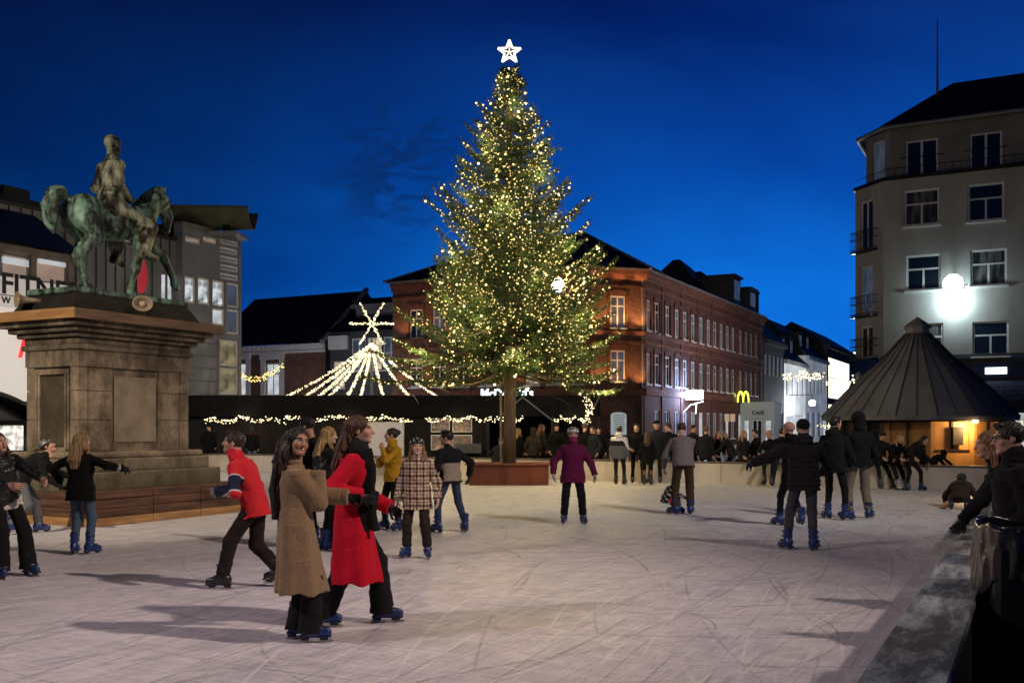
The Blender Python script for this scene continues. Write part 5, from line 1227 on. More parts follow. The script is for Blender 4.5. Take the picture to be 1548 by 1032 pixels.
pts = [(SX(px), -.2, zat(py, 41)) for px, py in ((880, 592), (886, 605), (892, 620), (889, 632), (884, 642))]
bulb_string('string_lights', 'dense hanging bunch of fairy lights at the right end of the stall', pts, 90, (.17, .05, .05), .027, M_BULBW, A, (sx0, sy0, 0), sd=31)
def poster(x0, x1, z0, z1, label, seed, food=True):
    r = empty('poster', (sx0, sy0, 0), A, label, 'poster', 'food posters on the black stall' if food else None); y = .485
    m = MB(); m.box(x0, x1, y-.03, y, z0, z1); m.build('frame', M_FRAME, r)
    mt, nt_, b = newmat('poster_print'); v = coords(nt_, (2.2, 1, 2.2)); vo = nt_.nodes.new('ShaderNodeTexVoronoi'); vo.inputs['Scale'].default_value = 2.2; mp = coords(nt_, (1, .02, 1)); L(nt_, mp, vo.inputs['Vector'])
    cr = ramp(nt_, vo.outputs[0], [(.10, (.55, .42, .32)), (.24, (.30, .12, .06)), (.36, (.16, .11, .09)), (.5, (.04, .03, .03))]); cn = mixc(nt_, .35, cr.outputs[0], ramp(nt_, noise(nt_, mp, 9+seed, 5), [(.3, (.05, .03, .02)), (.7, (.6, .42, .3))]).outputs[0])
    if not food: cn = mixc(nt_, .93, cn, (.45, .40, .37))
    L(nt_, cn, b.inputs['Base Color']); L(nt_, cn, b.inputs['Emission Color']); b.inputs['Emission Strength'].default_value = .4; mt.cycles.emission_sampling = 'NONE'  # print glows in its own colours to brighten it on the dark stall
    m = MB(); m.box(x0+.04, x1-.04, y-.036, y-.031, z0+.04, z1-.04); m.build('print', mt, r)
    if food:
        m = MB(); rr = random.Random(seed)
        for k in range(3): cx_ = x0+.14+rr.random()*.2+k*.16; cz = z0+.16+rr.random()*.25; m.lathe([(.001, 0), (.085, 0), (.095, .004), (.001, .006)], 14); break
        for k in range(3):
            x = x0+.16+.19*k+rr.uniform(-.03, .03); z = z0+rr.uniform(.16, .42); n = 14; m.loft([[(x+.08*math.cos(t), y-.037, z+.075*math.sin(t)) for t in np.linspace(0, 2*math.pi, n, False)], [(x+.06*math.cos(t), y-.040, z+.055*math.sin(t)) for t in np.linspace(0, 2*math.pi, n, False)]], False, True)
        m2 = MB(); m2.v = [p for p in m.v if abs(p[1]) > .3]; nn_ = len(m.v)-len(m2.v); m2.f = [tuple(i-nn_ for i in f) for f in m.f if min(f) >= nn_]; m2.build('plates', surf('plate_print', (.5, .46, .42), (.25, .14, .08), 9, .6), r)
for i, (a, b_, c, d_, lb) in enumerate(((650, 679, 632, 653, 'food poster in the upper left of the four on the stall'), (683, 713, 632, 653, 'food poster in the upper right of the four on the stall'), (650, 679, 657, 680, 'food poster in the lower left of the four on the stall'), (683, 713, 657, 680, 'food poster in the lower right of the four on the stall'))):
    poster(SX(a), SX(b_), zat(d_, 41.5), zat(c, 41.5), lb, i)
poster(SX(517), SX(609), .35, zat(637, 41.5), 'large plain pale panel on the black stall behind the yellow jumper', 9, False)

# ---------- tent of light garlands ----------
gx_, gy_ = at(562, 47.0); ap = zat(519, 47); lt = empty('light_tent_mast', (gx_, gy_, 0), A, 'slim mast carrying the six-armed light star above the stall', 'mast')
m = MB(); m.tube([(0, 0, 0), (0, 0, ap+.2)], .07, 8); m.build('pole', M_ZINC, lt)
zc = zat(489, 47); sr = empty('light_star', (gx_, gy_, zc), A, 'big six-armed star of white fairy lights on top of the light tent', 'light star')
for k in range(6):
    t = k*math.pi/3; rg = np.random.default_rng(50+k); n = 46; L_ = 1.05 if k % 3 == 0 else 1.12; q = rg.uniform(.05, 1, n)*L_
    P = np.stack([q*math.cos(t)+rg.normal(0, .028, n), rg.normal(0, .03, n), q*math.sin(t)+rg.normal(0, .028, n)], 1); link('arm', bulbs_mesh('arm', P, rg.uniform(.024, .036, n), M_BULBW), sr)
m = MB(); [m.tube([(0, .03, 0), (1.05*math.cos(k*math.pi/3), .03, 1.05*math.sin(k*math.pi/3))], .02, 5) for k in range(6)]; m.build('star_frame', M_DARKMET, sr)
ends = [(432, 600, 2.5), (462, 601, .8), (487, 601, -.6), (505, 602, -1.6), (535, 602, -2.4), (557, 602, -2.8), (588, 602, -2.4), (622, 601, -1.4), (650, 598, .6)]
for i, (px, py, dy) in enumerate(ends):
    d_ = 47+dy; e = ((px-562)/F*d_*1.22, dy, zat(py, d_)-.25); n = 10; pts = []
    for k in range(n+1): t = k/n; pts.append((e[0]*t, e[1]*t, ap+(e[2]-ap)*t-.20*math.sin(math.pi*t)))
    bulb_string('light_garland', ['outermost left garland of the light tent sagging to the stall roof', 'second garland from the left of the light tent', 'third garland from the left of the light tent', 'fourth garland from the left of the light tent', 'garland just left of the light tent mast', 'garland hanging almost straight down the light tent mast', 'garland just right of the light tent mast', 'second garland right of the light tent mast', 'outermost right garland of the light tent near the tree'][i], pts, 330, (.055, .055, .055), .027, M_BULBW, A, (gx_, gy_, 0), 'garlands of the light tent', sd=60+i)

# ---------- row of houses behind the stall ----------
RY = 57.0
h1 = empty('row_house', (0, 0, 0), 0, 'old brick house with white window surrounds and long dark roof, left of the light tent', 'house')
xa, xb = -56.0, onY(492, 0, RY)[0]; ev = onY(430, 521, RY)[2]; rg_ = onY(430, 449, RY+5)[2]
hw_ = []
for px in (362, 412): 
    x = onY(px, 0, RY)[0]-xa-.62; zb = onY(px, 598, RY)[2]; hw_.append((x, zb, 1.3, onY(px, 549, RY)[2]-zb, 'cross', M_GLASSW))
facade(h1, (xa, RY), 0, xb-xa, 0, ev, hw_, M_BRICK)
m = MB(); m.box(xa, xb, RY-.25, RY-.003, ev-.42, ev, .01)
k = xa
while k < xb-.2: m.box(k, k+.2, RY-.33, RY-.251, ev-.30, ev-.04); k += .45
m.box(xa, xb, RY-.12, RY-.003, ev-.65, ev-.46); m.build('cornice', M_WHITEW, h1)
m = MB()
for w_ in hw_:
    x = xa+w_[0]; m.box(x-.45, x-.02, RY-.12, RY-.003, w_[1]-.3, w_[1]+w_[3]+.25, .01); m.box(x+w_[2]+.02, x+w_[2]+.45, RY-.12, RY-.003, w_[1]-.3, w_[1]+w_[3]+.25, .01); m.box(x-.5, x+w_[2]+.5, RY-.2, RY-.003, w_[1]+w_[3]+.26, w_[1]+w_[3]+.75, .02)
m.build('window_surround', M_WHITEW, h1)
m = MB(); m.quad((xa, RY-.4, ev), (xb, RY-.4, ev), (xb, RY+5, rg_), (xa, RY+5, rg_)); m.quad((xa, RY+5, rg_), (xb, RY+5, rg_), (xb, RY+10, ev), (xa, RY+10, ev)); m.quad((xb, RY, 0), (xb, RY+10, 0), (xb, RY+10, ev), (xb, RY+5, rg_), (xb, RY, ev)); m.build('roof', M_TILE, h1)
m = MB(); m.tube([(xb, RY-.4, ev+.05), (xb, RY+5, rg_+.1)], .2, 6); m.build('verge', surf('pale_verge', (.22, .24, .30), (.15, .17, .2), 3, .7), h1)
h2 = empty('row_house', (0, 0, 0), 0, 'dark roofed house with lit glazing between the white house and the brick building', 'house')
xc_, xd = xb+.25, -37.6; ev2 = onY(540, 500, RY)[2]
facade(h2, (xc_, RY+.2), 0, xd-xc_, 0, ev2, [(.3, 4.4, 1.0, 1.9, 'two', M_GLASSY), (.45, 1.5, 1.2, 2, 'two', M_GLASSW)]+[(1.9+k*1.35, ev2-2.8, 1.25, 2.3, 'four', M_GLASSY if k == 1 else M_GLASSB) for k in range(4)], M_RENDERD)
m = MB(); m.box(xc_, xc_+1.7, RY-.05, RY+.19, ev2-1.25, ev2-.25, .02); m.build('cornice', M_WHITEW, h2)
m = MB(); r2_ = onY(540, 452, RY+5)[2]; m.quad((xc_, RY-.2, ev2), (xd, RY-.2, ev2), (xd, RY+5, r2_), (xc_, RY+5, r2_)); m.quad((xc_, RY+5, r2_), (xd, RY+5, r2_), (xd, RY+10, ev2), (xc_, RY+10, ev2)); m.build('roof', M_TILE, h2)
a = onY(536, 462, RY+2); m = MB(); m.box(a[0], xd, RY+1.5, RY+4, a[2]-.25, a[2], .02); m.box(a[0]+.2, xd, RY+1.9, RY+4, a[2]-2.2, a[2]-.252); m.build('roof_dormer', M_ZINC, h2)
p0 = at(377, 56); bulb_string('light_garland', 'golden garland sagging in front of the white house windows', [(-.8, 0, .15), (0, 0, -.25), (.6, 0, -.22), (1.3, 0, .1), (2.0, 0, .62)], 120, (.1, .1, .16), .036, M_BULB, A, (p0[0], p0[1], zat(567, 56)), sd=80)

# ---------- metal clad shopping building on the left ----------
LX = -32.0; lb = empty('shopping_building', (0, 0, 0), 0, 'metal clad shopping building with glass corner tower behind the horseman', 'building')
def lw_(px0, py0, px1, py1, st_='plain', pane=M_GLASSW):
    a = onX(px0, py0, LX); b_ = onX(px1, py1, LX); zt_ = (a[2]+onX(px1, py0, LX)[2])/2; zb = (b_[2]+onX(px0, py1, LX)[2])/2
    zm0 = onX((px0+px1)/2, py1, LX)[2]; zm1 = onX((px0+px1)/2, py0, LX)[2]; return (a[1]-LY0, zm0, b_[1]-a[1], zm1-zm0, st_, pane, False)
LY0 = 10.0; LY1 = onX(276, 0, LX)[1]; LT = 9.45
M_SEAM = surf('standing_seam_zinc', (.24, .235, .235), (.17, .17, .175), .7, .5, .35, .08, .01, (1, 1, .3)); M_SHOPW = emit('glow_white_wall', (.92, .86, .80), .42, base=(.7, .68, .66), var=.25, vscale=.35)  # shop wall glows by itself; the light on it is put into the material
ws = [lw_(243, 412, 264, 455, 'two', M_GLASSW), lw_(2, 378, 46, 428, 'plain', M_GLASSY), lw_(54, 384, 103, 430, 'plain', M_GLASSY)]
wall_mesh(LY1-LY0, 5.9, LT, [(a[0], a[1], a[0]+a[2], a[1]+a[3]) for a in ws], M_SEAM).build('metal_cladding', M_SEAM, lb, (LX, LY0, 0), math.pi/2)
M_OFFICE = emit('pink_office_glow', (.62, .42, .33), .40, base=(.3, .25, .22), var=.3, vscale=.5)
for a, pn in zip(ws, (M_GLASSW, M_OFFICE, M_OFFICE)): p = fpt((LX, LY0), math.pi/2, a[0]); window(lb, p[0], p[1], a[1], a[2], a[3], math.pi/2, a[4], pn, .10, False, M_ZINC)
m = MB(); y = LY0
while y < LY1-.1:
    if not any(a[0]-.05 < y-LY0 < a[0]+a[2]+.05 for a in ws): m.box(LX+.003, LX+.045, y, y+.04, 5.92, LT)
    else: m.box(LX+.003, LX+.045, y, y+.04, ws[0][1]+ws[0][3]+.35, LT)
    y += .46
m.build('seam', surf('seam_dark', (.06, .06, .065), (.04, .04, .045), 3, .5, .3), lb)
m = MB(); m.box(LX-.2, LX+.12, LY0, LY1, LT, LT+.12, .01); m.box(LX-9, LX-.6, LY0, LY1, LT-.5, LT+.5); m.box(LX-8, LX-1.2, onX(38, 0, LX)[1], onX(78, 0, LX)[1], LT+.5, LT+1.0); m.build('roof', M_TILE, lb)
ty0, ty1 = onX(-40, 0, LX)[1], onX(108, 0, LX)[1]; e0 = onX(20, 372, LX)[2]; pkz = onX(30, 322, LX)[2]
m = MB(); m.quad((LX+.9, ty0, e0), (LX+.9, ty1, e0-.12), (LX+.05, ty1-1.6, pkz), (LX+.05, ty0, pkz)); m.quad((LX+.9, ty1, e0-.12), (LX+.05, ty1, e0-.1), (LX+.05, ty1-1.6, pkz)); m.build('bay_roof', surf('blue_zinc', (.02, .035, .10), (.012, .02, .06), 2, .35, .4), lb)
m = MB(); m.box(LX+.01, LX+.92, ty0, ty1, e0-.36, e0-.13, .02)
for px in (50, 106): y = onX(px, 0, LX+.8)[1]; m.box(LX+.70, LX+.85, y-.1, y+.1, 5.7, e0-.36, .01)
m.build('bay_frame', surf('bay_timber', (.16, .13, .11), (.10, .085, .07), 3, .7), lb)
m = MB(); y0 = onX(0, 0, LX+.4)[1]
for px in (2, 56): y = onX(px, 0, LX+.3)[1]; m.box(LX+.3, LX+.42, y, y+1.15, onX(px, 400, LX)[2], onX(px, 390, LX)[2], .02)
m.build('ceiling_lamp', emit('tube_lamp', (.6, .66, .72), .55), lb)
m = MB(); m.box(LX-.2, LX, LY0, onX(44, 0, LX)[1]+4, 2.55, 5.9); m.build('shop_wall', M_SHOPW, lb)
m = MB(); m.box(LX-.2, LX+.02, LY0, LY1, 0, 2.54); m.build('ground_floor', M_RENDERD, lb)
fs = empty('gym_sign', (LX+.93, onX(0, 0, LX+.9)[1]-.05, 0), 0, 'white gym sign panel with bold black letters above the shop', 'sign')
z0_, z1_ = onX(20, 465, LX+.9)[2], onX(20, 420, LX+.9)[2]; wl = onX(106, 0, LX+.9)[1]-onX(-90, 0, LX+.9)[1]
m = MB(); m.box(-.06, 0, -2.2, onX(106, 0, LX+.9)[1]-onX(0, 0, LX+.9)[1], z0_, z1_, .01); m.build('panel', emit('sign_panel_white', (.8, .72, .70), .17, base=(.7, .7, .7)), fs)
zz = z0_+(z1_-z0_)*.47; text('FITNESS', 1.0, 'letters', M_BLACK, fs, (.012, .05, zz-.02), math.pi/2, .01, bold=.02); m = MB(); m.box(.002, .012, -2.0, 2.2, zz-.10, zz-.07); m.build('rule', M_BLACK, fs)
for i, ch in enumerate('WORLD'): text(ch, .32, 'letter', M_BLACK, fs, (.012, .08+i*.66, z0_+.12), math.pi/2, .01, bold=.008)
hs = empty('fashion_sign', (LX+.06, onX(22, 0, LX)[1], onX(30, 541, LX)[2]), 0, 'red slanted fashion shop letters on the glowing white wall', 'sign')
text('H&M', 1.42, 'letters', emit('red_letters', (.9, .05, .06), .8, base=(.5, .02, .02)), hs, (0, 0, 0), math.pi/2, .03, shear=.25, bold=-.012)
cz = onX(20, 605, LX)[2]
m = MB(); n = 14; y0, y1 = onX(-60, 0, LX)[1], onX(46, 0, LX)[1]
o = empty('shop_canopy', (0, 0, 0), 0, 'dark curved canopy over the lit shop window at the left edge', 'canopy')
arc = [(y0+(y1-y0)*k/n, 1.72+1.05*math.cos(math.pi/2*(k/n))**.8 if k < n else 1.72) for k in range(n+1)]
m.loft([[(LX+.02, y, z), (LX+1.0, y, z), (LX+1.0, y, z+.14), (LX+.02, y, z+.14)] for y, z in arc]); m.build('arched_rim', M_DARKMET, o)
m = MB(); m.box(LX+.02, LX+.9, y0, y1, 1.70, 1.86, .01); m.build('lintel', M_TENT, o)
m = MB(); y0w, y1w = onX(-20, 0, LX)[1], onX(36, 0, LX)[1]; wdw = window(lb, LX+.05, y0w, .75, y1w-y0w, .98, math.pi/2, 'plain', litglass('busy_shop_window', (1.0, .95, .85), 1.3, .85, 3.5), .05, False, M_DARKMET, -.02)
# tower
TYa, TYb = onX(276, 0, LX+.4)[1], onX(365, 0, LX+.4)[1]; TX0 = LX+.4
tz = lambda py, px=320: onX(px, py, TX0)[2]
def tw(px0, py0, px1, py1, pane, st_='plain'):
    a = onX(px0, 0, TX0)[1]-TYa; b_ = onX(px1, 0, TX0)[1]-TYa; c = tz(py1, (px0+px1)/2); d_ = tz(py0, (px0+px1)/2); return (a, c, b_-a, d_-c, st_, pane, False)
M_GYM = litglass('gym_glass', (.80, .86, .9), 1.1, .92, 1.8); M_GLASSS = litglass('sparkle_glass', (.5, .42, .22), .45, .8, 2.5)
tws = [tw(279, 418, 296, 458, M_GYM), tw(299, 420, 318, 460, M_GYM), tw(321, 424, 340, 463, M_GYM), tw(343, 428, 362, 465, M_GLASSB), tw(321, 466, 340, 492, M_GLASSW), tw(343, 468, 362, 505, M_GLASSB),
       tw(280, 359, 304, 368, M_OFFICE), tw(307, 359, 328, 368, M_OFFICE)]+[tw(333, 362+k*13, 361, 371+k*13, M_GLASSB) for k in range(5)]+[tw(332, 514, 361, 553, M_GLASSS), tw(332, 556, 361, 596, M_GLASSS)]
facade(lb, (TX0, TYa), math.pi/2, TYb-TYa, 2.0, tz(345), tws, M_SEAM, 'tower_wall')
m = MB(); yp = onX(329, 0, TX0)[1]
for z in np.arange(tz(595), tz(512), .55): m.box(TX0+.002, TX0+.03, TYa+.1, yp-.1, z, z+.5, .01)
m.build('slatted_panel', M_ZINC, lb)
m = MB(); m.quad((TX0, TYb, 0), (TX0-6, TYb, 0), (TX0-6, TYb, tz(345)), (TX0, TYb, tz(345))); m.quad((TX0, TYa, 0), (TX0, TYa, tz(345)), (LX-.1, TYa, tz(345)), (LX-.1, TYa, 0)); m.quad((TX0, TYa, tz(345)), (TX0, TYb, tz(345)), (TX0-6, TYb, tz(345)), (TX0-6, TYa, tz(345))); m.build('tower_side', M_SEAM, lb)
bcx, bcy = at(316, 43.5); zb = zat(345, 43.5); n = 10
sec = [(-.75+1.5*k/n, .80*(2*abs(k/n-.5))**2.2) for k in range(n+1)]
m = MB(); m.loft([[(x, y, zb+z+dz) for y, z in sec]+[(x, y, zb+z+dz+.10) for y, z in sec[::-1]] for x, dz in ((-1.95, 0), (1.95, -.10))])
m.build('boat_roof', surf('moss_metal', (.10, .10, .058), (.06, .06, .035), 2, .6, .2), lb, (bcx, bcy, 0), A-.05)
m = MB(); m.box(-1.7, 1.45, -.55, .9, zb-.40, zb-.22, .02)
m.build('tower_roof', M_ZINC, lb, (bcx, bcy, 0), A-.05)
for x in (-1.3, .9): m = MB(); m.box(x-.18, x+.18, -.35, .35, zb-.218, zb+.12, .02); m.build('roof_strut', M_DARKMET, lb, (bcx, bcy, 0), A-.05)
bn = onX(169, 432, LX+1.2); fb = empty('beach_flag', (LX+2.5, bn[1], 0), 0, 'tall red feather flag seen between the legs of the bronze horse', 'flag')
z0_, z1_ = onX(169, 436, LX+2.5)[2], onX(169, 362, LX+2.5)[2]; m = MB(); m.tube([(0, 0, 0), (0, 0, z1_)], .03, 6); m.build('pole', M_DARKMET, fb)
pr = [(0, .0), (.05, .2), (.30, .75), (.5, .9), (.8, .8), (1, .45)]; m = MB(); yy = [(z1_-(z1_-z0_)*t, .02+.55*w_) for t, w_ in pr]
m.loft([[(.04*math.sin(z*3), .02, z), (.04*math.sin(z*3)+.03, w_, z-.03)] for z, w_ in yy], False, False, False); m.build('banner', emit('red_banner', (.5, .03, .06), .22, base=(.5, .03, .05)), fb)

# ---------- houses further up the street ----------
def street_house(y0, y1, z, zr_, label, mat, wins, rmat=M_TILE, xo=0.0, lit=None, shop=None):
    r = empty('street_house', (Ex+xo, y0, 0), 0, label, 'house'); w_ = y1-y0
    facade(r, (0, 0), math.pi/2, w_, 0, z, wins, mat)
    m = MB(); m.quad((0, 0, 0), (0, 0, z), (-8, 0, z), (-8, 0, 0)); m.build('gable', mat, r); m = MB(); m.quad((0, w_, 0), (-8, w_, 0), (-8, w_, z), (0, w_, z)); m.build('gable', mat, r)
    m = MB(); m.quad((.3, 0, z), (.3, w_, z), (-4, w_, zr_), (-4, 0, zr_)); m.quad((-4, 0, zr_), (-4, w_, zr_), (-8, w_, z), (-8, 0, z)); m.quad((.3, 0, z), (-4, 0, zr_), (-8, 0, z)); m.quad((.3, w_, z), (-8, w_, z), (-4, w_, zr_)); m.build('roof', rmat, r)
    m = MB(); m.box(.003, .35, 0, w_, z-.4, z+.002, .02); m.build('cornice', M_WHITEW if lit else M_RENDERD, r); return r
yA, yB, yC, yD, yE = Ey+RL+.4, Ey+38, Ey+48, Ey+60, Ey+82
def rowW(w_, z, h, n, pn, st_='two', ww=1.0): return [((k+.5)*w_/n-ww/2, z, ww, h, st_, pn if prng.random() < .7 else M_GLASSD, False) for k in range(n)]
street_house(yA, yB, 9.3, 13.4, 'dark narrow house beyond the brick building with unlit windows', M_RENDERD, rowW(yB-yA, 6.2, 1.8, 5, M_GLASSB)+rowW(yB-yA, .6, 2.4, 4, M_GLASSD))
M_LITW = emit('glow_house_wall', (.86, .92, .95), .55, base=(.7, .7, .7), var=.55, vscale=.5); M_LITW2 = emit('dim_glow_house_wall', (.6, .66, .75), .30, base=(.6, .6, .6), var=.5, vscale=.4)  # house fronts emit their brightness, standing in for light falling on them
street_house(yB, yC, 8.0, 12.0, 'white house with brightly glowing front beside the dark narrow house', M_LITW, rowW(yC-yB, 4.6, 1.9, 4, M_GLASSD)+[(.6, .4, 8.6, 2.4, 'two', M_GLASSW, False)], lit=True)
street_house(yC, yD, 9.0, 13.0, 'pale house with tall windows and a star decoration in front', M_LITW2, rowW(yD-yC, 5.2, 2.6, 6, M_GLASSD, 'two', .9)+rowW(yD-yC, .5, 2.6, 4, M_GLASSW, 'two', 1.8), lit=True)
street_house(yD, yE, 11.0, 13.8, 'far shop with tall bright yellow windows next to the conical roof', M_RENDERD, [(1.0, 4.9, 15, 4.8, 'four', litglass('bright_shop_glass', (1.0, .93, .62), 2.4, .25, .2), False), (1.0, .4, 15, 3.9, 'four', litglass('bright_shop_glass_low', (1.0, .96, .75), 2.4, .3, .2), False)])
for k, (px, z_) in enumerate(((1190, 8.9), (1202, 9.0), (1216, 9.9), (1226, 10))):
    yy_ = onX(px, 0, Ex-.5)[1]; r = empty('roof_dormer', (Ex-.9, yy_, z_), 0, 'small dark dormer with a bluish window on the street roofs', 'dormer', 'dormers on the street roofs'); m = MB(); m.box(-2, 0, -.8, .8, -1, 1.5, .02); m.box(-2.1, .15, -.95, .95, 1.5, 1.65, .02); m.build('cheeks', M_TILE, r); window(r, .03, -.5, -.5, 1.0, 1.8, math.pi/2, 'two', M_GLASSB, .08, False, None, .0)
l = bpy.data.lights.new('street_lantern', 'POINT'); l.energy = 900; l.color = (.85, .93, 1); l.shadow_soft_size = .3
ls = empty('wall_lantern', (Ex+2.2, onX(1228, 0, Ex+2.2)[1], 0), 0, 'bright white street lantern hanging in front of the pale house', 'lantern'); o = bpy.data.objects.new('street_lantern', l); COL.objects.link(o); o.parent = ls; o.location = (.5, 0, zat(609, depth(Ex+2.2, ls.location.y))-.6)
zl = zat(609, depth(Ex+2.2, ls.location.y)); m = MB(); m.lathe([(.12, -.25), (.28, -.2), (.3, .15), (.1, .3)], 12); m.build('globe', emit('lantern_globe', (.95, .97, 1), 14), ls, (0, 0, zl)); m = MB(); m.tube([(0, 0, zl+.3), (0, 0, zl+.8), (-2.2, 0, zl+.8)], .04, 6); m.build('arm', M_DARKMET, ls)
for px, py, d_, nm, n in ((1222, 570, 95, 'cluster of golden lights in the star decoration hanging over the street', 90), (1192, 572, 88, 'small golden light ornament hanging before the white house', 24), (1275, 575, 70, 'golden light bunch on a beam beside the bright shop windows', 60)):
    x, y = at(px, d_); bulb_string('street_decoration', nm, [(-1.2, 0, -.1), (-.4, 0, .4), (.1, 0, 0), (.8, 0, .1), (1.5, 0, .2)] if n > 50 else [(-.3, 0, 0), (.3, 0, .2)], n, (.25, .2, .35), .07, M_BULBW, A, (x, y, zat(py, d_)), sd=90+n)
x, y = at(1103, 55); sgp = empty('street_sign', (x, y, 0), A, 'cream double street sign on a thin post beside the brick building', 'sign')
m = MB(); m.tube([(0, 0, 0), (0, 0, zat(626, 55))], .04, 8); m.build('post', M_ZINC, sgp)
for dx in (-.16, .16): m = MB(); m.box(dx-.13, dx+.13, -.06, -.042, zat(637, 55), zat(626, 55)+.02, .01); m.build('plate', emit('cream_plate', (.9, .62, .42), .45, base=(.7, .6, .5)), sgp)
for k, px in enumerate((1104, 1114)):
    x, y = at(px, 33.5); rb = empty('road_barrier', (x, y, 0), A, 'red and white striped road barrier board behind the seated skaters', 'barrier', 'red and white road barriers')
    for j in range(4): m = MB(); m.box(-.3+j*.15, -.15+j*.15, -.02, .02, .75, 1.02, .004); m.build('stripe', surf('red_reflector', (.45, .06, .04), None, 3, .5) if (j+k) % 2 else M_WHITEW, rb)
    m = MB(); m.tube([(-.25, .02, 0), (-.25, .02, .8)], .02, 6); m.tube([(.25, .02, 0), (.25, .02, .8)], .02, 6); m.box(-.4, .4, -.15, .2, 0, .08, .01); m.build('legs', M_WHITEW, rb)
# ---------- lamps ----------
def spot(par, loc, target, e, col, size=70, soft=.12, blend=.5, name='lamp'):
    l = bpy.data.lights.new(name, 'SPOT'); l.energy = e; l.color = col; l.spot_size = math.radians(size); l.spot_blend = blend; l.shadow_soft_size = soft
    o = bpy.data.objects.new(name, l); COL.objects.link(o); o.parent = par
    inv = Vector(loc); o.location = inv-Vector(par.location if par else (0, 0, 0)); o.rotation_euler = (Vector(target)-inv).to_track_quat('-Z', 'Y').to_euler(); return o
def unseen_lamp(xy, h, label, arm=(0, 1)):
    r = empty('unseen_lamp', (*xy, 0), 0, label, 'street lamp')
    m = MB(); m.tube([(0, 0, 0), (0, 0, 1.1), (0, 0, h)], [.09, .07, .05], 10); m.tube([(0, 0, h), (arm[0]*.5, arm[1]*.5, h+.18), (arm[0], arm[1], h+.2)], .035, 8); m.build('pole', M_DARKMET, r)
    m = MB(); m.box(arm[0]-.28, arm[0]+.28, arm[1]-.14, arm[1]+.14, h+.12, h+.26, .04); m.build('lamp_head', M_DARKMET, r)
    m = MB(); m.box(arm[0]-.24, arm[0]+.24, arm[1]-.11, arm[1]+.11, h+.10, h+.115); m.build('lamp_glass', emit('sodium_glass', (1, .62, .30), 30), r); return r
WARM = (1.0, .77, .65)
k1 = c2w(14.5, 1.5); s1 = unseen_lamp(k1, 14.6, 'tall floodlight mast with warm lamps beyond the near barrier on the right', (-.7, .5))
L1 = (k1[0]-.7, k1[1]+.5, 14.6)
spot(s1, L1, (*c2w(-6.3, 12.0), 0), 15500, WARM, 42, .4, 1.0, 'unseen_lamp_light')
spot(s1, (L1[0], L1[1], L1[2]+.02), (*c2w(0, 30), 0), 12000, (1, .90, .82), 50, .9, .9, 'unseen_lamp_light')
k2 = c2w(-11.5, 4.0); s2 = unseen_lamp(k2, 8.6, 'warm street lamp standing outside the rink on the left', (.5, .5))
spot(s2, (k2[0]+.5, k2[1]+.5, 8.62), (*c2w(4.5, 9.5), 0), 3000, (1.0, .80, .80), 62, .9, 1.0, 'unseen_lamp_light')  # fill head added to lighten the right-hand ice and its shadows
spot(s2, (k2[0]+.5, k2[1]+.5, 8.65), (*c2w(-7.6, 17.0), 3.9), 8000, (1.0, .82, .60), 50, .12, .6, 'unseen_lamp_light')
k3 = at(190, 31); s3 = unseen_lamp(k3, 4.2, 'added lamp hidden behind the pedestal lighting the metal building', (-.5, 0))  # hidden lamp added to brighten the metal cladding
l = bpy.data.lights.new('unseen_lamp_light', 'POINT'); l.energy = 520; l.color = (1, .88, .75); l.shadow_soft_size = .15; o = bpy.data.objects.new('unseen_lamp_light', l); COL.objects.link(o); o.parent = s3; o.location = (-.5, 0, 4.15)
k5 = at(425, 62); s5 = unseen_lamp(k5, 3.1, 'added low lamp unseen behind the stall lighting the row of old houses', (0, .4))  # unseen lamp added to lift the dark house row
l = bpy.data.lights.new('unseen_lamp_light', 'POINT'); l.energy = 900; l.color = (.95, .93, 1); l.shadow_soft_size = .2; o = bpy.data.objects.new('unseen_lamp_light', l); COL.objects.link(o); o.parent = s5; o.location = (0, .4, 3.0)
k4 = (-9.2, 66); s4 = unseen_lamp(k4, 6.2, 'added unseen lamp at the side of the grey apartment block lighting the shopping street', (-.6, 0))  # lamp added out of sight to brighten the brick street front
l = bpy.data.lights.new('unseen_lamp_light', 'POINT'); l.energy = 2600; l.color = (1, .92, .86); l.shadow_soft_size = .2; o = bpy.data.objects.new('unseen_lamp_light', l); COL.objects.link(o); o.parent = s4; o.location = (-.6, 0, 6.1)
FL = lp; f1 = [o for o in bpy.data.objects if o.name.startswith('floodlight')][0]; f2 = [o for o in bpy.data.objects if o.name.startswith('floodlight')][1]
COOL = (.86, .90, 1.0)
spot(f1, (lp[0], GY-1.0, lp[2]+.1), (*c2w(0, 17), 0), 19000, COOL, 84, .16, .4, 'flood_light')
l = bpy.data.lights.new('flood_spill', 'POINT'); l.energy = 210; l.color = (.72, .95, 1); l.shadow_soft_size = .15; o = bpy.data.objects.new('flood_spill', l); COL.objects.link(o); o.parent = f1; o.location = (0, .25, -.75)
spot(f2, (q[0], Wy-1.0, q[2]), (*c2w(3.5, 27), 0), 15000, (.92, .95, 1.0), 70, .16, .4, 'flood_light')
sun = bpy.data.lights.new('dusk_sun', 'SUN'); sun.energy = .02; sun.angle = math.radians(.5); sun.color = (1, .8, .7); so = bpy.data.objects.new('dusk_sun', sun); COL.objects.link(so); so.rotation_euler = (math.radians(85), 0, -SUN_AZ)
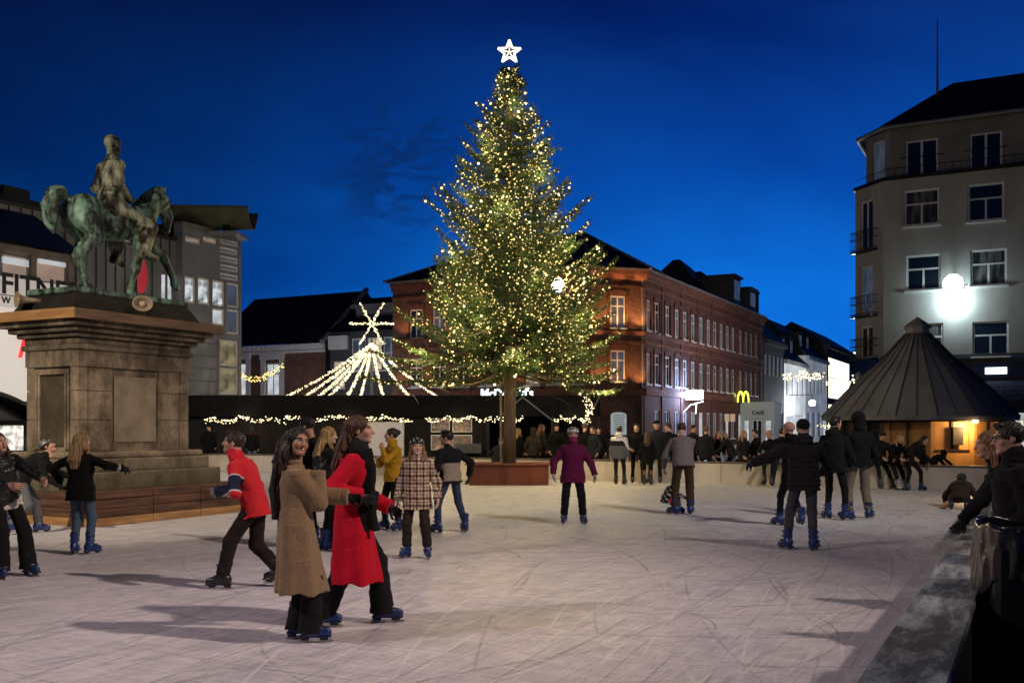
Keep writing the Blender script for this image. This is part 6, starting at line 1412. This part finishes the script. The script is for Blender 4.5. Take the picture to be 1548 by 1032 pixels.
# ---------- the skaters and the crowd ----------
BLK = (.0055, .0055, .0065); CHAR = (.014, .014, .017); DKB = (.03, .02, .014); BRN = (.075, .035, .018); BLOND = (.42, .27, .11); LBR = (.20, .11, .045)
def bands(*stops):
    """colour by height along the spine, in body heights above the pelvis"""
    def f(V, J):
        s = ((V-J['C'])@J['sp'])/J['H']; c = np.tile(arr(stops[0][1]), (len(V), 1))
        for lim, col in stops[1:]: c[s > lim] = col
        return c
    return f
def red_paint(V, J):
    c = np.tile(arr((.62, .028, .04)), (len(V), 1)); s = ((V-J['C'])@J['sp'])/J['H']; e = J['elb'][0]
    for i in (0, 1):
        ua = J['elb'][i]-J['shs'][i]; L2 = float(ua@ua); t = ((V-J['shs'][i])@ua)/L2; dd = np.linalg.norm(V-J['shs'][i]-np.clip(t, 0, 1)[:, None]*ua, axis=1) < .105
        c[dd & (t > .42) & (t < .98)] = (.02, .025, .055); c[dd & (((t > .37) & (t < .42)) | ((t > .98) & (t < 1.04)))] = (.6, .58, .56)
        fa = J['wr'][i]-J['elb'][i]; t2 = ((V-J['elb'][i])@fa)/float(fa@fa); d2 = np.linalg.norm(V-J['elb'][i]-np.clip(t2, 0, 1)[:, None]*fa, axis=1) < .075
        c[d2 & (t2 > .82)] = (.02, .02, .03)
    tor = ((V-J['C'])@J['f1']) > .05; m = tor & (s > .13) & (s < .205); c[m] = (.02, .025, .055)
    st = tor & (s > .095) & (s < .13); c[st] = np.where((np.sin(s[st]*420) > 0)[:, None], arr((.6, .55, .45)), arr((.05, .045, .05)))
    return c
def plaid(V, J):
    ang = np.arctan2((V-J['C'])@arr((1, 0, 0)), (V-J['C'])@arr((0, 1, 0))); u = V[:, 0]+.35*V[:, 1]; z = V[:, 2]
    for i in (0, 1):
        m = np.abs(V[:, 0]) > .2; u = np.where(m, V[:, 1]*1.0+.3*V[:, 0], u)
    def st(x, p, w, o=0): return ((x/p+o) % 1) < w
    a = st(u, .088, .30); b = st(z, .092, .30); a2 = st(u, .088, .09, .45); b2 = st(z, .092, .09, .42)
    c = np.tile(arr((.66, .52, .38)), (len(V), 1)); c[a | b] = (.20, .13, .09); c[a & b] = (.035, .025, .022); c[a2 | b2] = (.07, .05, .045)
    return c
def beige_paint(V, J):
    s = ((V-J['C'])@J['sp'])/J['H']; c = np.tile(arr((.014, .014, .018)), (len(V), 1)); arm = np.zeros(len(V), bool)
    for i in (0, 1):
        ua = J['elb'][i]-J['shs'][i]; t = ((V-J['shs'][i])@ua)/float(ua@ua); arm |= (np.linalg.norm(V-J['shs'][i]-np.clip(t, 0, 1.0)[:, None]*ua, axis=1) < .078) | (np.linalg.norm(V-J['wr'][i], axis=1) < .2) | (np.linalg.norm(V-J['elb'][i], axis=1) < .09)
    c[(s > -.02) & (s < .155) & ~arm] = (.33, .28, .22); return c
def hood_paint(V, J):
    s = ((V-J['C'])@J['sp'])/J['H']; c = np.tile(arr((.10, .10, .11)), (len(V), 1)); c[(s > .15)] = (.015, .015, .018); c[(s > .235) | ((V-J['C'])@J['r1']+.9*(s-.18) > .17)] = (.62, .60, .62); return c
def stripe_paint(V, J):
    c = np.tile(arr(BLK), (len(V), 1)); w_ = J['wr'][1]; fa = w_-J['elb'][1]; t = ((V-J['elb'][1])@fa)/float(fa@fa); near = np.linalg.norm(V-w_, axis=1) < .22
    side_ = (V-J['elb'][1])@nrm(np.cross(fa, arr((1, 0, 0)))+arr((0, -.4, .2)))
    c[near & (t > .55) & (t < .78) & (np.sin(t*62) > .15) & (V[:, 1] < w_[1]+.02)] = (.6, .6, .6); return c
def patch_paint(V, J):
    c = np.tile(arr(BLK), (len(V), 1)); q = V-J['shc']; x = q@J['r1']; z = q@J['sp']; f = q@J['f1']
    for k, (z0, w_) in enumerate(((-.10, .15), (-.15, .11), (-.19, .08))):
        m = (f > .03) & (np.abs(z-z0) < .018) & (np.abs(x) < w_/2+.02) & (np.sin(x*(170+40*k)) > -.75); c[m] = (.55, .52, .48)
    return c
def shirt_paint(V, J):
    c = np.tile(arr((.014, .016, .016)), (len(V), 1)); s = ((V-J['hemc'])@J['sp'])+.25*(V[:, 0]); arm = np.zeros(len(V), bool)
    for i in (0, 1): arm |= np.linalg.norm(V-J['wr'][i], axis=1) < .2
    c[(s < .075) & ~arm] = (.62, .58, .52); return c

person('woman in a tan fleece coat with long dark hair, smiling towards the viewer', 447, 968, 1.60, 72, feet=[(-.09, .02, 0), (.08, .10, 0)], hands=[(-.10, .42, 1.08), (.09, .15, 1.30)], poles=[(-.5, -.3, -.6), (.22, -.25, -1)],
       lean=-2, side=-1, head=(-66, 2, -10), top='coat', topc=(.30, .205, .115), topm='fur', hem=.47, leg='wide', hair='long', hairlen=.62, locks=False, hairc=(.022, .013, .010), smile=True, skin='tan', gloves=(.010, .010, .012), sleeve=1.08, footyaw=(.1, -.25), curl=(.75, .8), girth=1.0)
_, J2 = person('woman in a long red coat and black scarf walking to the right', 533, 943, 1.74, 86, feet=[(-.08, .24, 0), (.08, -.25, 0)], hands=[(-.16, .30, .95), (.25, .10, 1.07)], poles=[(-.5, -.8, -.3), (.30, -1, -.25)],
       lean=3, head=(0, 3, 0), top='coat', topc=(.50, .008, .026), hem=.52, leg='wide', hair='long', hairlen=.50, locks=False, hairc=(.10, .045, .022), scarf=dict(c=(.012, .012, .014), side=1, len=.12), skin='fair', footyaw=(0, -.1), curl=(.6, .9), gloves=(.010, .010, .012))
person('boy in a red jacket with a navy band, leaning as he skates to the left', 377, 888, 1.66, -84, feet=[(-.09, .24, 0), (.09, -.28, .03)], hands=[(-.20, .26, .99), (.14, .34, .98)], poles=[(-.5, -.9, -.2), (.5, -.8, -.4)],
       lean=24, hip=(0, -.06), head=(8, 8, 0), sex='m', top='jacket', paint=red_paint, hem=.10, leg='loose', legc=(.022, .017, .016), skates='hockey', hair='short', hairc=DKB, gloves=(.22, .21, .20), skin='fair', curl=(.8, .8), hood='collar', footyaw=(.1, -.2), girth=.95)
person('girl with long wavy blonde hair in a black jacket and blue jeans, seen from behind', 122, 838, 1.52, 12, feet=[(-.09, 0, 0), (.09, .06, 0)], hands=[(-.33, .06, .92), (.50, .16, 1.10)], head=(-18, 0, 0), top='jacket', paint=stripe_paint, hem=.12, leg='jeans', legc=(.07, .115, .17), hair='long', hairlen=.40, hairc=(.34, .21, .095), footyaw=(.3, -.5), gloves=BLK, poles=[(-.7, -.4, -.1), (.7, -.5, -.2)], girth=1.08)
person('laughing woman in a black leather jacket at the left edge of the photo', 20, 872, 1.62, 128, feet=[(-.16, .02, 0), (.12, -.02, 0)], hip=(-.02, -.24), hands=[(-.16, .34, 1.06), (.18, .30, 1.02)], lean=14, side=16, head=(8, 8, 6), top='jacket', topm='shiny', paint=shirt_paint, hem=.07, leg='wide', hair='long', hairlen=.48, hairc=(.06, .03, .018), mouth=1, smile=True, skin='fair', footyaw=(.2, -.2))
person('dark clad skater in a helmet bending forward beside the stone pedestal', 52, 806, 1.62, 70, feet=[(-.1, .05, 0), (.1, -.3, .04)], hip=(0, -.18), hands=[(-.2, .5, .85), (.22, .36, .75)], lean=52, head=(-10, 30, 0), sex='m', top='jacket', topc=(.012, .012, .013), leg='loose', legc=(.14, .15, .17), hair='short', hat='helmet', hatc=(.10, .10, .11), gloves=BLK)
person('person in a long dark coat standing behind the barrier next to the pedestal', 316, 0, 1.76, 10, d=38.6, sex='m', top='coat', topc=BLK, skates=None, hem=.45, head=(60, 0, 0), hat='beanie', hatc=BLK, hair='bald')
person('person in a dark jacket with a red collar standing before the black stall', 381, 0, 1.72, 8, d=37.5, top='jacket', paint=bands((-9, BLK), (.29, (.30, .02, .025))), hem=.12, legc=(.10, .15, .21), leg='jeans', skates=None, hair='long', hairlen=.3, hairc=DKB)
person('dark haired man in a black top with white print, behind the tan coat', 468, 0, 1.74, 215, d=13.6, sex='m', top='jacket', paint=patch_paint, head=(-75, -8, 0), hands=[(-.24, .1, .9), (.24, .1, .9)], skin='tan', hair='short', hairc=(.012, .01, .009), legc=BLK)
person('woman with straight blonde hair and black jacket between the two coats', 494, 0, 1.60, 62, d=13.2, hands=[(-.08, .3, 1.24), (.10, .3, 1.18)], head=(-4, -4, 0), top='jacket', topc=(.014, .014, .016), hem=.14, hair='long', hairlen=.42, hairc=(.50, .34, .13), skin='pale')
person('woman in a mustard yellow jumper with her hand on her shoulder', 594, 801, 1.58, 232, feet=[(-.16, .0, 0), (.16, .05, 0)], hands=[(-.02, .20, 1.30), (.02, .26, 1.14)], head=(-32, 2, 0), top='sweater', topc=(.46, .255, .018), hem=.07, hair='bun', hairc=DKB, skin='fair', hood='collar', poles=[(-.6, -.1, -.7), (.6, -.2, -.7)], girth=1.05, palms=[(.6, -.6, 0), None])
person('child in a brown and cream plaid jacket with a dark helmet', 631, 843, 1.44, 192, feet=[(-.13, 0, 0), (.13, .02, 0)], hands=[(-.27, .02, .74), (.26, .04, .70)], head=(24, 6, 0), top='jacket', paint=plaid, hem=.17, girth=1.10, leg='loose', legc=(.030, .022, .018), hair='long', hairlen=.22, hairc=(.30, .18, .075), hat='helmet', hatc=(.018, .018, .02), skin='pale', hood='collar', sleeve=1.12, mouth=.3, footyaw=(.45, -.3))
person('boy in a black and beige jacket and jeans gliding away to the left', 681, 804, 1.56, -38, feet=[(-.20, .05, 0), (.24, -.05, 0)], hands=[(-.24, .12, .84), (.34, -.02, .86)], head=(42, 0, 0), sex='m', top='jacket', paint=beige_paint, hem=.05, leg='jeans', legc=(.045, .07, .115), hair='short', hairc=(.012, .01, .009), gloves=BLK, skin='fair', girth=1.08, lean=8)
person('woman in a purple jacket with white helmet and magenta face scarf', 866, 791, 1.58, 178, feet=[(-.17, 0, 0), (.15, .03, 0)], hands=[(-.36, .10, .82), (.34, .10, .84)], top='jacket', topc=(.125, .011, .058), hem=.15, girth=1.16, leg='loose', legc=(.012, .012, .014), hair='short', hairc=BRN, hat='helmet', hatc=(.62, .58, .56), pouch=(.36, .02, .12), gloves=(.34, .27, .23), hood='collar', poles=[(-.7, -.5, -.2), (.7, -.5, -.2)], sleeve=1.1, footyaw=(.25, -.25))
# --- middle distance group in front of the barrier ---
person('skater in a white, black and grey hooded jacket seen from behind', 936, 732, 1.62, 12, feet=[(-.09, 0, 0), (.14, .04, 0)], top='jacket', paint=hood_paint, hem=.13, hood='down', skates='black', hair='short', hairc=DKB, head=(-20, -4, 0), girth=1.05, sex='m')
person('man all in black facing the viewer beside the hooded skater', 962, 730, 1.70, 175, feet=[(-.2, 0, 0), (.12, .04, 0)], top='sweater', topc=BLK, skates='black', hair='short', hairc=DKB, head=(-20, 0, 0), sex='m', hands=[(-.28, .08, .92), (.22, .2, 1.0)])
person('girl in black with brown boots between the two men in black', 979, 733, 1.44, 12, top='jacket', topc=BLK, skates='black', hair='long', hairlen=.35, hairc=BRN, hem=.2, legpaint=lambda V: np.where((V[:, 2] < .42)[:, None], arr((.20, .09, .045)), arr(BLK)))
person('tall man in a black beanie and black top at the right of his group', 993, 730, 1.80, 205, feet=[(-.1, 0, 0), (.2, .06, 0)], top='jacket', topc=(.014, .015, .02), skates='black', hair='bald', hat='beanie', hatc=BLK, head=(5, -8, 0), sex='m')
person('man in a grey jumper and brown trousers stooping over a child', 1030, 777, 1.80, 4, feet=[(-.12, .04, 0), (.17, 0, 0)], hip=(.03, -.06), hands=[(-.30, .32, .86), (.05, .40, .8)], lean=34, head=(0, -24, 0), sex='m', top='sweater', topc=(.19, .165, .16), hem=.06, leg='loose', legc=(.060, .040, .022), hair='short', hairc=BRN, skin='fair', girth=1.12, footyaw=(.8, -.3))
person('small child in red and black crouching at the feet of the stooping man', 1013, 776, .98, 60, feet=[(-.08, .16, 0), (.1, .12, 0)], hip=(0, -.1, .26), hands=[(-.18, .2, .3), (.2, .22, .3)], lean=42, top='jacket', paint=lambda V, J: np.where((np.sin(V[:, 0]*60)*np.sin(V[:, 2]*55+V[:, 1]*30) > .2)[:, None], arr((.32, .28, .27)), arr(BLK)), legc=(.50, .035, .03), leg='loose', hair='bald', hat='beanie', hatc=BLK, skates='blue')
person('young man seen in profile behind the stooping man', 1011, 0, 1.76, 210, d=30.5, top='jacket', topc=BLK, hair='short', hairc=DKB, head=(-50, 0, 0), sex='m', skates=None)
person('dark haired person looking down behind the stooping man on his right', 1047, 0, 1.72, 150, d=31.2, top='jacket', topc=(.014, .016, .024), hair='short', hairc=(.012, .01, .01), head=(0, -18, 0), sex='m', skates=None)
person('skater in black with a light cap turned to the barrier', 1066, 728, 1.62, 28, feet=[(-.12, 0, 0), (.1, .05, 0)], top='jacket', topc=(.013, .014, .018), hem=.2, hair='short', hairc=LBR, hat='beanie', hatc=(.16, .13, .10), lean=10, skates='black')
person('young woman with long light hair hanging down, bent over by the barrier', 1083, 727, 1.60, 170, feet=[(-.12, 0, 0), (.12, .05, 0)], hip=(0, -.18), hands=[(-.12, .3, .8), (.14, .3, .8)], lean=38, head=(0, -25, 0), top='jacket', topc=BLK, hair='long', hairlen=.38, hairc=LBR, skates='black')
person('skater with a pale hood stooping beside the young woman with hanging hair', 1099, 728, 1.62, -75, feet=[(-.12, .05, 0), (.1, -.1, 0)], hip=(0, -.15), hands=[(-.15, .4, .85), (.16, .36, .8)], lean=36, head=(10, -10, 0), top='jacket', topc=(.016, .016, .018), hair='long', hairlen=.25, hairc=(.34, .24, .17), skates='black')
person('girl with long blonde hair sitting on the far barrier', 1124, 0, 1.60, 150, d=28.3, hip=(0, 0, .76), feet=[(-.12, -.42, .1), (.12, -.42, .1)], hands=[(-.2, .2, .8), (.2, .2, .8)], top='jacket', topc=(.02, .019, .02), hair='long', hairlen=.4, hairc=BLOND, skates=None, kpole=[(-.2, -1, .4), (.2, -1, .4)])
person('dark haired boy sitting on the far barrier beside the blonde girl', 1143, 0, 1.64, -100, d=28.4, hip=(0, 0, .76), feet=[(-.12, .2, .2), (.12, .2, .2)], hands=[(-.1, .36, .95), (.16, .34, .95)], top='jacket', topc=BLK, hair='short', hairc=DKB, head=(20, -5, 0), sex='m', skates=None)
person('skater with a fluffy pink hat perched on the barrier edge', 1163, 727, 1.62, 205, d=27.3, hip=(0, -.2, .76), feet=[(-.1, .25, .0), (.1, .18, .06)], hands=[(-.3, .2, 1.0), (.25, .2, .9)], lean=12, top='jacket', topc=BLK, hair='bald', hat='fur', hatc=(.50, .31, .25), skates='black', head=(-30, -10, 0))
person('skater in dark jeans with a white belt leaning onto the far barrier', 1180, 735, 1.66, 20, feet=[(-.2, -.1, 0), (.22, .05, 0)], hip=(0, .1), hands=[(-.3, .5, .9), (.2, .5, .9)], lean=30, top='jacket', paint=bands((-9, (.55, .53, .5)), (-.04, BLK)), hair='short', hairc=DKB, legc=(.02, .028, .04), leg='jeans', skates='black', hem=.09)
# --- right foreground skaters ---
person('skater in a black puffer jacket and grey trousers with both arms spread', 1215, 831, 1.71, 6, feet=[(-.20, .06, 0), (.12, -.02, 0)], hands=[(-.66, .30, 1.12), (.30, .34, 1.02)], lean=4, sex='m', top='puffer', topc=(.017, .016, .019), hem=.10, leg='jeans', legc=(.065, .063, .072), hair='bald', hat='beanie', hatc=(.010, .010, .011), hood='down', gloves=BLK, poles=[(-.5, -.6, -.4), (.6, -.7, -.2)], footyaw=(.5, -.55))
person('skater with a pinkish hat half hidden behind the black puffer jacket', 1199, 796, 1.74, -20, feet=[(-.05, .3, 0), (.12, -.05, .04)], hands=[(-.6, .2, 1.1), (.2, .4, 1.2)], lean=10, sex='m', top='jacket', topc=BLK, hair='bald', hat='beanie', hatc=(.48, .27, .21), hood='down', gloves=BLK)
person('skater in a black jacket and slim black trousers turned to his hooded friend', 1261, 785, 1.80, 40, feet=[(-.16, .1, 0), (.20, .0, 0)], hands=[(-.26, .2, .98), (.24, .26, 1.0)], sex='m', top='jacket', topc=(.011, .011, .012), hair='short', hairc=(.014, .011, .009), hood='down', head=(-25, 0, 0), gloves=BLK, footyaw=(1.0, -.6), girth=1.08)
person('tall skater in a black hood and khaki grey jeans', 1298, 783, 1.88, -8, feet=[(-.16, .05, 0), (.18, -.02, 0)], hands=[(-.22, .26, 1.0), (.26, .24, 1.02)], sex='m', top='jacket', topc=(.010, .010, .011), hem=.06, hat='hood', hatc=(.010, .010, .011), hair='bald', leg='loose', legc=(.20, .17, .14), head=(8, -4, 0), gloves=BLK, footyaw=(.9, -.9), girth=1.06)
person('teenager in a dark cap and black clothes sitting on the far barrier before the hut', 1336, 0, 1.58, 170, d=25.95, hip=(0, -.22, .76), feet=[(-.18, .12, 0), (.2, .18, 0)], hands=[(-.14, .25, .82), (.16, .25, .84)], lean=16, head=(-10, -12, 0), sex='m', top='jacket', topc=(.012, .013, .013), hair='short', hairc=DKB, hat='cap', hatc=(.02, .02, .022), skates='black', skin='fair')
person('blonde girl in black sitting on the barrier with her head bowed', 1358, 0, 1.54, 168, d=25.75, hip=(0, -.2, .76), feet=[(-.12, .1, 0), (.08, .14, 0)], hands=[(-.1, .28, .82), (.12, .28, .82)], lean=32, head=(-15, -22, 0), top='jacket', topc=BLK, hair='long', hairlen=.26, hairc=(.46, .31, .14), skates='white')
person('skater in black leaning sideways with one hand on the barrier rail', 1378, 0, 1.62, 165, d=25.5, hip=(-.05, -.16, .78), feet=[(-.26, .04, 0), (.14, .0, 0)], hands=[(-.58, -.12, .70), (.16, .36, .85)], lean=44, side=-22, head=(10, -20, 0), top='jacket', topc=(.014, .013, .013), hair='long', hairlen=.3, hairc=(.02, .016, .014), skates='blue')
person('small child in a black helmet behind the far barrier before the lit hut', 1396, 0, 1.02, 190, d=27.0, top='jacket', topc=BLK, hair='short', hat='helmet', hatc=(.014, .014, .016), skates=None)
person('person in black bending down behind the far barrier by the lit hut doors', 1420, 0, 1.2, 80, d=27.4, lean=70, hip=(0, -.2, .62), top='jacket', topc=(.01, .01, .01), hair='bald', hat='hood', hatc=(.01, .01, .01), skates=None, hands=[(-.2, .5, .4), (.2, .5, .4)])
person('fallen skater in a dark fur trimmed jacket lying on the ice by the barrier', 1452, 768, 1.50, 28, hip=(0, -.1, .24), feet=[(-.14, -.42, .0), (.14, -.46, .0)], hands=[(-.3, .35, .10), (.28, .4, .10)], lean=76, head=(0, 5, 0), top='puffer', topc=(.045, .034, .026), hat='fur', hatc=(.05, .038, .03), hair='bald', kpole=[(-.5, .6, -.3), (.5, .6, -.3)], gloves=BLK, skates='black', legc=(.03, .026, .024))
person('woman with long light brown hair leaning on the near barrier', 1500, 0, 1.66, -70, xy=(-.13, 9.62), d=8.6, hip=(0, -.05), hands=[(-.14, .52, .70), (.20, .44, .72)], lean=27, head=(12, -6, 0), top='jacket', topc=(.010, .010, .011), hem=.2, hair='long', hairlen=.5, hairc=(.30, .17, .075), skin='fair', skates=None, gloves=BLK, girth=1.12)
person('man with dark glasses and black jacket just outside the near barrier', 1534, 0, 1.68, -72, d=7.2, hands=[(-.22, .12, .86), (.22, .14, .84)], head=(4, -6, 0), sex='m', top='jacket', topc=(.009, .009, .010), hem=.2, hair='short', hairc=(.014, .011, .009), glasses=True, skin='fair', skates=None, hood='collar', girth=1.1)
# --- crowd beyond the barrier ---
for lab, px, d_, H_, fc_, kw in (
    ('person in a dark hood with back turned, right of the tree trunk', 806, 33.0, 1.62, 5, dict(hat='hood', hatc=(.03, .025, .022), hair='bald', topc=(.03, .025, .022))),
    ('woman with long reddish hair in profile right of the tree trunk', 818, 33.6, 1.74, 60, dict(hair='long', hairlen=.4, hairc=(.16, .065, .03), topc=(.02, .017, .015))),
    ('man in black with a dark cap left of the purple jacket', 841, 32.2, 1.76, 170, dict(sex='m', hair='short', hat='cap', hatc=BLK, topc=BLK)),
    ('blond person half hidden behind the tree trunk', 783, 33.8, 1.60, 40, dict(hair='long', hairlen=.3, hairc=BLOND, topc=BLK)),
    ('person in a grey fur hat right behind the purple jacket', 884, 32.0, 1.76, 20, dict(hair='bald', hat='fur', hatc=(.09, .075, .065), topc=BLK)),
    ('dark clad person facing the viewer, left of the hooded skater', 905, 32.4, 1.62, 190, dict(sex='m', hair='short', hairc=DKB, topc=BLK)),
    ('dark clad person looking left in the crowd behind the barrier', 897, 31.6, 1.66, 230, dict(sex='m', hair='short', hairc=DKB, topc=(.015, .017, .024))),
    ('person sitting low in dark clothes behind the tree planter', 756, 31.4, 1.5, 30, dict(hair='short', hairc=DKB, topc=(.012, .013, .02), hip=(0, -.2, .62), feet=[(-.1, .3, 0), (.1, .3, 0)], lean=30))):
    person(lab, px, 0, H_, fc_, d=d_, skates=None, **{'top': 'jacket', 'hem': .15, **kw})
# phone in the red coat's hand
h = J2['HD'][1]; pr_ = [o for o in bpy.data.objects if o.get('label', '').startswith('woman in a long red coat')][0]
ph = empty('phone', (0, 0, 0), 0, 'dark mobile phone in the black glove of the woman in red', 'phone'); m = MB(); m.box(-.036, .036, -.005, .005, -.02, .13, .004)
bpy.context.view_layer.update(); wp = Matrix(pr_.matrix_world) @ Vector([float(v) for v in (h.w+h.d*.10+h.n*.03)])
o = m.build('case', M_BLACK, ph); ph.location = wp; ph.rotation_euler = (math.radians(-55), math.radians(20), A+.3)
m = MB(); m.quad((-.033, -.0065, -.016), (.033, -.0065, -.016), (.033, -.0065, .126), (-.033, -.0065, .126)); m.build('screen', M_GLASSD, ph)
# red skating aids by the barrier, bin with a plastic bag
for px, lb_ in ((1052, 'red plastic skating aid left of the skater in the light cap'), (1062, 'red plastic skating aid at the foot of the skater in the light cap')):
    x, y = at(px, 28.9); r = empty('skating_aid', (x, y, 0), A, lb_, 'skating aid', 'red skating aids'); mr = surf('red_plastic', (.42, .03, .035), (.32, .02, .025), 4, .4)
    m = MB(); m.loft([[(-.16, -.14, 0), (.16, -.14, 0), (.16, .14, 0), (-.16, .14, 0)], [(-.13, -.11, .3), (.13, -.11, .3), (.13, .11, .3), (-.13, .11, .3)], [(-.05, -.05, .55), (.05, -.05, .55), (.05, .05, .55), (-.05, .05, .55)]]); m.build('body', mr, r); m = MB(); m.tube([(-.14, 0, .5), (.14, 0, .5)], .02, 6); m.build('handle', mr, r)
bx_, by_ = c2w(3.20, 5.9); bn_ = empty('litter_bin', (bx_, by_, 0), .2, 'litter bin lined with a glossy black plastic bag beside the near barrier', 'bin')
def bagf(P):
    ang = np.arctan2(P[:, 1], P[:, 0]); r = np.maximum(np.abs(P[:, 0]), np.abs(P[:, 1]))*.55+np.sqrt(P[:, 0]**2+P[:, 1]**2)*.45
    edge = .70+.10*np.sin(ang*3+1)+.04*np.sin(ang*7); fold = .009*np.sin(ang*13+P[:, 2]*9+2*np.sin(ang*5))+.004*np.sin(ang*29-P[:, 2]*12)
    out = .40+.03*np.clip(1.02-P[:, 2], 0, .5); d = np.abs(r-out-fold*np.clip((1.06-P[:, 2])*6, .2, 1))-.017
    d = np.maximum(d, edge-P[:, 2]); d = smax(d, P[:, 2]-1.06-.012*np.sin(ang*9), .01)
    fl = smax(np.abs(P[:, 2]-.98+.10*(1-np.clip(r/.4, 0, 1)))-.016, r-.40, .01)
    return np.minimum(d, fl)*.7
def make_bag():
    m, nt, b = newmat('glossy_black_bag'); n = noise(nt, coords(nt, (1, 1, 2.5)), 6, 5, .6, 1.2); b.inputs['Base Color'].default_value = (.006, .005, .0045, 1); b.inputs['Roughness'].default_value = .25; b.inputs['Specular IOR Level'].default_value = .7; bump(nt, b, n, .2, .03); return m
link('plastic_bag', sdf_mesh('plastic_bag', bagf, (-.6, -.6, .5), (.6, .6, 1.12), .012, make_bag(), (.01, .01, .01)), bn_)
m = MB(); m.box(-.37, .37, -.37, .37, 0, .96, .03); m.build('bin_body', M_DARKMET, bn_)
# ---------- camera ----------
cam = bpy.data.cameras.new('camera'); cam.sensor_width = 36; cam.lens = F/1548*36; cam.shift_y = (HY-516)/1548
cam.clip_start = .05; cam.clip_end = 2000
co = bpy.data.objects.new('camera', cam); COL.objects.link(co); co.location = (0, 0, CAMZ); co.rotation_euler = (math.pi/2, 0, A)
scene.camera = co
scene.view_settings.view_transform = 'Standard'; scene.view_settings.look = 'None'; scene.view_settings.exposure = 0
scene.cycles.use_denoising = True; scene.cycles.sample_clamp_indirect = 4; scene.cycles.sample_clamp_direct = 0
scene.cycles.max_bounces = 6; scene.cycles.diffuse_bounces = 3; scene.cycles.glossy_bounces = 3; scene.cycles.transparent_max_bounces = 12
try: scene.cycles.use_light_tree = True
except Exception: pass
print('built in', round(time.time()-T0, 1), 's,', len(bpy.data.objects), 'objects')
